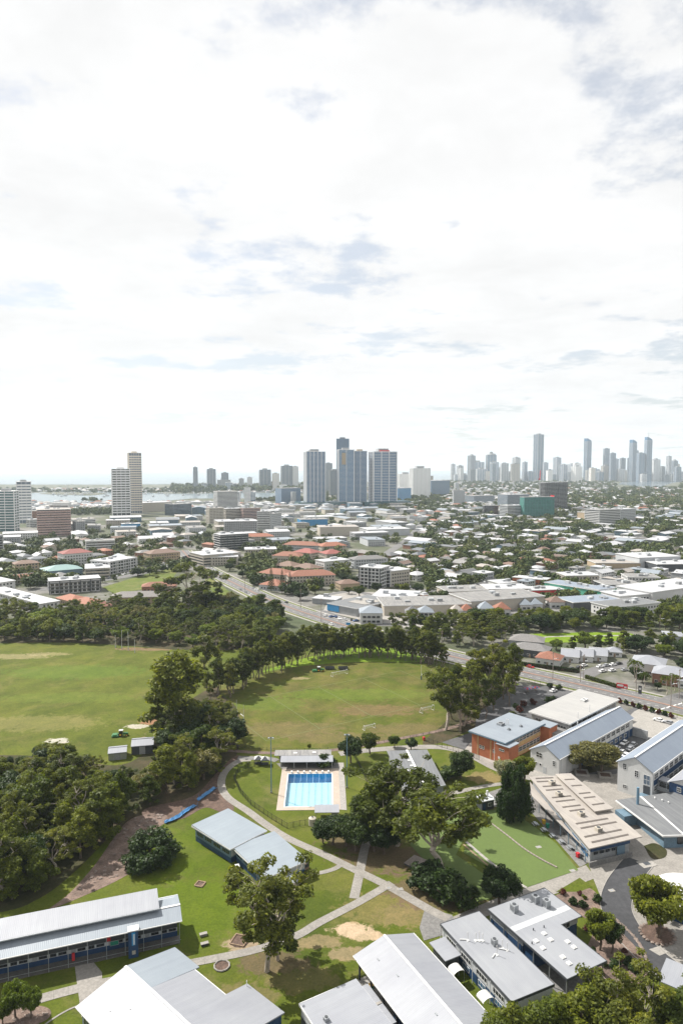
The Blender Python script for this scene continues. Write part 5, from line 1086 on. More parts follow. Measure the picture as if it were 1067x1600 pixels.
# blue tarpaulin drain lining
def tarp(pix, label):
    line = smoothline([G(*p) for p in pix], 5); mb = MB(); a = ribbon_pts(line, -.8); b_ = ribbon_pts(line, .8); o = line[0]
    rr = random.Random(3); prev = None
    for i in range(len(line)):
        row = []
        for k in range(5): p = a[i].lerp(b_[i], k / 4) - o; row.append((p.x + rr.uniform(-.15, .15), p.y + rr.uniform(-.15, .15), .12 + .35 * abs(k - 2) / 2 + rr.uniform(0, .25)))
        if prev: [mb.poly([prev[k], prev[k + 1], row[k + 1], row[k]]) for k in range(4)]
        prev = row
    ob = mb.obj('tarpaulin', 'tarp_blue'); ob.location = (o.x, o.y, 0); tag(ob, label, 'tarpaulin', 'blue tarpaulins over the drain'); return ob
tarp([(258, 1287), (275, 1280), (292, 1268), (306, 1260)], 'lower crumpled blue tarpaulin leading to cleared earth'); tarp([(310, 1252), (322, 1243), (337, 1232)], 'upper crumpled blue tarpaulin beside curved path')
for i, (px, py) in enumerate(((286, 1278), (309, 1262), (311, 1250), (284, 1270))):
    g = G(px, py); o = MB().tube((0, 0, 0), (0, 0, 1.7), .07, None, 6).obj('marker_post', 'tarp_blue'); o.location = (g.x, g.y, .05); tag(o, f'blue marker post beside tarpaulin drain, {ordn(i + 1)} listed up the slope' if False else ['blue marker post beside middle of lower tarpaulin', 'blue marker post at top of lower tarpaulin', 'blue marker post at foot of upper tarpaulin', 'blue marker post above lower tarpaulin'][i], 'post', 'blue marker posts')
# rocks in the cleared gully and in garden beds
def rock_mesh(seed):
    r = np.random.default_rng(seed); m = MB(); t = []
    import bmesh
    bm = bmesh.new(); bmesh.ops.create_icosphere(bm, subdivisions=1, radius=1.0)
    for v_ in bm.verts: v_.co *= r.uniform(.7, 1.15); v_.co.z *= .6
    me = bpy.data.meshes.new('rock'); bm.to_mesh(me); bm.free(); me.materials.append(MAT['rock']); return me
ROCKS = [rock_mesh(k) for k in range(4)]
rr = random.Random(5)
def rocks(poly, n, smin, smax, phrase, group):
    P = [tuple(G(*p)) for p in poly]; xs = [p[0] for p in P]; ys = [p[1] for p in P]; pts = []
    while len(pts) < n:
        q = (rr.uniform(min(xs), max(xs)), rr.uniform(min(ys), max(ys)))
        if inside(q, P): pts.append(q)
    pts.sort(key=lambda p: PIX(*p)[0])
    for i, p in enumerate(pts):
        s_ = rr.uniform(smin, smax); o = link('rock', rr.choice(ROCKS), None, (p[0], p[1], .1), rr.uniform(0, 6), (s_ * rr.uniform(.8, 1.6), s_, s_)); tag(o, f'loose rock {phrase}, {ordn(i + 1)} from the left', 'rock', group)
rocks([(190, 1300), (212, 1278), (255, 1272), (260, 1284), (225, 1300), (205, 1318)], 46, .25, .75, 'in cleared gully above round bush', 'rocks in the gully')
rocks([(120, 1392), (185, 1370), (215, 1352), (222, 1320), (205, 1318), (160, 1350)], 40, .2, .6, 'on cleared slope left of round bush', 'rocks on the slope')
rocks([(10, 1585), (55, 1574), (76, 1582), (66, 1594), (20, 1606)], 22, .15, .4, 'in bed under young trees at lower left', 'rocks in the bed')
bl = smoothline([G(*p) for p in [(962, 1438), (978, 1452), (993, 1468), (1004, 1486), (1010, 1502)]], 6)
for i, p in enumerate(bl): o = link('rock', ROCKS[i % 4], None, (p.x, p.y, .12), i * 1.3, (.62, .45, .4)); tag(o, f'edging rock of driveway garden bed, {ordn(i + 1)} from top', 'rock', 'edging rocks of the garden bed')
# log and stone barrier across the turf
ll = [G(*p) for p in [(762, 1284), (790, 1305), (818, 1327), (845, 1344), (870, 1357)]]; ll = smoothline(ll, 6)
for i in range(len(ll) - 1):
    a, b_ = ll[i], ll[i + 1]; d = (b_ - a) * .9; o = MB().tube((0, 0, .15), (d.x, d.y, .15), .24, .2, 7).obj('log', 'timber_grey'); o.location = (a.x, a.y, .14); tag(o, f'grey timber log in edging line across turf, {ordn(i + 1)} from the top', 'log', 'edging logs on the turf')
# round tree bed, pit covers, planters, seats, bins
g = G(1026, 1461); t = thing('tree_bed', 'round stone edged bed under big tree by driveway', 'planter', (g.x, g.y, 0)); MB().prism([(3.6 * math.cos(a * math.pi / 12), 3.6 * math.sin(a * math.pi / 12)) for a in range(24)], .1, .32).obj('soil', 'mulch', t)
for k in range(22):
    a = 2 * math.pi * k / 22; link('edging_stone', ROCKS[k % 4], t, (3.7 * math.cos(a), 3.7 * math.sin(a), .28), a, (.55, .5, .42))
for (px, py, lab) in ((908, 1209, 'left'), (945, 1213, 'right')):
    g = G(px, py); t = thing('square_planter', f'{lab} square concrete planter bed between gabled blocks', 'planter', (g.x, g.y, 0), math.radians(-10), 'square planters'); m_ = MB()
    m_.box(-2.4, -2.4, .1, 2.4, -1.7, .7).box(-2.4, 1.7, .1, 2.4, 2.4, .7).box(-2.4, -1.7, .1, -1.7, 1.7, .7).box(1.7, -1.7, .1, 2.4, 1.7, .7); m_.obj('wall', 'concrete_pale', t); MB().box(-1.7, -1.7, .1, 1.7, 1.7, .5).obj('soil', 'mulch', t)
for (px, py, m_, lab) in ((849, 1288, 'sign_yellow', 'yellow wheelie bin outside slotted roof block'), (855, 1294, 'sign_green', 'green wheelie bin outside slotted roof block'), (902, 1340, 'sign_red', 'red drum bin at near corner of slotted roof block'), (1042, 1312, 'sign_yellow', 'yellow wheelie bin below grey canteen roof'), (580, 1548, 'sign_green', 'green bin with yellow lid under open hall'), (662, 1157, 'sign_red', 'red bin beside field gate')):
    g = G(px, py); t = thing('bin', lab, 'bin', (g.x, g.y, .1), .4, 'bins'); MB().hexa([(-.32, -.35, .05), (.32, -.35, .05), (.32, .35, .05), (-.32, .35, .05), (-.42, -.45, 1.2), (.42, -.45, 1.2), (.42, .45, 1.2), (-.42, .45, 1.2)]).obj('body', m_, t); MB().box(-.45, -.48, 1.2, .45, .48, 1.32).obj('lid', 'sign_yellow' if px == 580 else m_, t)
    for x in (-.36, .36): MB().tube((x, .42, .14), (x + .06, .42, .14), .14, None, 8).obj('wheel', 'rubber', t)
g = G(655, 1352); t = thing('stage_platform', 'low brown timber platform in shade under big gums', 'platform', (g.x, g.y, 0), math.radians(-40))
for k in range(10): MB().box(-3.4 + k * .66, -2.6, .5, -2.78 + k * .66, 2.6, .62).obj('plank', 'timber_grey', t)
MB().box(-3.3, -2.5, .05, 3.1, 2.5, .49).obj('frame', 'charcoal', t)
for i, (px, py, lab) in enumerate(((320, 1477, 'dark edged concrete block seat near left block'), (318, 1462, 'pale concrete block on lawn behind left block'))):
    g = G(px, py); t = thing('concrete_seat', lab, 'seat', (g.x, g.y, 0), .4); MB().box(-.8, -.35, .02, .8, .35, .5).obj('base', 'charcoal' if i == 0 else 'concrete', t); MB().box(-.9, -.45, .5, .9, .45, .62).obj('top', 'concrete_pale', t)
for i, (px, py) in enumerate(((375, 1470), (347, 1510), (313, 1382))):
    g = G(px, py); t = thing('fire_pit' if i == 2 else 'garden_pit', ['timber edged sand pit behind big lawn tree', 'round concrete pit beside path near lower left', 'small dug timber pit on bright lawn'][i], 'pit', (g.x, g.y, 0), .5)
    n_ = 10 if i == 1 else 4; rad = (2.4, 1.7, 1.5)[i]
    for k in range(n_):
        a0, a1 = 2 * math.pi * k / n_, 2 * math.pi * (k + 1) / n_; MB().tube((rad * math.cos(a0), rad * math.sin(a0), .2), (rad * math.cos(a1), rad * math.sin(a1), .2), .18, None, 6).obj('edge', 'concrete_pale' if i == 1 else 'timber', t)
    MB().prism([(rad * .95 * math.cos(2 * math.pi * k / 10), rad * .95 * math.sin(2 * math.pi * k / 10)) for k in range(10)], .06, .13).obj('fill', 'mulch', t)
for i, (px, py, lab) in enumerate(((841, 1324, 'white square pit cover in middle of turf'), (894, 1361, 'white square pit cover at near corner of turf'), (1010, 1350, 'large pale concrete pit cover at head of driveway'), (955, 1392, 'pale pit cover at driveway bend'), (625, 1390, 'concrete pit cover beside path junction'), (607, 1388, 'small concrete pit cover on lawn by junction'))):
    g = G(px, py); t = thing('pit_cover', lab, 'cover', (g.x, g.y, .1), .3, 'pit covers'); s_ = 2.3 if i == 2 else .8; MB().box(-s_, -s_ * .7, .0, s_, s_ * .7, .06).obj('slab', 'concrete_pale', t); MB().box(-s_ * .4, -s_ * .3, .06, s_ * .4, s_ * .3, .075).obj('lid', 'galv' if i != 2 else 'charcoal', t)
# picnic tables along the tuckshop verandah
for i in range(6):
    g = G(836 + i * 13.5, 1290 + i * 9.2); t = thing('picnic_table', f'grey picnic table along tuckshop verandah, {ordn(i + 1)} from the top', 'table', (g.x, g.y, .1), 1.75, 'picnic tables by the turf')
    MB().box(-.9, -.4, .7, .9, .4, .78).obj('table_top', 'galv', t)
    for y in (-.75, .75): MB().box(-.9, y - .14, .42, .9, y + .14, .47).obj('bench', 'galv', t)
    for x in (-.6, .6): MB().box(x - .04, -.8, .3, x + .04, .8, .36).box(x - .04, -.1, 0, x + .04, .1, .7).obj('leg', 'galv', t)
# ------------------------------------------------------------------ the town: apartment blocks, shops, houses
def near_road(x, y, pad=0.0):
    for line, hw in ROADS:
        for i in range(0, len(line) - 1):
            a, b_ = line[i], line[i + 1]; dx, dy = b_.x - a.x, b_.y - a.y; L2 = dx * dx + dy * dy
            t = max(0, min(1, ((x - a.x) * dx + (y - a.y) * dy) / L2)) if L2 else 0
            if (a.x + t * dx - x) ** 2 + (a.y + t * dy - y) ** 2 < (hw + pad) ** 2: return True
    return False
def free(x, y, r, slack=.9):
    for (a, b_, q) in BOXES:
        if (a - x) ** 2 + (b_ - y) ** 2 < ((q + r) * slack) ** 2: return False
    return True
def bands(b, L, Wd, z0, z1, pitch, mat, th=.9, out=.35, name='floor_slabs'):
    mb = MB(); z = z0
    while z + th <= z1: mb.box(-out, -out, z, L + out, Wd + out, z + th); z += pitch
    return b.part(name, mb, mat, None, True)
def grid(b, L, Wd, z1, pitch, w, h, gap, mat, sides='flr', z0=1.2, name='window_rows'):
    """small windows of a far facade, joined because they are a few pixels across"""
    mb = MB(); z = z0
    while z + h < z1 - .3:
        for s in sides:
            n = int(((L if s in 'fb' else Wd) - gap) / (w + gap)); tot = (L if s in 'fb' else Wd)
            if n < 1: continue
            off = (tot - n * (w + gap) + gap) / 2
            for k in range(n):
                c = off + k * (w + gap)
                if s == 'f': mb.box(c, -.07, z, c + w, -.01, z + h)
                elif s == 'b': mb.box(c, Wd + .01, z, c + w, Wd + .07, z + h)
                elif s == 'l': mb.box(-.07, c, z, -.01, c + w, z + h)
                else: mb.box(L + .01, c, z, L + .07, c + w, z + h)
        z += pitch
    return b.part(name, mb, mat, None, True)
def facade(name, label, cat, bl, br, topy, dep, wall='white_paint', roof='roof_city', style='grid', gm='glass_dark', pitch=3.1, group=None, rise=0, trim='white_trim'):
    """a block given by the foot of its front wall (left and right) and its roof line"""
    a, c = G(*bl), G(*br); d = c - a; L = d.length; z = ZAT(topy, a.y); b = Bld(name, label, cat, a, math.degrees(math.atan2(d.y, d.x)), L, dep, group)
    b.wall(0, 0, L, dep, .05, z, wall if style != 'glass' else gm)
    if rise: b.hip(0, 0, L, dep, z + .05, rise, roof)
    else:
        b.skillion(-.4, -.4, L + .4, dep + .4, z + .35, z + .45, roof, .3); b.fascia(-.4, -.4, L + .4, dep + .4, z - .1, z + .5, trim, .15, 'parapet')
        n = int(L * dep / 260) + 1
        for k in range(min(n, 4)): u, v_ = R.uniform(.2, .8) * L, R.uniform(.3, .8) * dep; b.part('plant_room', MB().box(u - 2, v_ - 1.5, z + .4, u + 2, v_ + 1.5, z + R.uniform(1.4, 2.8)), R.choice(['pale_wall', 'grey_wall', 'galv']))
    if style == 'grid': grid(b, L, dep, z, pitch, 1.5, 1.4, 1.5, gm)
    elif style == 'strip': grid(b, L, dep, z, pitch, max(2, L - 1.2), 1.4, .5, gm, 'f'); grid(b, L, dep, z, pitch, max(2, dep - 1.2), 1.4, .5, gm, 'lr', name='side_window_rows')
    elif style == 'balcony':
        grid(b, L, dep, z, pitch, 2.6, 2.0, 1.1, gm, 'flr', .7)
        bands(b, L, dep, pitch, z, pitch, trim, .35, .9, 'balcony_slabs')
        n = max(2, int(L / 8)); mb = MB()
        for k in range(n + 1): u = L * k / n; mb.box(u - .3, -.95, .05, u + .3, .02, z)
        b.part('fin_walls', mb, 'charcoal' if R.random() < .5 else trim)
    elif style == 'glass': bands(b, L, dep, pitch, z, pitch, trim, .55, .12)
    b.z = z; return b
def tower(label, x0, x1, ty, Y, rot=30, ratio=.75, body='glass_blue', trim='white_trim', pitch=3.4, fins=3, top=None, group=None, th=.9, crown=None, base=None, name='tower_block', vfin=True):
    """a tall block at distance Y whose outline spans x0..x1 and ends at ty"""
    xa, xb = XAT(x0, ty, Y), XAT(x1, ty, Y); sw = xb - xa; z = ZAT(ty, Y); r = math.radians(rot); w = sw / (abs(math.cos(r)) + ratio * abs(math.sin(r))); d = w * ratio
    cx = (xa + xb) / 2; cy = Y + d * .4; c, s_ = math.cos(r), math.sin(r); org = (cx - c * w / 2 + s_ * d / 2, cy - s_ * w / 2 - c * d / 2)
    b = Bld(name, label, 'tower', org, rot, w, d, group); b.wall(0, 0, w, d, .05, z, body, 'facade')
    bands(b, w, d, pitch, z - 1, pitch, trim, th, .4 if Y < 3000 else .7)
    if vfin:
        mb = MB()
        for k in range(fins + 1):
            u = w * k / fins; mb.box(u - w * .012, -w * .03, .06, u + w * .012, 0, z + 1.5); v_ = d * k / fins; mb.box(-w * .03, v_ - d * .013, .06, 0, v_ + d * .013, z + 1.5); mb.box(w, v_ - d * .013, .06, w + w * .03, v_ + d * .013, z + 1.5)
        b.part('fin_walls', mb, trim)
    b.part('roof_slab', MB().box(-.8, -.8, z, w + .8, d + .8, z + 1.2), trim)
    b.part('plant_room', MB().box(w * .25, d * .25, z + 1.2, w * .7, d * .75, z + 1.2 + w * .12), crown or 'grey_wall')
    if base: b.part('podium', MB().box(-w * .5, -d * .6, .05, w * 1.5, d * 1.1, base), 'glass_teal')
    b.z = z; b.w = w; b.d = d; return b
# --- left side blocks
facade('apartment_block', 'white four storey apartments with charcoal fins below vacant lot', 'apartment block', (78, 929), (158, 923), 909, 20, 'white_paint', 'roof_city', 'balcony', group='apartment blocks', trim='charcoal')
facade('townhouse_row', 'long white roofed townhouse row running up left of tree belt', 'townhouse row', (64, 958), (94, 953), 944, 95, 'white_paint', 'roof_city', 'grid')
facade('townhouse_row', 'white roofed row at left edge above tree belt', 'townhouse row', (-10, 930), (25, 925), 912, 40, 'white_paint', 'roof_city', 'grid')
for i, (bl, br, ty) in enumerate((((88, 942), (112, 948), 934), ((112, 948), (136, 954), 939), ((136, 954), (150, 958), 946))):
    facade('townhouse', f"terracotta tiled townhouse behind belt trees, {['upper', 'middle', 'lower'][i]} of three", 'townhouse', bl, br, ty, 16, 'tan_wall', 'tile_terracotta', 'grid', rise=3.2, group='terracotta townhouses on the left')
facade('townhouse_row', 'brick two storey row with red and grey roof above belt', 'townhouse row', (172, 948), (252, 946), 934, 16, 'tan_wall', 'tile_grey', 'grid', rise=3.4)
facade('townhouse_row', 'red tiled row behind brick two storey row', 'townhouse row', (222, 926), (276, 924), 917, 14, 'brick_brown', 'tile_terracotta', 'grid', rise=3)
facade('warehouse', 'green sheet roofed long building left of street', 'warehouse', (72, 903), (130, 898), 893, 26, 'steel_blue', 'roof_teal', 'none', rise=4)
facade('motel', 'white roofed two storey building beside upper street', 'motel', (134, 905), (172, 903), 889, 34, 'cream_wall', 'roof_city', 'strip')
facade('apartment_block', 'stepped white apartments beside upper street', 'apartment block', (172, 898), (214, 890), 878, 26, 'white_paint', 'roof_city', 'balcony', group='apartment blocks')
facade('apartment_block', 'white apartments with red tiled hip roof', 'apartment block', (100, 886), (146, 882), 866, 22, 'white_paint', 'tile_red', 'grid', rise=4, group='apartment blocks')
facade('house', 'tan two storey house with brown roof near left edge', 'house', (24, 896), (62, 893), 882, 16, 'tan_wall', 'tile_brown', 'grid', rise=3)
facade('house', 'small terracotta hip roofed house near left edge', 'house', (80, 880), (98, 879), 874, 14, 'cream_wall', 'tile_terracotta', 'grid', rise=3)
facade('brown_townhouses', 'brown tiled villas left of main road', 'townhouse row', (235, 880), (282, 876), 866, 22, 'tan_wall', 'tile_brown', 'grid', rise=4)
facade('motel', 'pale two level building with wide flat roof beside main road', 'motel', (318, 885), (372, 880), 868, 36, 'cream_wall', 'roof_city', 'strip')
facade('dark_apartments', 'dark grey block at left edge with balconies', 'apartment block', (-20, 872), (6, 870), 838, 20, 'charcoal', 'roof_grey', 'balcony')
# --- centre: terracotta estate and blocks
TC = [((441, 862), (497, 864), 851, 'tile_terracotta', 'longest upper terracotta villa row'), ((425, 880), (468, 882), 868, 'tile_terracotta', 'terracotta villa row above brown villas'), ((458, 874), (486, 877), 862, 'tile_red', 'red villa between terracotta rows'),
      ((503, 866), (542, 864), 854, 'tile_terracotta', 'upper right terracotta villa row'), ((510, 880), (538, 878), 866, 'tile_red', 'white walled villa with red roof at right of estate'), ((452, 917), (524, 914), 901, 'tile_terracotta', 'lowest long terracotta villa row'),
      ((402, 908), (448, 912), 895, 'tile_terracotta', 'terracotta villa row behind three pines'), ((428, 893), (456, 896), 883, 'tile_brown', 'left brown roofed villa row'), ((456, 896), (486, 900), 886, 'tile_brown', 'right brown roofed villa row'), ((405, 921), (436, 924), 913, 'tile_terracotta', 'small terracotta villa below three pines'), ((380, 846), (428, 845), 839, 'tile_terracotta', 'terracotta roof beyond dark office block')]
for bl, br, ty, rm, lab in TC: facade('villa', lab + ' in hillside estate', 'villa', bl, br, ty, 20, R.choice(['cream_wall', 'pale_wall']), rm, 'grid', rise=4.2, group='villas of the hillside estate')
facade('apartment_block', 'white flats at left of terracotta estate', 'apartment block', (330, 884), (372, 883), 871, 18, 'cream_wall', 'roof_city', 'grid', group='apartment blocks')
facade('apartment_block', 'wide white roofed flats above terracotta estate', 'apartment block', (383, 872), (432, 871), 859, 24, 'cream_wall', 'roof_city', 'grid', group='apartment blocks')
facade('office_block', 'dark glass office block with white fins above white flats', 'office', (345, 860), (388, 857), 836, 22, 'charcoal', 'roof_city', 'balcony')
facade('apartment_block', 'white five storey apartments with charcoal stripe beside car yard', 'apartment block', (561, 918), (594, 921), 886, 20, 'white_paint', 'roof_city', 'balcony', group='apartment blocks')
facade('apartment_block', 'dark grey linked apartments right of charcoal striped block', 'apartment block', (595, 918), (609, 917), 892, 18, 'charcoal', 'roof_grey', 'balcony', group='apartment blocks')
facade('apartment_block', 'cream and brown three storey apartments beside car yard', 'apartment block', (610, 917), (640, 913), 893, 18, 'cream_wall', 'roof_city', 'grid', group='apartment blocks')
facade('apartment_block', 'white flats behind charcoal striped apartments', 'apartment block', (507, 896), (546, 892), 878, 18, 'white_paint', 'roof_city', 'grid', group='apartment blocks')
facade('apartment_block', 'grey white terraced flats above car yard apartments', 'apartment block', (553, 889), (606, 886), 875, 18, 'pale_wall', 'tile_grey', 'grid', rise=3, group='apartment blocks')
facade('cottage', 'pinkish house with tan roof left of white apartments', 'house', (532, 923), (562, 921), 913, 14, 'tan_wall', 'tile_brown', 'grid', rise=3)
# --- shops along the far side of the main road
b = facade('showroom', 'charcoal roofed showroom with bright blue shopfront', 'shop', (512, 955), (557, 964), 943, 46, 'grey_wall', 'roof_grey', 'none'); b.part('blue_shopfront', MB().box(-.3, -.3, 1.0, .0, 30, b.z - .2), 'bright_blue'); b.part('roof_inset', MB().box(8, 14, b.z + .46, b.L - 4, 34, b.z + .62), 'concrete_pale'); b.part('blue_shopfront', MB().box(-.3, -.36, 1.0, 12, -.02, b.z - .2), 'bright_blue')
facade('warehouse', 'large pale roofed warehouse behind charcoal showroom', 'warehouse', (572, 948), (640, 952), 938, 50, 'cream_wall', 'roof_city', 'none')
facade('car_dealership', 'open fronted white canopy left of blue showroom', 'canopy', (488, 943), (524, 946), 935, 14, 'grey_wall', 'roof_city', 'none')
LONG = facade('shopping_strip', 'long grey roofed shopping strip behind pyramid roofs', 'shop', (600, 962), (735, 959), 947, 34, 'cream_wall', 'roof_old', 'none')
facade('shopping_strip', 'right half of grey roofed shopping strip near brown pyramid', 'shop', (735, 958), (850, 949), 940, 34, 'cream_wall', 'roof_old', 'none')
PY = [(562, 598, 973, 958, 946, 'roof_paleblue', 'pale blue pyramid roofed corner shop nearest blue showroom'), (634, 655, 970, 957, 947, 'tile_grey', 'grey brown pyramid roofed shop right of corner shop'), (653, 678, 969, 957, 946, 'roof_paleblue', 'pale pyramid roofed shop right of grey brown one'), (705, 723, 962, 954, 945, 'roof_cream', 'cream pyramid roofed shop joined to terracotta one'), (720, 740, 961, 954, 943, 'tile_terracotta', 'left terracotta pyramid roofed shop'),
      (748, 772, 960, 951, 939, 'roof_paleblue', 'pale pyramid roofed shop between terracotta ones'), (774, 798, 961, 952, 940, 'tile_terracotta', 'right terracotta pyramid roofed shop'), (812, 832, 952, 945, 935, 'roof_paleblue', 'left of two joined pale pyramid roofs'), (828, 848, 951, 944, 935, 'roof_paleblue', 'right of two joined pale pyramid roofs'), (858, 884, 949, 941, 931, 'tile_brown', 'dark brown pyramid roofed shop at right end')]
for x0, x1, by, ey, ay, rm, lab in PY:
    by += 2; a = G(x0, by); c = G(x1, by); w = (c - a).length; ze = max(3.5, ZAT(ey, a.y)); b = Bld('pyramid_shop', lab, 'shop', a, 0, w, w, 'pyramid roofed shops'); b.wall(.4, .4, w - .4, w - .4, .05, ze, 'white_paint'); b.hip(0, 0, w, w, ze, min(9, max(4.0, ZAT(ay, a.y + w / 2) - ze)), rm, .3); grid(b, w, w, ze, 3.2, 2.4, 1.5, .8, 'glass_dark', 'flr', 1.0)
facade('brick_shop', 'orange brick long shop above red roof', 'shop', (800, 911), (852, 916), 902, 14, 'brick_orange', 'roof_city', 'grid')
facade('trade_shed', 'long blue grey roofed shed with mint green end', 'shed', (850, 922), (938, 937), 910, 20, 'mint', 'roof_blue', 'none')
b = facade('trade_shed', 'mint green shopfront end of long shed', 'shed', (934, 936), (962, 932), 922, 14, 'mint', 'roof_blue', 'grid')
facade('trade_shed', 'red sheet roofed shed among shops', 'shed', (826, 931), (880, 929), 923, 18, 'sign_red', 'roof_city', 'none'); facade('trade_shed', 'white roofed shed beside red shed', 'shed', (762, 931), (828, 930), 921, 24, 'cream_wall', 'roof_city', 'none')
facade('trade_shed', 'white shed with dark square windows above pyramid roofs', 'shed', (780, 922), (806, 920), 912, 18, 'white_paint', 'roof_city', 'grid'); facade('trade_shed', 'grey low shed behind shopping strip', 'shed', (700, 935), (762, 932), 925, 26, 'cream_wall', 'roof_old', 'none')
facade('workshop', 'white workshop with tall dark windows near right edge', 'workshop', (968, 947), (1016, 943), 932, 22, 'white_paint', 'roof_city', 'grid'); facade('workshop', 'large white roofed workshop at right edge', 'workshop', (1018, 944), (1110, 930), 926, 34, 'white_paint', 'roof_city', 'none')
facade('workshop', 'white and green shop with flat roof above creek trees', 'workshop', (958, 966), (1030, 957), 950, 22, 'white_paint', 'roof_grey', 'grid'); facade('workshop', 'dark roofed shed left of white workshop', 'workshop', (895, 955), (968, 950), 942, 22, 'charcoal', 'roof_blue', 'none')
facade('workshop', 'teal fronted white roofed warehouse', 'workshop', (884, 912), (935, 911), 900, 22, 'cream_wall', 'roof_city', 'grid'); facade('workshop', 'charcoal roofed showroom in yard at right', 'workshop', (945, 926), (1002, 925), 914, 22, 'charcoal', 'roof_old', 'grid')
facade('workshop', 'white walled showroom with red brown roof at right', 'workshop', (980, 913), (1030, 914), 902, 22, 'white_paint', 'roof_old', 'grid'); facade('warehouse', 'big pale grey warehouse at upper right', 'warehouse', (998, 888), (1062, 885), 872, 40, 'pale_wall', 'roof_city', 'none'); facade('warehouse', 'dark fronted white roofed warehouse at right edge', 'warehouse', (1026, 893), (1100, 892), 882, 30, 'charcoal', 'roof_city', 'none'); facade('warehouse', 'tan walled warehouse left of big pale one', 'warehouse', (930, 888), (1000, 888), 880, 26, 'tan_wall', 'roof_cream', 'none')
b = facade('car_showroom', 'long bright blue display wall of car yard', 'wall', (622, 934), (662, 940), 927, 2.5, 'bright_blue', 'bright_blue', 'none'); facade('orange_hut', 'small orange fronted hut at end of blue wall', 'hut', (661, 940), (668, 939), 930, 5, 'orange_paint', 'roof_city', 'none')
# --- houses across the main road
def house(label, p0, ang, L, Wd, z, rise, wall, roof, kind='hip', group='houses across the main road'):
    b = Bld('house', label, 'house', G(*p0), ang, L, Wd, group); b.wall(0, 0, L, Wd, .05, z, wall)
    (b.hip if kind == 'hip' else b.gable)(*((0, 0, L, Wd, z + .02, rise, roof, .5) if kind == 'hip' else (0, 0, L, Wd, z, rise, roof, .4, wall)))
    for s, T in (('f', L), ('l', Wd), ('r', Wd)):
        for k in range(int(T / 3.6)): b.win(s, 1.9 + k * 3.6, 1.0, 1.6, 1.3, 2, 1)
    b.door('f', L * .5, .06, 1, 2.1, 'timber'); return b
house('dark slate hip roofed house left of red tiled house', (800, 1024), -28, 20, 12, 4.5, 2.8, 'charcoal', 'tile_grey'); house('upper dark slate roofed house with skylight behind', (795, 1012), -20, 20, 13, 4.8, 3, 'grey_wall', 'tile_grey')
house('red tiled hip roofed white house beside green fence', (836, 1038), -30, 13, 11, 4, 3, 'white_paint', 'tile_terracotta')
for i in range(3): house(f"pale gabled unit in row behind red tiled house, {['left', 'middle', 'right'][i]} of three", (876 + i * 22, 1034 - i * 1), -20, 9.5, 15, 3.6, 2.4, 'white_paint', 'roof_white', 'gable')
house('small white hip roofed cottage right of gabled units', (948, 1026), -15, 8, 8, 3, 2.2, 'white_paint', 'roof_white')
house('large white hip roofed two storey house behind palms', (985, 1052), -30, 16, 15, 6.2, 3, 'white_paint', 'roof_white'); house('pale hip roofed house at right edge behind power pole', (1018, 1068), -30, 17, 14, 5.6, 3, 'brick_brown', 'roof_white'); house('white house at right edge above hedge of trees', (1036, 1006), -20, 17, 12, 5.5, 1.4, 'pale_wall', 'roof_white'); house('low pale house cut by right edge', (1058, 1075), -30, 14, 12, 4, 2.4, 'white_paint', 'roof_white')
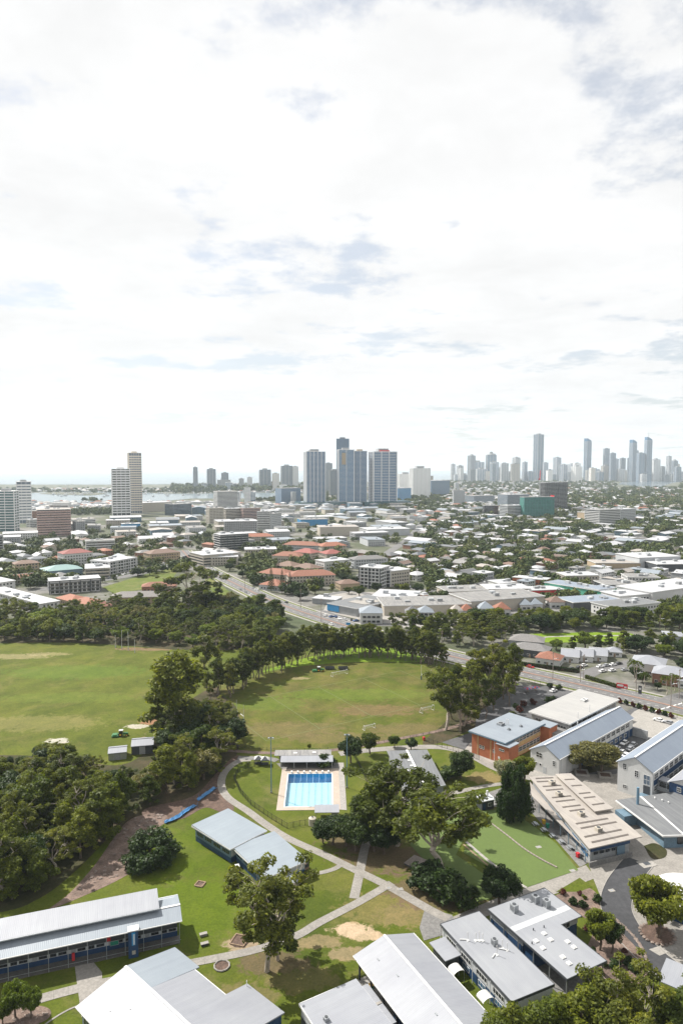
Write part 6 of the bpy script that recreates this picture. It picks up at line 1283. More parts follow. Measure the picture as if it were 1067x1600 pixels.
# --- city offices in front of the towers
facade('office_block', 'brown rounded office block with dark window bands', 'office', (59, 838), (112, 836), 797, 50, 'pink_wall', 'roof_cream', 'strip', pitch=3.9)
a = G(71, 834); b = Bld('rooftop_storey', 'white stepped top storeys of brown office block', 'rooftop', (a.x, a.y + 18), 0, 34, 20); zb = ZAT(797, G(59, 838).y); b.wall(0, 0, 34, 20, zb + .5, zb + 5, 'white_paint'); b.part('upper_storey', MB().box(3, 3, zb + 5, 31, 17, zb + 9), 'white_paint'); grid(b, 34, 20, zb + 5, 9, 30, 1.6, 1, 'glass_dark', 'f', zb + 2)
CB = [((340, 798), (372, 797), 768, 'white_paint', 'strip', 'white slab office with dark window bands and core'), ((327, 818), (350, 817), 794, 'cream_wall', 'grid', 'cream office with rows of square windows'), ((353, 815), (378, 814), 795, 'cream_wall', 'strip', 'left half of cream banded offices'), ((380, 815), (407, 814), 794, 'pink_wall', 'strip', 'right half of cream banded offices'),
      ((402, 828), (422, 828), 800, 'white_paint', 'strip', 'white banded office with open corner'), ((424, 828), (440, 826), 803, 'pale_wall', 'grid', 'white office annexe beside banded office'), ((351, 836), (402, 835), 815, 'grey_wall', 'grid', 'grey long office with dark end'), ((440, 788), (470, 787), 763, 'glass_blue', 'glass', 'small white and blue office tower left of twin towers'),
      ((935, 824), (968, 822), 797, 'white_paint', 'strip', 'white office with dark blue glass middle'), ((968, 820), (992, 818), 796, 'pale_wall', 'grid', 'grey white office wing right of blue glass office'), ((914, 818), (936, 817), 801, 'tan_wall', 'none', 'tan windowless block left of blue glass office'), ((792, 812), (818, 811), 790, 'pale_wall', 'strip', 'pale stepped office left of green wrapped building'),
      ((756, 806), (778, 806), 790, 'charcoal', 'strip', 'dark and white small office with fin'), ((784, 808), (792, 808), 791, 'orange_paint', 'none', 'small block with red advertising panel'), ((674, 774), (702, 773), 751, 'glass_blue', 'glass', 'dark blue glass office right of twin towers'), ((740, 788), (772, 787), 775, 'glass_grey', 'glass', 'grey low office before skyline'),
      ((708, 790), (726, 790), 766, 'pale_wall', 'grid', 'pale flats left of grey low office'), ((792, 795), (826, 794), 773, 'glass_grey', 'glass', 'dark flat office behind green wrapped building'), ((622, 783), (642, 782), 763, 'bright_blue', 'glass', 'bright blue office right of red topped tower'), ((120, 836), (134, 835), 815, 'grey_wall', 'grid', 'narrow grey office right of brown office block'),
      ((116, 822), (150, 820), 812, 'white_paint', 'strip', 'white low office right of brown block'), ((192, 826), (220, 825), 819, 'bright_blue', 'none', 'low bright blue warehouse below twin towers'), ((222, 800), (270, 798), 786, 'cream_wall', 'none', 'large pale shopping centre with curved edge'), ((272, 806), (300, 804), 788, 'glass_grey', 'strip', 'grey glass roofed shopping hall'),
      ((470, 822), (512, 821), 812, 'bright_blue', 'none', 'bright blue warehouse with white roof'), ((500, 838), (560, 837), 824, 'cream_wall', 'none', 'plain pale windowless hall'), ((575, 838), (640, 836), 828, 'pale_wall', 'none', 'dark edged white hall right of plain hall'), ((47, 824), (62, 823), 812, 'white_paint', 'strip', 'small white office at foot of left towers'),
      ((44, 815), (62, 814), 799, 'brick_brown', 'grid', 'narrow brown flats behind white left tower'), ((135, 862), (180, 860), 846, 'white_paint', 'strip', 'white office with long dark bands above red roofed flats')]
for bl, br, ty, wm, st, lab in CB: facade('office_block', lab, 'office', bl, br, ty, max(14, (G(*br) - G(*bl)).length * .6), wm, R.choice(['roof_city', 'roof_old', 'roof_cream']), st, gm='glass_dark' if st != 'glass' else wm, group='city offices')
b = facade('construction_site', 'building wrapped in green scaffold netting', 'construction', (818, 812), (865, 811), 777, 18, 'scaffold_net', 'concrete_grey', 'none'); sc = MB()
for k in range(12): sc.tube((b.L * k / 11, -.6, 0), (b.L * k / 11, -.6, b.z + 1.5), .12, None, 4)
for k in range(10): sc.tube((0, -.6, b.z * k / 9), (b.L, -.6, b.z * k / 9), .1, None, 4)
b.part('scaffold', sc, 'pole_blue'); b.part('red_screen', MB().box(b.L + .05, 1, 2, b.L + .5, 16, b.z + 3), 'sign_red')
facade('apartment_tower', 'dark apartment block with white balconies behind green wrapped building', 'apartment block', (850, 800), (885, 798), 754, 16, 'charcoal', 'roof_city', 'balcony', pitch=3.3)
def crane(label, px, by, ty, Y, jib, rot, col='sign_red'):
    x = XAT(px, ty, Y); z = ZAT(ty, Y); t = thing('tower_crane', label, 'crane', (x, Y, 0), rot); m_ = MB()
    for (i, j) in ((-1, -1), (1, -1), (1, 1), (-1, 1)): m_.tube((i, j, 0), (i, j, z * .8), .4, None, 4)
    k = 0.0
    while k < z * .8 - 3: m_.tube((-1, -1, k), (1, -1, k + 3), .12, None, 3); m_.tube((1, 1, k), (-1, 1, k + 3), .12, None, 3); m_.tube((1, -1, k), (1, 1, k + 3), .12, None, 3); k += 3
    m_.obj('mast', 'white_trim', t); MB().box(-1.5, -1.5, z * .8, 1.5, 1.5, z * .8 + 2.6).obj('cab', col, t)
    MB().tube((0, 0, z * .8 + 1), (jib, 0, z * (1.0)), 1.1, .7, 4).tube((0, 0, z * .8 + 4), (jib * .9, 0, z * .99), .2, .15, 4).obj('jib', col, t); MB().tube((0, 0, z * .8 + 1), (-10, 0, z * .8 + 2), .7, .7, 4).box(-11, -1.5, z * .8, -8, 1.5, z * .8 + 3).obj('counter_jib', col, t); MB().tube((0, 0, z * .8), (-2, 0, z * .93), .4, .3, 4).obj('apex', col, t)
crane('red and white tower crane over green wrapped building', 843, 776, 735, 1500, 14, 1.2); crane('thin white crane on far spit', 106, 770, 756, 3150, 34, .1, 'white_trim')
# --- towers of the near city
tower('teal glass and white tower at left edge', -8, 22, 768, 1170, 8, .8, 'glass_teal', 'tower_white', 4.6, 2, th=1.3); tower('white balconied tower behind teal left edge tower', 22, 47, 753, 1350, 25, .8, 'glass_grey', 'tower_white', 5.6, 3, th=3.2)
tower('lower white tower of pair by broadwater', 170, 202, 733, 1560, 20, .8, 'glass_dark', 'tower_white', 5.6, 4, crown='tower_white', th=2.6); tower('taller beige tower of pair by broadwater', 197, 220, 708, 1640, 25, .8, 'glass_grey', 'tower_beige', 5.6, 5, th=3.0, crown='tower_beige')
b = tower('left blue glass tower of central trio', 474, 508, 706, 1900, 14, .7, 'glass_blue', 'tower_white', 3.3, 5, th=.45, base=14); b.part('roof_blade', MB().hexa([(b.w * .1, b.d * .2, b.z + 1.2), (b.w * .55, b.d * .2, b.z + 1.2), (b.w * .55, b.d * .8, b.z + 1.2), (b.w * .1, b.d * .8, b.z + 1.2), (b.w * .1, b.d * .2, b.z + 3), (b.w * .55, b.d * .2, b.z + 8), (b.w * .55, b.d * .8, b.z + 8), (b.w * .1, b.d * .8, b.z + 3)]), 'grey_wall')
b = tower('middle blue glass tower of central trio, left half', 527, 553, 703, 1880, 6, .9, 'glass_sky', 'tower_white', 3.3, 2, th=.4, base=16); b.part('copper_panels', MB().box(b.w * .2, -1.6, b.z - 40, b.w * .45, -1.1, b.z - 8), 'tan_wall')
tower('middle blue glass tower of central trio, right half', 551, 573, 705, 1890, 6, .9, 'glass_blue', 'tower_white', 3.3, 2, th=.4, crown='tan_wall')
b = tower('right striped tower of central trio with red rooftop', 577, 620, 706, 1900, 16, .6, 'glass_blue', 'tower_white', 4.4, 3, th=.8, crown='grey_wall', base=16); b.part('roof_plant', MB().box(b.w * .3, b.d * .1, b.z + 1.3, b.w * .72, b.d * .24, b.z + 4.5), 'sign_red')
tower('tall glass tower standing behind central trio', 526, 545, 686, 2250, 0, 1, 'glass_sky', 'glass_grey', 3.3, 5, crown='glass_grey')
tower('grey tower behind and left of central trio', 507, 519, 724, 3000, 10, .8, 'glass_grey', 'pale_wall', 3.4, 3, base=None); tower('broad grey tower behind central trio', 514, 531, 735, 2700, 10, .8, 'glass_grey', 'grey_wall', 3.4, 3)
tower('white residential tower right of central trio', 641, 672, 732, 2500, 14, .6, 'tower_white', 'tower_white', 3.2, 4); tower('pale block joined left of white residential tower', 622, 645, 741, 2600, 10, .7, 'tower_white', 'tower_white', 3.2, 4)
# --- towers on the far beach strip and the skyline
MBT = [(301, 309, 730, 'glass_grey', 'slim dark tower standing alone at left of beach strip'), (322, 337, 733, 'glass_grey', 'grey tower with stepped crown on beach strip'), (345, 357, 739, 'glass_grey', 'small domed tower on beach strip'), (338, 360, 750, 'grey_wall', 'low wide block under small domed tower'), (373, 381, 748, 'grey_wall', 'short grey tower among pines on strip'), (386, 394, 746, 'pale_wall', 'short pale tower among pines on strip'), (404, 423, 734, 'glass_grey', 'wide grey tower in middle of beach strip'), (425, 436, 740, 'cream_wall', 'cream tower right of wide grey tower'), (438, 457, 728, 'glass_grey', 'large grey tower left of central trio'), (456, 466, 729, 'pale_wall', 'pale slim half of large grey tower')]
for x0, x1, ty, m_, lab in MBT: tower(lab, x0, x1, ty, 3300, 12, .8, m_ if m_ not in ('pale_wall', 'cream_wall') else 'tower_white', 'pale_wall' if m_ != 'cream_wall' else 'tower_beige', 3.6, 3, group='towers on the beach strip')
SK = [(709, 715, 742), (713, 735, 742), (718, 724, 731), (731, 743, 712), (736, 756, 722), (761, 775, 711), (765, 779, 722), (783, 794, 724), (801, 813, 715), (803, 810, 727), (816, 824, 722), (834.7, 850, 679), (849, 856, 723), (856, 861, 736), (865, 877, 715), (875, 887, 726), (893, 910, 729), (913, 924.5, 690), (924, 936, 733), (943.6, 952, 701), (954, 961.5, 708), (961, 966, 717), (969, 977, 716), (980, 985, 716), (985, 995, 692), (991, 997, 704), (996.5, 1007, 708), (1009, 1018.5, 688), (1019, 1031, 718), (1031, 1039, 729), (1042, 1049, 713), (1049, 1059, 720), (1056, 1068, 737), (1010, 1024, 736), (968, 980, 735), (930, 944, 738), (745, 760, 733), (790, 802, 738), (824, 834, 737), (888, 896, 738)]
SKL = ['lone low', 'broad low', 'slim', 'round topped', 'pale twin', 'disc topped', 'grey slab', 'pale slab', 'flat topped', 'short', 'narrow cream', 'tallest square shouldered', 'thin', 'small', 'stepped', 'short wide', 'low broad', 'curved blade', 'low cluster', 'straight slim', 'pale slim', 'thin stepped', 'pale narrow', 'thin pale', 'tall curved', 'dark slim', 'dark slab', 'needle topped', 'domed', 'low pale', 'dark spired', 'rounded', 'low wide', 'small grey', 'low grey', 'little', 'middling', 'low cream', 'tiny', 'stubby']
srt = sorted(range(len(SK)), key=lambda i: SK[i][0]); pos = {i: k + 1 for k, i in enumerate(srt)}
for i, (x0, x1, ty) in enumerate(SK):
    Y = 5300 + R.uniform(-150, 250); tall = ty < 712; m_ = R.choice(['glass_grey', 'glass_sky', 'glass_blue', 'tower_white', 'tower_beige']) if not tall else R.choice(['glass_blue', 'glass_sky'])
    b = tower(f'{SKL[i]} skyline tower, {ordn(pos[i])} from left of far skyline', x0, x1, ty, Y, R.choice([0, 8, 20, 30]), R.uniform(.6, 1), m_, R.choice(['tower_white', 'pale_wall', 'tower_white']) if not tall else 'pale_wall', 4.2, R.choice([2, 3, 4]), group='far skyline towers', th=1.3)
    if SKL[i] in ('needle topped', 'dark spired', 'disc topped'): b.part('spire', MB().tube((b.w / 2, b.d / 2, b.z), (b.w / 2, b.d / 2, b.z + (75 if 'needle' in SKL[i] else 40)), 2.4, .5, 6), 'pale_wall')
    if SKL[i] == 'disc topped': b.part('disc', MB().tube((b.w / 2, b.d / 2, b.z + 1), (b.w / 2, b.d / 2, b.z + 12), b.w * .55, b.w * .45, 14).tube((b.w / 2, b.d / 2, b.z + 12), (b.w / 2, b.d / 2, b.z + 26), b.w * .2, None, 10), 'grey_wall')
    if SKL[i] in ('curved blade', 'tall curved', 'needle topped'):
        n = 8; c_ = MB()
        for k in range(n): c_.box(b.w * .04 * k, 0, b.z + 1.2 + k * 3, b.w * (1 - .05 * k), b.d, b.z + 1.2 + (k + 1) * 3) if False else c_.box(0, 0, b.z + 1.3 + k * 3, b.w * (1 - (k / n) ** 1.6), b.d, b.z + 1.3 + (k + 1) * 3)
        b.part('curved_crown', c_, 'glass_sky')
    if SKL[i] in ('round topped', 'domed', 'rounded'): b.part('dome', MB().tube((b.w / 2, b.d / 2, b.z + 1), (b.w / 2, b.d / 2, b.z + 9), b.w * .42, b.w * .3, 12).tube((b.w / 2, b.d / 2, b.z + 9), (b.w / 2, b.d / 2, b.z + 15), b.w * .3, b.w * .08, 12), 'grey_wall')
# lower blocks that fill the skyline and the city edge
LOW = []
for (n, xa, xb, ya, yb, Y0, Y1, grp, ph) in ((46, 704, 1066, 724, 743, 5000, 5700, 'low blocks of the far skyline', 'low far skyline block'), (14, 300, 470, 751, 760, 3150, 3500, 'low blocks of the beach strip', 'low pale beach strip block'), (12, 620, 712, 742, 757, 2700, 3600, 'mid rise blocks right of the trio', 'mid rise block right of central trio'), (8, 360, 470, 762, 772, 2000, 2300, 'mid rise blocks left of the trio', 'mid rise block left of central trio')):
    it = sorted((R.uniform(xa, xb), R.uniform(ya, yb)) for _ in range(n))
    for k, (x, ty) in enumerate(it):
        w = R.uniform(6, 13); tower(f'{ph}, {ordn(k + 1)} from left', x, x + w, ty, R.uniform(Y0, Y1), R.choice([0, 10, 25]), R.uniform(.6, 1), R.choice(['glass_grey', 'glass_blue', 'tower_white', 'tower_beige', 'pale_wall']), R.choice(['tower_white', 'pale_wall', 'grey_wall']), 4.0, 3, group=grp, th=1.4)
# --- ordinary houses and sheds filling the streets between
HN = [0]
def fill_buildings(pix, spacing, n, phrase, group, kind='house', roofs=None, walls=None, size=((11, 17), (8, 12)), zz=(3, 6), ang=43):
    poly = [tuple(G(*p)) for p in pix]; xs = [p[0] for p in poly]; ys = [p[1] for p in poly]; pts = []
    for _ in range(n * 30):
        x = R.uniform(min(xs), max(xs)); y = R.uniform(min(ys), max(ys))
        if not inside((x, y), poly) or near_road(x, y, 7): continue
        L = R.uniform(*size[0]); Wd = R.uniform(*size[1]); r = .55 * math.hypot(L, Wd)
        if not free(x, y, r) or any((x - q[0]) ** 2 + (y - q[1]) ** 2 < (r + q[2]) ** 2 for q in pts): continue
        u = PIX(x, y)[0]
        if not -30 < u < 1097: continue
        pts.append((x, y, r, L, Wd))
        if len(pts) >= n: break
    pts.sort(key=lambda p: PIX(p[0], p[1], 4)[0])
    for i, (x, y, r, L, Wd) in enumerate(pts):
        rm = R.choice(roofs); wm = R.choice(walls); a = math.radians(ang + R.choice([0, 90]) + R.uniform(-6, 6)); z = R.uniform(*zz); c, s_ = math.cos(a), math.sin(a)
        word = {'tile_terracotta': 'terracotta tiled', 'tile_brown': 'brown tiled', 'tile_grey': 'grey tiled', 'tile_red': 'red tiled', 'roof_city': 'white roofed', 'roof_cream': 'cream roofed', 'roof_grey': 'grey roofed', 'roof_old': 'weathered roofed', 'roof_paleblue': 'pale blue roofed', 'roof_dark': 'charcoal roofed', 'roof_blue': 'blue grey roofed'}[rm]
        b = Bld(kind, f'{word} {kind.replace("_", " ")} {phrase}, {ordn(i + 1)} from the left', kind.replace('_', ' '), (x - c * L / 2 + s_ * Wd / 2, y - s_ * L / 2 - c * Wd / 2), math.degrees(a), L, Wd, group)
        b.wall(0, 0, L, Wd, .05, z, wm)
        t = R.random()
        if kind == 'house': (b.hip(0, 0, L, Wd, z + .02, R.uniform(2, 3.2), rm, .6) if t < .7 else b.gable(0, 0, L, Wd, z, R.uniform(1.8, 2.8), rm, .5, wm))
        else:
            if t < .6: b.skillion(-.4, -.4, L + .4, Wd + .4, z + .4, z + R.uniform(.4, 1.2), rm, .3); b.part('plant_room', MB().box(L * .3, Wd * .3, z + .3, L * .3 + 3, Wd * .3 + 2, z + 2.2), 'galv')
            else: b.gable(0, 0, L, Wd, z, R.uniform(1.5, 3), rm, .4, wm)
        grid(b, L, Wd, z, 3.0, 1.7, 1.3, 1.6, 'glass_dark', 'flr', 1.0, 'window_rows'); HN[0] += 1
HR = ['roof_city', 'roof_city', 'roof_city', 'roof_city', 'tile_terracotta', 'tile_brown', 'tile_grey', 'roof_paleblue', 'roof_old', 'roof_cream', 'roof_old', 'roof_dark']; HW = ['white_paint', 'cream_wall', 'pale_wall', 'tan_wall', 'brick_brown']
CR = ['roof_city', 'roof_city', 'roof_city', 'roof_old', 'roof_cream', 'roof_grey', 'roof_paleblue']; CW = ['white_paint', 'cream_wall', 'pale_wall', 'grey_wall', 'steel_blue']
fill_buildings([(0, 850), (330, 836), (420, 850), (330, 888), (180, 905), (0, 935)], 20, 46, 'in left streets above tree belt', 'houses of the left streets', 'house', HR, HW, ((14, 24), (10, 16)), (4, 8))
fill_buildings([(640, 862), (1067, 856), (1067, 832), (640, 826)], 30, 46, 'in pale roofed blocks right of centre', 'sheds right of the centre', 'trade_shed', CR, CW, ((20, 44), (14, 26)), (4, 8))
fill_buildings([(640, 880), (1067, 868), (1067, 835), (640, 828)], 20, 60, 'among trees at right before green wrapped building', 'houses among the right hand trees', 'house', HR, HW, ((13, 22), (10, 15)), (3.2, 6))
fill_buildings([(540, 870), (700, 925), (860, 895), (1067, 882), (1067, 866), (640, 866)], 20, 44, 'in middle right streets', 'houses of the middle right streets', 'house', HR, HW, ((13, 20), (10, 14)), (3.2, 6))
fill_buildings([(660, 905), (840, 895), (900, 940), (840, 960), (680, 945)], 20, 26, 'among shops beyond creek trees', 'sheds among the shops', 'trade_shed', CR, CW, ((14, 26), (10, 18)), (4, 6.5))
fill_buildings([(880, 895), (1067, 893), (1067, 950), (900, 955)], 20, 20, 'in yards at right edge', 'sheds in the right hand yards', 'trade_shed', CR, CW, ((12, 24), (9, 16)), (4, 6.5))
fill_buildings([(0, 850), (120, 818), (330, 806), (640, 800), (660, 860), (420, 850), (200, 856)], 30, 100, 'in city centre blocks', 'shops of the city centre', 'shop', CR, CW, ((28, 64), (20, 42)), (5, 11), 20)
fill_buildings([(230, 806), (470, 795), (640, 792), (640, 802), (330, 808)], 40, 26, 'below the central towers', 'shops below the towers', 'shop', CR, CW, ((30, 70), (20, 40)), (6, 16), 10)
fill_buildings([(640, 835), (1067, 832), (1067, 800), (700, 796)], 30, 100, 'in right hand city blocks', 'shops of the right hand city', 'shop', CR, CW, ((24, 48), (14, 28)), (4, 9), 30)
# --- far suburb roofs: a mass of a few pixels each
def far_roofs():
    mb = MB(); cols = ['roof_city', 'roof_cream', 'roof_old', 'tile_terracotta', 'tile_grey', 'pale_wall']
    def put(x, y, L, Wd, z, a, m_):
        c, s_ = math.cos(a), math.sin(a); P = [(x + c * u - s_ * v_, y + s_ * u + c * v_) for u, v_ in ((-L / 2, -Wd / 2), (L / 2, -Wd / 2), (L / 2, Wd / 2), (-L / 2, Wd / 2))]; mb.prism(P, .4, z, 5, cap=False); e = [(x + c * u, y + s_ * u) for u in (-L / 4, L / 4)]
        zr = z + 2.5; A, B, C_, D_ = [(p[0], p[1], z) for p in P]; p, q = (*e[0], zr), (*e[1], zr)
        for f in ([A, B, q, p], [B, C_, q], [C_, D_, p, q], [D_, A, p]): mb.poly(f, m_)
    for (x0, x1, y0, y1, n) in ((690, 1090, 758, 800, 1500), (-10, 700, 786, 800, 500), (60, 340, 764.5, 769, 220), (340, 700, 757, 771, 320), (700, 1090, 748.5, 758, 420), (640, 1090, 800, 835, 260)):
        for _ in range(n):
            px, py = R.uniform(x0, x1), R.uniform(y0, y1)
            if 960 < px < 1064 and 750 < py < 763: continue
            g = G(px, py)
            if not free(g.x, g.y, 9): continue
            put(g.x, g.y, R.uniform(12, 26), R.uniform(9, 16), R.uniform(4, 9), R.uniform(0, 3), R.choices(range(5), [5, 2, 3, 1.5, 1.5])[0])
    o = mb.obj('distant_houses', cols); tag(o, 'mass of tiny pale roofs of far suburbs before skyline', 'houses', None, 'stuff')
far_roofs()
# ------------------------------------------------------------------ cars, poles, small street things
def car_meshes():
    def body(m_):
        mb = MB(); hw = .88
        st = [(-2.15, .35, .80), (-1.9, .28, .92), (-1.0, .25, .95), (.9, .25, .92), (1.9, .28, .78), (2.2, .38, .62)]
        for i in range(len(st) - 1):
            (x0, a0, b0), (x1, a1, b1) = st[i], st[i + 1]; mb.hexa([(x0, -hw, a0), (x1, -hw, a1), (x1, hw, a1), (x0, hw, a0), (x0, -hw, b0), (x1, -hw, b1), (x1, hw, b1), (x0, hw, b0)])
        mb.hexa([(-1.25, -.66, 1.36), (.35, -.66, 1.36), (.35, .66, 1.36), (-1.25, .66, 1.36), (-1.2, -.62, 1.44), (.3, -.62, 1.44), (.3, .62, 1.44), (-1.2, .62, 1.44)])
        return mb.mesh('body', m_)
    g = MB().hexa([(-1.8, -.8, .92), (1.0, -.8, .92), (1.0, .8, .92), (-1.8, .8, .92), (-1.28, -.67, 1.37), (.38, -.67, 1.37), (.38, .67, 1.37), (-1.28, .67, 1.37)]).mesh('windows', 'glass_dark')
    w = MB().tube((0, -.12, 0), (0, .12, 0), .33, None, 12).mesh('wheel', 'rubber'); h = MB().tube((0, -.13, 0), (0, .13, 0), .18, None, 8).mesh('hub', 'galv')
    return body, g, w, h
plain('car_white', (.78, .78, .78), .25, .02, .5, grime=.03, spec=.6); plain('car_silver', (.42, .43, .45), .25, .02, .5, metal=.5, grime=.03); plain('car_black', (.02, .02, .022), .2, .1, .5, grime=.03, spec=.6); plain('car_red', (.35, .015, .012), .25, .05, .5, grime=.03, spec=.6); plain('car_blue', (.03, .08, .22), .25, .05, .5, grime=.03, spec=.6)
BODY, CG, CW_, CHB = car_meshes(); CARB = {c: BODY('car_' + c) for c in ('white', 'silver', 'black', 'red', 'blue')}
def car(col, px, py, rz, label, group, z=.1, wheels=True, world=None):
    g = world or G(px, py); t = thing('parked_car', label, 'car', (g.x, g.y, z), rz, group); bd = link('body', CARB[col], t); link('windows', CG, t)
    if wheels:
        for (x, y) in ((-1.3, -.8), (-1.3, .8), (1.35, -.8), (1.35, .8)): w = link('wheel', CW_, t, (x, y, .33)); link('hub', CHB, w)
    return t
CC = ['white', 'white', 'silver', 'white', 'black', 'silver', 'blue', 'white']
for i, (px, py) in enumerate(((962, 1171), (975, 1163), (984, 1172), (970, 1178), (957, 1182), (988, 1166), (966, 1186), (977, 1183))): car(CC[i], px, py, math.radians(43 + (i % 2) * 180), f"{CC[i]} car in yard between gabled blocks, {['upper left', 'top', 'far right', 'centre', 'left', 'right corner', 'lowest', 'lower right'][i]} one", 'cars between the gabled blocks')
car('white', 864, 1081, math.radians(40), 'white car in bush edged car park near main road', 'cars near the school'); car('red', 828, 1043.5, math.radians(-44), 'red car driving on far lane of main road', 'cars near the school'); car('white', 1028, 1127, math.radians(130), 'white van like car at right end of school yard', 'cars near the school'); car('silver', 1044, 1131, math.radians(130), 'silver car beside white one at right yard end', 'cars near the school')
for i, (px, py, c) in enumerate(((937, 1043, 'white'), (947, 1041, 'silver'), (957, 1040, 'white'), (966, 1038, 'black'), (941, 1050, 'white'), (956, 1049, 'white'), (893, 1046, 'black'), (905, 1044, 'black'), (912, 1041, 'white'), (975, 1048, 'silver'))): car(c, px, py, math.radians(25), f'{c} car parked behind hedge across main road, {ordn(sorted((937, 947, 957, 966, 941, 956, 893, 905, 912, 975)).index(px) + 1)} from left', 'cars across the main road')
n = 0
for i in range(12):
    for j in range(3):
        if R.random() < .12: continue
        n += 1; px = 618 + i * 3.9 + j * 1.5; py = 933.5 + i * .75 + j * 3.2; cc = 'white' if R.random() < .7 else R.choice(['silver', 'blue']); car(cc, px, py, math.radians(60), f"{cc} car in {['back', 'middle', 'front'][j]} row before blue display wall, {ordn(i + 1)} from left", 'cars of the blue walled yard', wheels=False)
rl2 = ribbon_pts(RL, 6.6); rl3 = ribbon_pts(RL, -6.6)
for i in range(34):
    k = R.randrange(48, len(RL) - 4); ln = R.choice([rl2, rl3]); p = ln[k].lerp(ln[k + 1], R.random()); d = RL[k + 1] - RL[k]; u = PIX(p.x, p.y)
    car(R.choice(CC), 0, 0, math.atan2(d.y, d.x), f'small car on or beside upper main road, about {int(p.y)} metres off, {i + 1} of the line' if False else f'small car kerbside on upper stretch of main road, {ordn(i + 1)} of the line', 'cars along the upper main road', wheels=False, world=p)
lots = [((170, 904), (290, 871), 16, 'upper left street'), ((690, 938), (760, 908), 14, 'street by the sheds'), ((960, 938), (1050, 934), 12, 'yards at right edge'), ((600, 908), (650, 920), 10, 'apartments street'), ((505, 962), (560, 972), 7, 'blue showroom forecourt'), ((760, 975), (850, 972), 8, 'lane behind pyramid shops'), ((860, 900), (960, 893), 10, 'upper right street')]
for (a, c, n, w) in lots:
    for i in range(n):
        t = (i + R.uniform(.1, .9)) / n; car(R.choice(CC), a[0] + (c[0] - a[0]) * t, a[1] + (c[1] - a[1]) * t + R.uniform(-1.2, 1.2), R.uniform(0, 6), f'small parked car on {w}, {ordn(i + 1)} from left', 'cars parked about the town', wheels=False)
def pole(px, by, ty, label, arm=True):
    g = G(px, by); h = ZAT(ty, g.y); t = thing('power_pole', label, 'pole', (g.x, g.y, 0), math.radians(45), 'power poles'); MB().tube((0, 0, 0), (0, 0, h), .19, .13, 8).obj('pole', 'timber_grey', t)
    MB().box(-1.2, -.08, h - .9, 1.2, .08, h - .7).box(-.9, -.08, h - 1.9, .9, .08, h - 1.75).obj('crossarm', 'timber', t)
    for x in (-1.1, -.4, .4, 1.1): MB().tube((x, 0, h - .7), (x, 0, h - .5), .06, None, 6).obj('insulator', 'charcoal', t)
    if arm: MB().tube((0, 0, h * .72), (0, -2.4, h * .78), .06, None, 6).box(-.12, -2.9, h * .775, .12, -2.3, h * .8).obj('street_light', 'galv', t)
for (px, by, ty, lab) in ((863, 1061, 1018, 'left of red tiled house'), (906, 1066, 1038, 'left of two by side street'), (911, 1062, 1022, 'right of two by side street'), (993, 1082, 1040, 'before white two storey house'), (1047, 1108, 1054, 'nearest right edge at crossing'), (1060, 1092, 1045, 'behind crossing at right edge'), (690, 1030, 985, 'behind rugby field trees'), (470, 950, 920, 'right of three pines'), (502, 972, 935, 'at upper main road bend'), (383, 926, 900, 'at vacant lot corner'), (1030, 985, 960, 'in park at right edge')): pole(px, by, ty, 'timber power pole ' + lab)
# power lines between the roadside poles
# hedge, sign panels, billboards
def hedge(label, a, c, w, h, mat='leaf_dark'):
    a, c = G(*a), G(*c); d = c - a; L = d.length; rng = np.random.default_rng(int(L * 10)); k = int(L * 260); P = np.stack([rng.uniform(0, L, k), rng.uniform(-w / 2, w / 2, k), rng.uniform(.1, h, k)], 1); Nn = rng.normal(size=(k, 3)) * .7 + np.stack([np.zeros(k), np.sign(P[:, 1]) * .7, np.full(k, .6)], 1)
    t = thing('hedge', label, 'hedge', (a.x, a.y, .05), math.atan2(d.y, d.x)); link('foliage', cards_mesh('foliage', P, Nn, .3, mat, rng), t); MB().box(0, -w * .3, 0, L, w * .3, h * .75).obj('core', 'mulch', t)
hedge('clipped green hedge along far footpath of main road', (914, 1060), (966, 1076), 1.6, 1.9, 'leaf_belt'); hedge('dark green screened fence before red tiled house', (815, 1040), (905, 1052), .8, 2.2)
g = G(971, 1078); t = thing('sign_board', 'red and white roadside sign board at end of hedge', 'sign', (g.x, g.y, 0), math.radians(-35)); MB().box(-2.6, -.1, .8, 2.6, .1, 3.2).obj('panel', 'sign_red', t); MB().box(-2.2, -.13, 1.7, .6, -.104, 2.7).box(1.0, -.13, 1.2, 2.2, -.104, 2.0).obj('print', 'white_trim', t); [MB().box(x - .08, -.08, 0, x + .08, .08, .8).obj('leg', 'galv', t) for x in (-2.2, 2.2)]
g = G(999, 1086); t = thing('banner_sign', 'tall black banner sign beside driveway of brick house', 'sign', (g.x, g.y, 0), math.radians(-30)); MB().box(-.8, -.08, .6, .8, .08, 4.6).obj('panel', 'charcoal', t); MB().box(-.5, -.11, 2.6, .5, -.084, 3.6).obj('print', 'white_trim', t); MB().box(-.08, -.06, 0, .08, .06, .6).obj('leg', 'galv', t)
g = G(544, 980); t = thing('road_sign', 'small blue road sign on main road bend', 'sign', (g.x, g.y, 0), 0); MB().box(-1.5, -.06, 1.6, 1.5, .06, 3.2).obj('panel', 'bright_blue', t); MB().box(-.06, -.05, 0, .06, .05, 1.6).obj('leg', 'galv', t)
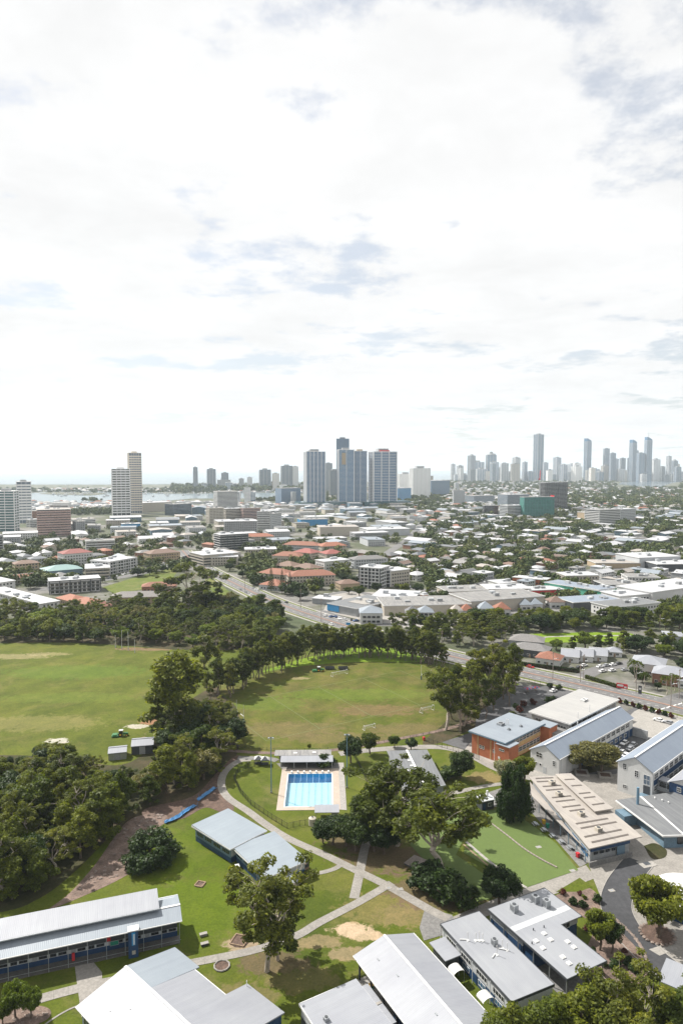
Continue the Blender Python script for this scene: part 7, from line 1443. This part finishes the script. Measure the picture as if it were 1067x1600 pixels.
for i, (px, py) in enumerate(((824, 1082), (836, 1080))): 
    g = G(px, py); t = thing('umbrella_table', f"{'left' if i == 0 else 'right'} blue and pink umbrella in garden by car park", 'umbrella', (g.x, g.y, 0), 0, 'garden umbrellas'); MB().tube((0, 0, 0), (0, 0, 2.6), .05, None, 6).obj('pole', 'galv', t); c_ = MB(); [c_.poly([(2 * math.cos(k * math.pi / 4), 2 * math.sin(k * math.pi / 4), 2.1), (2 * math.cos((k + 1) * math.pi / 4), 2 * math.sin((k + 1) * math.pi / 4), 2.1), (0, 0, 2.8)], k % 2) for k in range(8)]; c_.obj('canopy', ['tarp_blue', 'sign_red'], t); MB().tube((0, 0, .7), (0, 0, .76), .7, None, 10).obj('table_top', 'timber', t)
# boats on the broadwater and the marina
bm_ = MB().hexa([(-5, -1.2, .2), (5, -.3, .2), (5, .3, .2), (-5, 1.2, .2), (-5, -1.6, 2.2), (6.5, -.2, 2.6), (6.5, .2, 2.6), (-5, 1.6, 2.2)]).hexa([(-3, -1.1, 2.3), (2, -1, 2.3), (2, 1, 2.3), (-3, 1.1, 2.3), (-2.6, -.9, 4.0), (1, -.8, 4.0), (1, .8, 4.0), (-2.6, .9, 4.0)]).tube((.5, 0, 2.4), (.5, 0, 15), .14, .08, 5).mesh('boat', 'white_trim')
bp = sorted([(R.uniform(70, 330), R.uniform(770.8, 776.5)) for _ in range(55)])
for i, (px, py) in enumerate(bp): g = G(px, py); o = link('moored_boat', bm_, None, (g.x, g.y, .2), R.uniform(0, 6), R.uniform(1.0, 2.0)); tag(o, f'tiny white moored boat on broadwater, {ordn(i + 1)} from left', 'boat', 'boats moored on the broadwater')

# ------------------------------------------------------------------ planting
tree_px('gum', 417, 1517, 1357, 'big gum tree with pale forked trunk alone on lawn', wide=1.12, var=0, rz=3.6); g = G(434, 1500); plant('gum', g.x, g.y, 16, 'second gum standing close behind big lawn gum', wide=1.0, var=1)
tree_px('gum', 690, 1368, 1222, 'spreading open gum tree over turf and timber platform', wide=1.4, var=2, rz=1.0); tree_px('gum', 620, 1322, 1196, 'large gum right of pool over path junction', wide=1.25, var=3, rz=2.2); tree_px('bush_tree', 590, 1315, 1205, 'full crowned tree beside pool lawn path', wide=1.1); tree_px('bush_tree', 565, 1318, 1240, 'lower full tree left of path right of pool', wide=1.1)
tree_px('bush_tree', 275, 1150, 1012, 'tall dark tree between two fields', wide=1.15, var=0); tree_px('slim', 322, 1075, 985, 'tall slender gum at corner of two fields', wide=1.3, var=0)
tree_px('mound', 238, 1347, 1292, 'round dark bush tree beside cleared earth', wide=1.3); tree_px('mound', 803, 1280, 1180, 'dark tall tree above kiosk beside slotted roof', wide=.45); tree_px('dense', 780, 1415, 1352, 'dark round tree between turf and library block', wide=1.05); tree_px('dense', 720, 1215, 1168, 'dark round tree before orange brick block', wide=1.0); tree_px('shrub', 702, 1217, 1190, 'dark shrub beside dark round tree', wide=1.6)
tree_px('shade', 1026, 1466, 1364, 'large round tree in stone edged bed by driveway', wide=1.0); tree_px('shade', 1012, 1420, 1362, 'smaller round tree top behind stone bed tree', wide=.9)
tree_px('bright', 936, 1485, 1415, 'bright green tree in garden bed left of driveway', wide=.75); tree_px('dense', 955, 1490, 1432, 'dark tree right of bright tree in garden bed', wide=.7)
tree_px('olive', 905, 1205, 1158, 'left olive tree in planter between gabled blocks', wide=1.2); tree_px('olive', 938, 1208, 1155, 'right olive tree in planter between gabled blocks', wide=1.3); tree_px('olive', 925, 1200, 1156, 'middle olive tree between planters', wide=1.2); tree_px('silver', 790, 1222, 1182, 'pale flowering tree beside orange brick block', wide=1.0); tree_px('shade', 818, 1222, 1178, 'green tree before gabled block end', wide=1.0)
tree_px('dense', 548, 1192, 1148, 'dark tree at right corner of pool shelter', wide=1.0); tree_px('shade', 578, 1178, 1140, 'pale trunked tree near field edge right of pool', wide=.9); tree_px('shade', 616, 1168, 1147, 'small round tree on field edge', wide=1.0); tree_px('dense', 642, 1172, 1152, 'low dark tree beside field gate path', wide=1.2); tree_px('shrub', 509, 1197, 1174, 'shrub at right end of pool shelter', wide=1.4)
tree_px('shade', 483, 1171, 1161, 'sapling behind pool shelter', wide=.8)
for i, (px, by, ty, k, w) in enumerate(((505, 1318, 1277, 'dense', 1.0), (520, 1320, 1270, 'dense', 1.1), (540, 1322, 1268, 'dense', 1.1), (555, 1330, 1275, 'dense', 1.0), (600, 1335, 1285, 'dense', 1.0), (585, 1330, 1280, 'dense', 1.0))): tree_px(k, px, by, ty, f'dark shade tree in clump right of pool lawn, {ordn(sorted((505, 520, 540, 555, 600, 585)).index(px) + 1)} from left', 'dark clump right of the pool', w)
for i, (px, by, ty) in enumerate(((662, 1390, 1345), (680, 1398, 1352), (700, 1402, 1350), (716, 1412, 1362), (672, 1378, 1335))): tree_px('shrub', px, by, ty, f"dark dense shrub under open gum, {['far left', 'second', 'middle', 'rightmost', 'rear'][i]}", 'dark shrubs under the open gum', 1.25)
for i, (px, by, ty, k) in enumerate(((25, 1590, 1530, 'bright'), (50, 1590, 1540, 'bright'), (5, 1600, 1560, 'shade'))): tree_px(k, px, by, ty, ['young bright tree in rock bed at lower left', 'second young bright tree in rock bed', 'small tree at lower left corner'][i], None, .75)
for i, (px, by, ty, k, w) in enumerate(((790, 1690, 1566, 'bush_tree', 1.1), (850, 1680, 1556, 'bush_tree', 1.1), (905, 1668, 1540, 'bush_tree', 1.2), (960, 1660, 1526, 'gum', 1.2), (1010, 1670, 1532, 'gum', 1.2), (1060, 1680, 1548, 'bush_tree', 1.1), (930, 1640, 1548, 'bush_tree', 1.1), (770, 1710, 1585, 'bush_tree', 1.0), (880, 1620, 1556, 'dense', 1.0), (1090, 1660, 1545, 'gum', 1.1))): tree_px(k, px, by, ty, f'leafy tree crown at bottom right corner, {ordn(sorted((790, 850, 905, 960, 1010, 1060, 930, 770, 880, 1090)).index(px) + 1)} from left', 'trees at the bottom right', w)
for i, (px, by, k, h) in enumerate(((895, 1413, 'shrub', 2.2), (879, 1398, 'shrub_red', 1.8), (910, 1418, 'shrub', 2.4), (933, 1410, 'shrub', 2.4), (912, 1404, 'shrub_bright', 1.4), (968, 1500, 'shrub_red', 1.8), (982, 1510, 'shrub', 2.6), (960, 1512, 'shrub', 2.6), (975, 1488, 'shrub_red', 1.2), (940, 1508, 'shrub_green', 2.0), (915, 1455, 'shrub_red', 1.6), (990, 1520, 'shrub', 2.2), (905, 1398, 'shrub_red', 1.3), (950, 1470, 'shrub', 1.5), (925, 1490, 'shrub', 1.8))): g = G(px, by); plant(k, g.x, g.y, h, f'{WORD[k]} in driveway garden bed, {ordn(i + 1)} from the top row', 'driveway bed shrubs', 1.2)
for i in range(9): g = G(968 + i * 10, 1098.5 + i * 2.9); k = ['shrub_red', 'shrub'][i % 2]; plant(k, g.x, g.y, 3.2, f'{WORD[k]} in row along school road fence, {ordn(i + 1)} from left', 'shrub row along the road fence', .85)
for i, (px, by, k) in enumerate(((806, 1108, 'shrub'), (818, 1104, 'shrub_red'), (832, 1100, 'shrub_red'), (855, 1098, 'shrub'), (862, 1096, 'shrub'), (858, 1075, 'shrub'), (872, 1078, 'shrub'), (800, 1120, 'shrub_green'), (812, 1112, 'shrub_red'), (795, 1128, 'shrub'))): g = G(px, by); plant(k, g.x, g.y, 3.4, f'{WORD[k]} in car park garden, {ordn(i + 1)} in planting order from fence' if False else f"{WORD[k]} in bush edged car park behind orange block, spot {['far left', 'left red', 'right red', 'centre', 'centre right', 'by umbrella lawn', 'right fence', 'lower left', 'lower red', 'nearest'][i]}", 'car park garden shrubs', 1.2)
for i, (px, by, ty, h) in enumerate(((990, 1066, 1024, 0), (1006, 1075, 1045, 0), (1040, 1085, 1050, 0), (1052, 1080, 1048, 0))): tree_px('palm', px, by, ty, f"palm tree by white houses across road, {ordn(i + 1)} from left", 'palms across the road', 1.0)
for i, (px, by, ty) in enumerate(((424, 925, 884), (441, 928, 888), (453, 926, 892))): tree_px('pine', px, by, ty, f"tall dark pine before terracotta villas, {['left', 'middle', 'right'][i]} of three", 'three dark pines', .75)
tree_px('gum', 297, 958, 880, 'very large bright gum above left tree belt', wide=1.5, var=1); tree_px('bush_tree', 262, 955, 912, 'light green tree left of very large gum', wide=1.1); tree_px('bush_tree', 320, 952, 905, 'tree right of very large gum', wide=1.2)
# gully woodland on the left
fill_trees([(-60, 1195), (60, 1182), (140, 1195), (205, 1215), (240, 1175), (262, 1130), (330, 1085), (366, 1112), (362, 1170), (335, 1215), (300, 1240), (235, 1258), (180, 1292), (125, 1350), (60, 1395), (-20, 1420), (-60, 1420)], 5.3, [('bush_tree', 6), ('gum', 4), ('dense', 1), ('olive', .6), ('slim', 1)], (8, 17), 'of gully woodland left of pool', 'gully woodland', (.95, 1.35), cap=[(-80, 60, 1178), (60, 115, 1160), (115, 150, 1178), (150, 250, 1198), (250, 300, 1110), (300, 400, 1092)], avoid=lambda x, y: any(math.hypot(x - q.x, y - q.y) < 12 for q in (G(190, 1180), G(212, 1172), G(178, 1185))))
# belt behind the left field
fill_trees([(-60, 1004), (60, 1001), (180, 1006), (300, 1013), (400, 1020), (430, 1010), (440, 965), (400, 955), (330, 945), (200, 958), (100, 965), (-60, 970)], 8.6, [('bush_tree', 6), ('gum', 3.5), ('shade', 1.5), ('dense', .8), ('olive', .5), ('bright', .6)], (9, 16), 'of belt behind left field', 'belt behind the left field', (1.0, 1.5), avoid=lambda x, y: near_road(x, y, 4))
# row behind the right field: tall slender gums
line = smoothline([G(*p) for p in [(338, 1096), (372, 1078), (410, 1058), (460, 1042), (520, 1030), (580, 1028), (640, 1032), (690, 1045)]], 9); cnt = 0
pts = []
for i, p in enumerate(line):
    for k in range(3 if 30 < i else 2 if 6 < i else 1):
        if i % 2 and k == 1: continue
        pts.append((p.x + R.uniform(-4, 4), p.y + R.uniform(-2, 14) * (1 if k else .5)))
pts.sort(key=lambda p: PIX(*p)[0])
for i, p in enumerate(pts): POOL.append(('slim', p[0], p[1], R.uniform(12, 21), R.uniform(1.0, 1.35), R.randrange(3), R.uniform(0, 6.28), 'in row behind near field', 'gum row behind the near field'))
# clump right of the right field
fill_trees([(690, 1140), (705, 1110), (735, 1080), (800, 1060), (812, 1075), (795, 1105), (745, 1130), (705, 1150)], 6.0, [('slim', 6), ('gum', 3)], (16, 26), 'of tall clump right of near field', 'tall clump right of the near field', (.9, 1.15))
# creek belt and park trees beyond the road
def off_road(x, y): return near_road(x, y, 5) or not free(x, y, 3, 1.0)
fill_trees([(640, 1005), (720, 1012), (800, 1010), (800, 985), (720, 975), (600, 985)], 9, [('bush_tree', 6), ('gum', 3), ('dense', 1)], (9, 15), 'in creek belt beside road bend', 'creek belt by the road', (1.1, 1.6), avoid=off_road)
fill_trees([(740, 985), (840, 988), (1067, 984), (1090, 968), (960, 970), (860, 972), (740, 972)], 8.5, [('bush_tree', 6), ('shade', 2), ('dense', 2)], (9, 15), 'in creek belt below shops', 'creek belt below the shops', (1.1, 1.6), avoid=off_road)
fill_trees([(860, 1012), (1067, 1008), (1090, 1030), (1000, 1030), (940, 1018), (860, 1018)], 8, [('bush_tree', 6), ('dense', 3), ('bright', 1)], (7, 13), 'behind houses across main road', 'trees behind the houses', (1.1, 1.5), avoid=off_road)
fill_trees([(975, 1045), (1067, 1045), (1090, 1090), (1010, 1085)], 7, [('shade', 4), ('dense', 4), ('bright', 1)], (4, 8), 'in gardens of white houses at right', 'garden trees at the right', (1.0, 1.4), avoid=off_road)
# street and garden trees of the nearer town, one by one
fill_trees([(-20, 940), (330, 885), (400, 935), (560, 985), (640, 965), (700, 925), (640, 880), (420, 900), (330, 870), (0, 890)], 12, [('bush_tree', 6), ('shade', 3), ('dense', 2)], (6, 11), 'in streets beyond tree belts', 'trees of the nearer streets', (1.1, 1.5), n_max=100, avoid=off_road)
settle_pool(300)
# ------------------------------------------------------------------ far tree cover: a mass, thousands of crowns
def far_cover():
    rng = np.random.default_rng(9); V = []; T = []
    base = []
    for s in range(4):
        r = np.random.default_rng(900 + s); cl = [(np.array([r.normal() * .35, r.normal() * .35, r.uniform(.3, .85)]), (r.uniform(.25, .42),) * 2 + (r.uniform(.16, .26),)) for _ in range(9)]
        P = []; Nn = []
        for (c, q) in cl:
            k = 20; d = r.normal(size=(k, 3)); d /= np.linalg.norm(d, axis=1, keepdims=True); P.append(c + d * np.array(q)); Nn.append(d * .8 + r.normal(size=(k, 3)) * .4 + np.array([0, 0, .4]))
        P = np.concatenate(P); Nn = np.concatenate(Nn); Nn /= np.linalg.norm(Nn, axis=1, keepdims=True); ref = r.normal(size=P.shape); t = np.cross(Nn, ref); t /= np.linalg.norm(t, axis=1, keepdims=True); b_ = np.cross(Nn, t); sz = .15
        base.append(np.stack([P - t * sz, P - b_ * sz * .7, P + t * sz, P + b_ * sz * .7], 1).reshape(-1, 3))
    zones = [([(0, 850), (330, 836), (420, 850), (330, 888), (180, 905), (0, 935)], 170, (6, 12)), ([(640, 880), (1080, 868), (1080, 838), (640, 836)], 430, (5, 11)), ([(560, 870), (700, 925), (860, 895), (1080, 882), (1080, 866), (640, 866)], 270, (5, 10)), ([(720, 838), (1080, 834), (1080, 818), (720, 822)], 210, (7, 14)),
             ([(660, 905), (1080, 895), (1080, 955), (680, 945)], 90, (5, 9)), ([(400, 915), (470, 935), (540, 900), (560, 870), (420, 850), (380, 870)], 110, (6, 13)), ([(0, 850), (120, 818), (330, 806), (640, 800), (660, 860), (420, 850), (200, 856)], 150, (5, 10)), ([(640, 835), (1080, 832), (1080, 796), (700, 794)], 420, (7, 14)),
             ([(690, 800), (1090, 800), (1090, 764), (690, 764)], 900, (8, 14)), ([(840, 790), (1090, 795), (1090, 770), (980, 764), (900, 772)], 420, (10, 18)), ([(690, 764), (1090, 764), (1090, 751), (690, 751)], 900, (8, 16)), ([(100, 800), (175, 797), (225, 789), (230, 795), (170, 804), (110, 806)], 90, (8, 14)), ([(430, 786), (560, 792), (560, 780), (460, 778)], 80, (8, 14)), ([(-10, 770), (340, 771), (340, 764), (-10, 764.5)], 260, (8, 15)),
             ([(270, 770), (480, 768), (480, 759), (270, 762)], 330, (14, 28)), ([(480, 790), (700, 795), (700, 760), (480, 762)], 380, (8, 15)), ([(126, 782), (150, 783.5), (162, 782), (150, 780.5)], 20, (7, 11)), ([(580, 800), (700, 802), (700, 788), (630, 786)], 110, (9, 15)), ([(380, 782), (430, 780), (470, 779), (430, 784)], 40, (8, 12))]
    for pix, n, hr in zones:
        poly = [tuple(G(*p)) for p in pix]; pxs = [p[0] for p in pix]; pys = [p[1] for p in pix]; made = 0; tr = 0
        while made < n and tr < n * 12:
            tr += 1; px, py = R.uniform(min(pxs), max(pxs)), R.uniform(min(pys), max(pys))
            if not inside((px, py), pix): continue
            if 962 < px < 1062 and 751 < py < 763: continue
            g = G(px, py)
            if g.y < 1400 and near_road(g.x, g.y, 2): continue
            if not free(g.x, g.y, 1.5, 1.0): continue
            h = R.uniform(*hr); w = h * R.uniform(.7, 1.1); a = R.uniform(0, 6.28); c, s_ = math.cos(a), math.sin(a); B = base[R.randrange(4)]
            V.append(np.stack([g.x + (B[:, 0] * c - B[:, 1] * s_) * w, g.y + (B[:, 0] * s_ + B[:, 1] * c) * w, B[:, 2] * h], 1)); T.append(np.full(len(B) // 4, R.random())); made += 1
    v = np.concatenate(V).astype(np.float32); n = len(v) // 4; me = bpy.data.meshes.new('distant_trees'); me.vertices.add(4 * n); me.vertices.foreach_set('co', v.ravel()); me.loops.add(4 * n); me.loops.foreach_set('vertex_index', np.arange(4 * n, dtype=np.int32)); me.polygons.add(n); me.polygons.foreach_set('loop_start', np.arange(0, 4 * n, 4, dtype=np.int32)); me.polygons.foreach_set('loop_total', np.full(n, 4, dtype=np.int32)); me.update(calc_edges=True)
    at = me.attributes.new('tint', 'FLOAT', 'FACE'); at.data.foreach_set('value', np.concatenate(T).astype(np.float32))
    m, nt, N, L, b = nodes_of('leaf_mass'); an = N.new('ShaderNodeAttribute'); an.attribute_name = 'tint'
    c = ramp(N, L, an.outputs['Fac'], [(0, (.030, .050, .010)), (.5, (.056, .078, .015)), (1, (.098, .110, .024))]); L.new(c, b.inputs['Base Color']); b.inputs['Roughness'].default_value = .7; b.inputs['Specular IOR Level'].default_value = .2
    me.materials.append(MAT['leaf_mass']); o = link('distant_trees', me); tag(o, 'green tree cover scattered through far streets and parks', 'trees', None, 'stuff'); print('far tree quads', n)
far_cover()
print('trees', TREE_N[0], 'filled buildings', HN[0], 'objects', len(bpy.data.objects))

# ------------------------------------------------------------------ air: even haze over the whole place
def haze():
    m = bpy.data.materials.new('haze'); m.use_nodes = True; N = m.node_tree.nodes; N.clear(); out = N.new('ShaderNodeOutputMaterial'); pv = N.new('ShaderNodeVolumePrincipled')
    pv.inputs['Color'].default_value = (.80, .91, 1.0, 1); pv.inputs['Density'].default_value = HAZE; pv.inputs['Anisotropy'].default_value = .25
    m.node_tree.links.new(pv.outputs[0], out.inputs['Volume']); MAT['haze'] = m
    o = MB().box(-16200, -70, -6, 16200, 23800, 430).obj('haze', 'haze'); o['kind'] = 'stuff'; o['label'] = 'pale sea haze over the whole town'; o['category'] = 'haze'; return o
HAZE = 5.4e-5
haze()
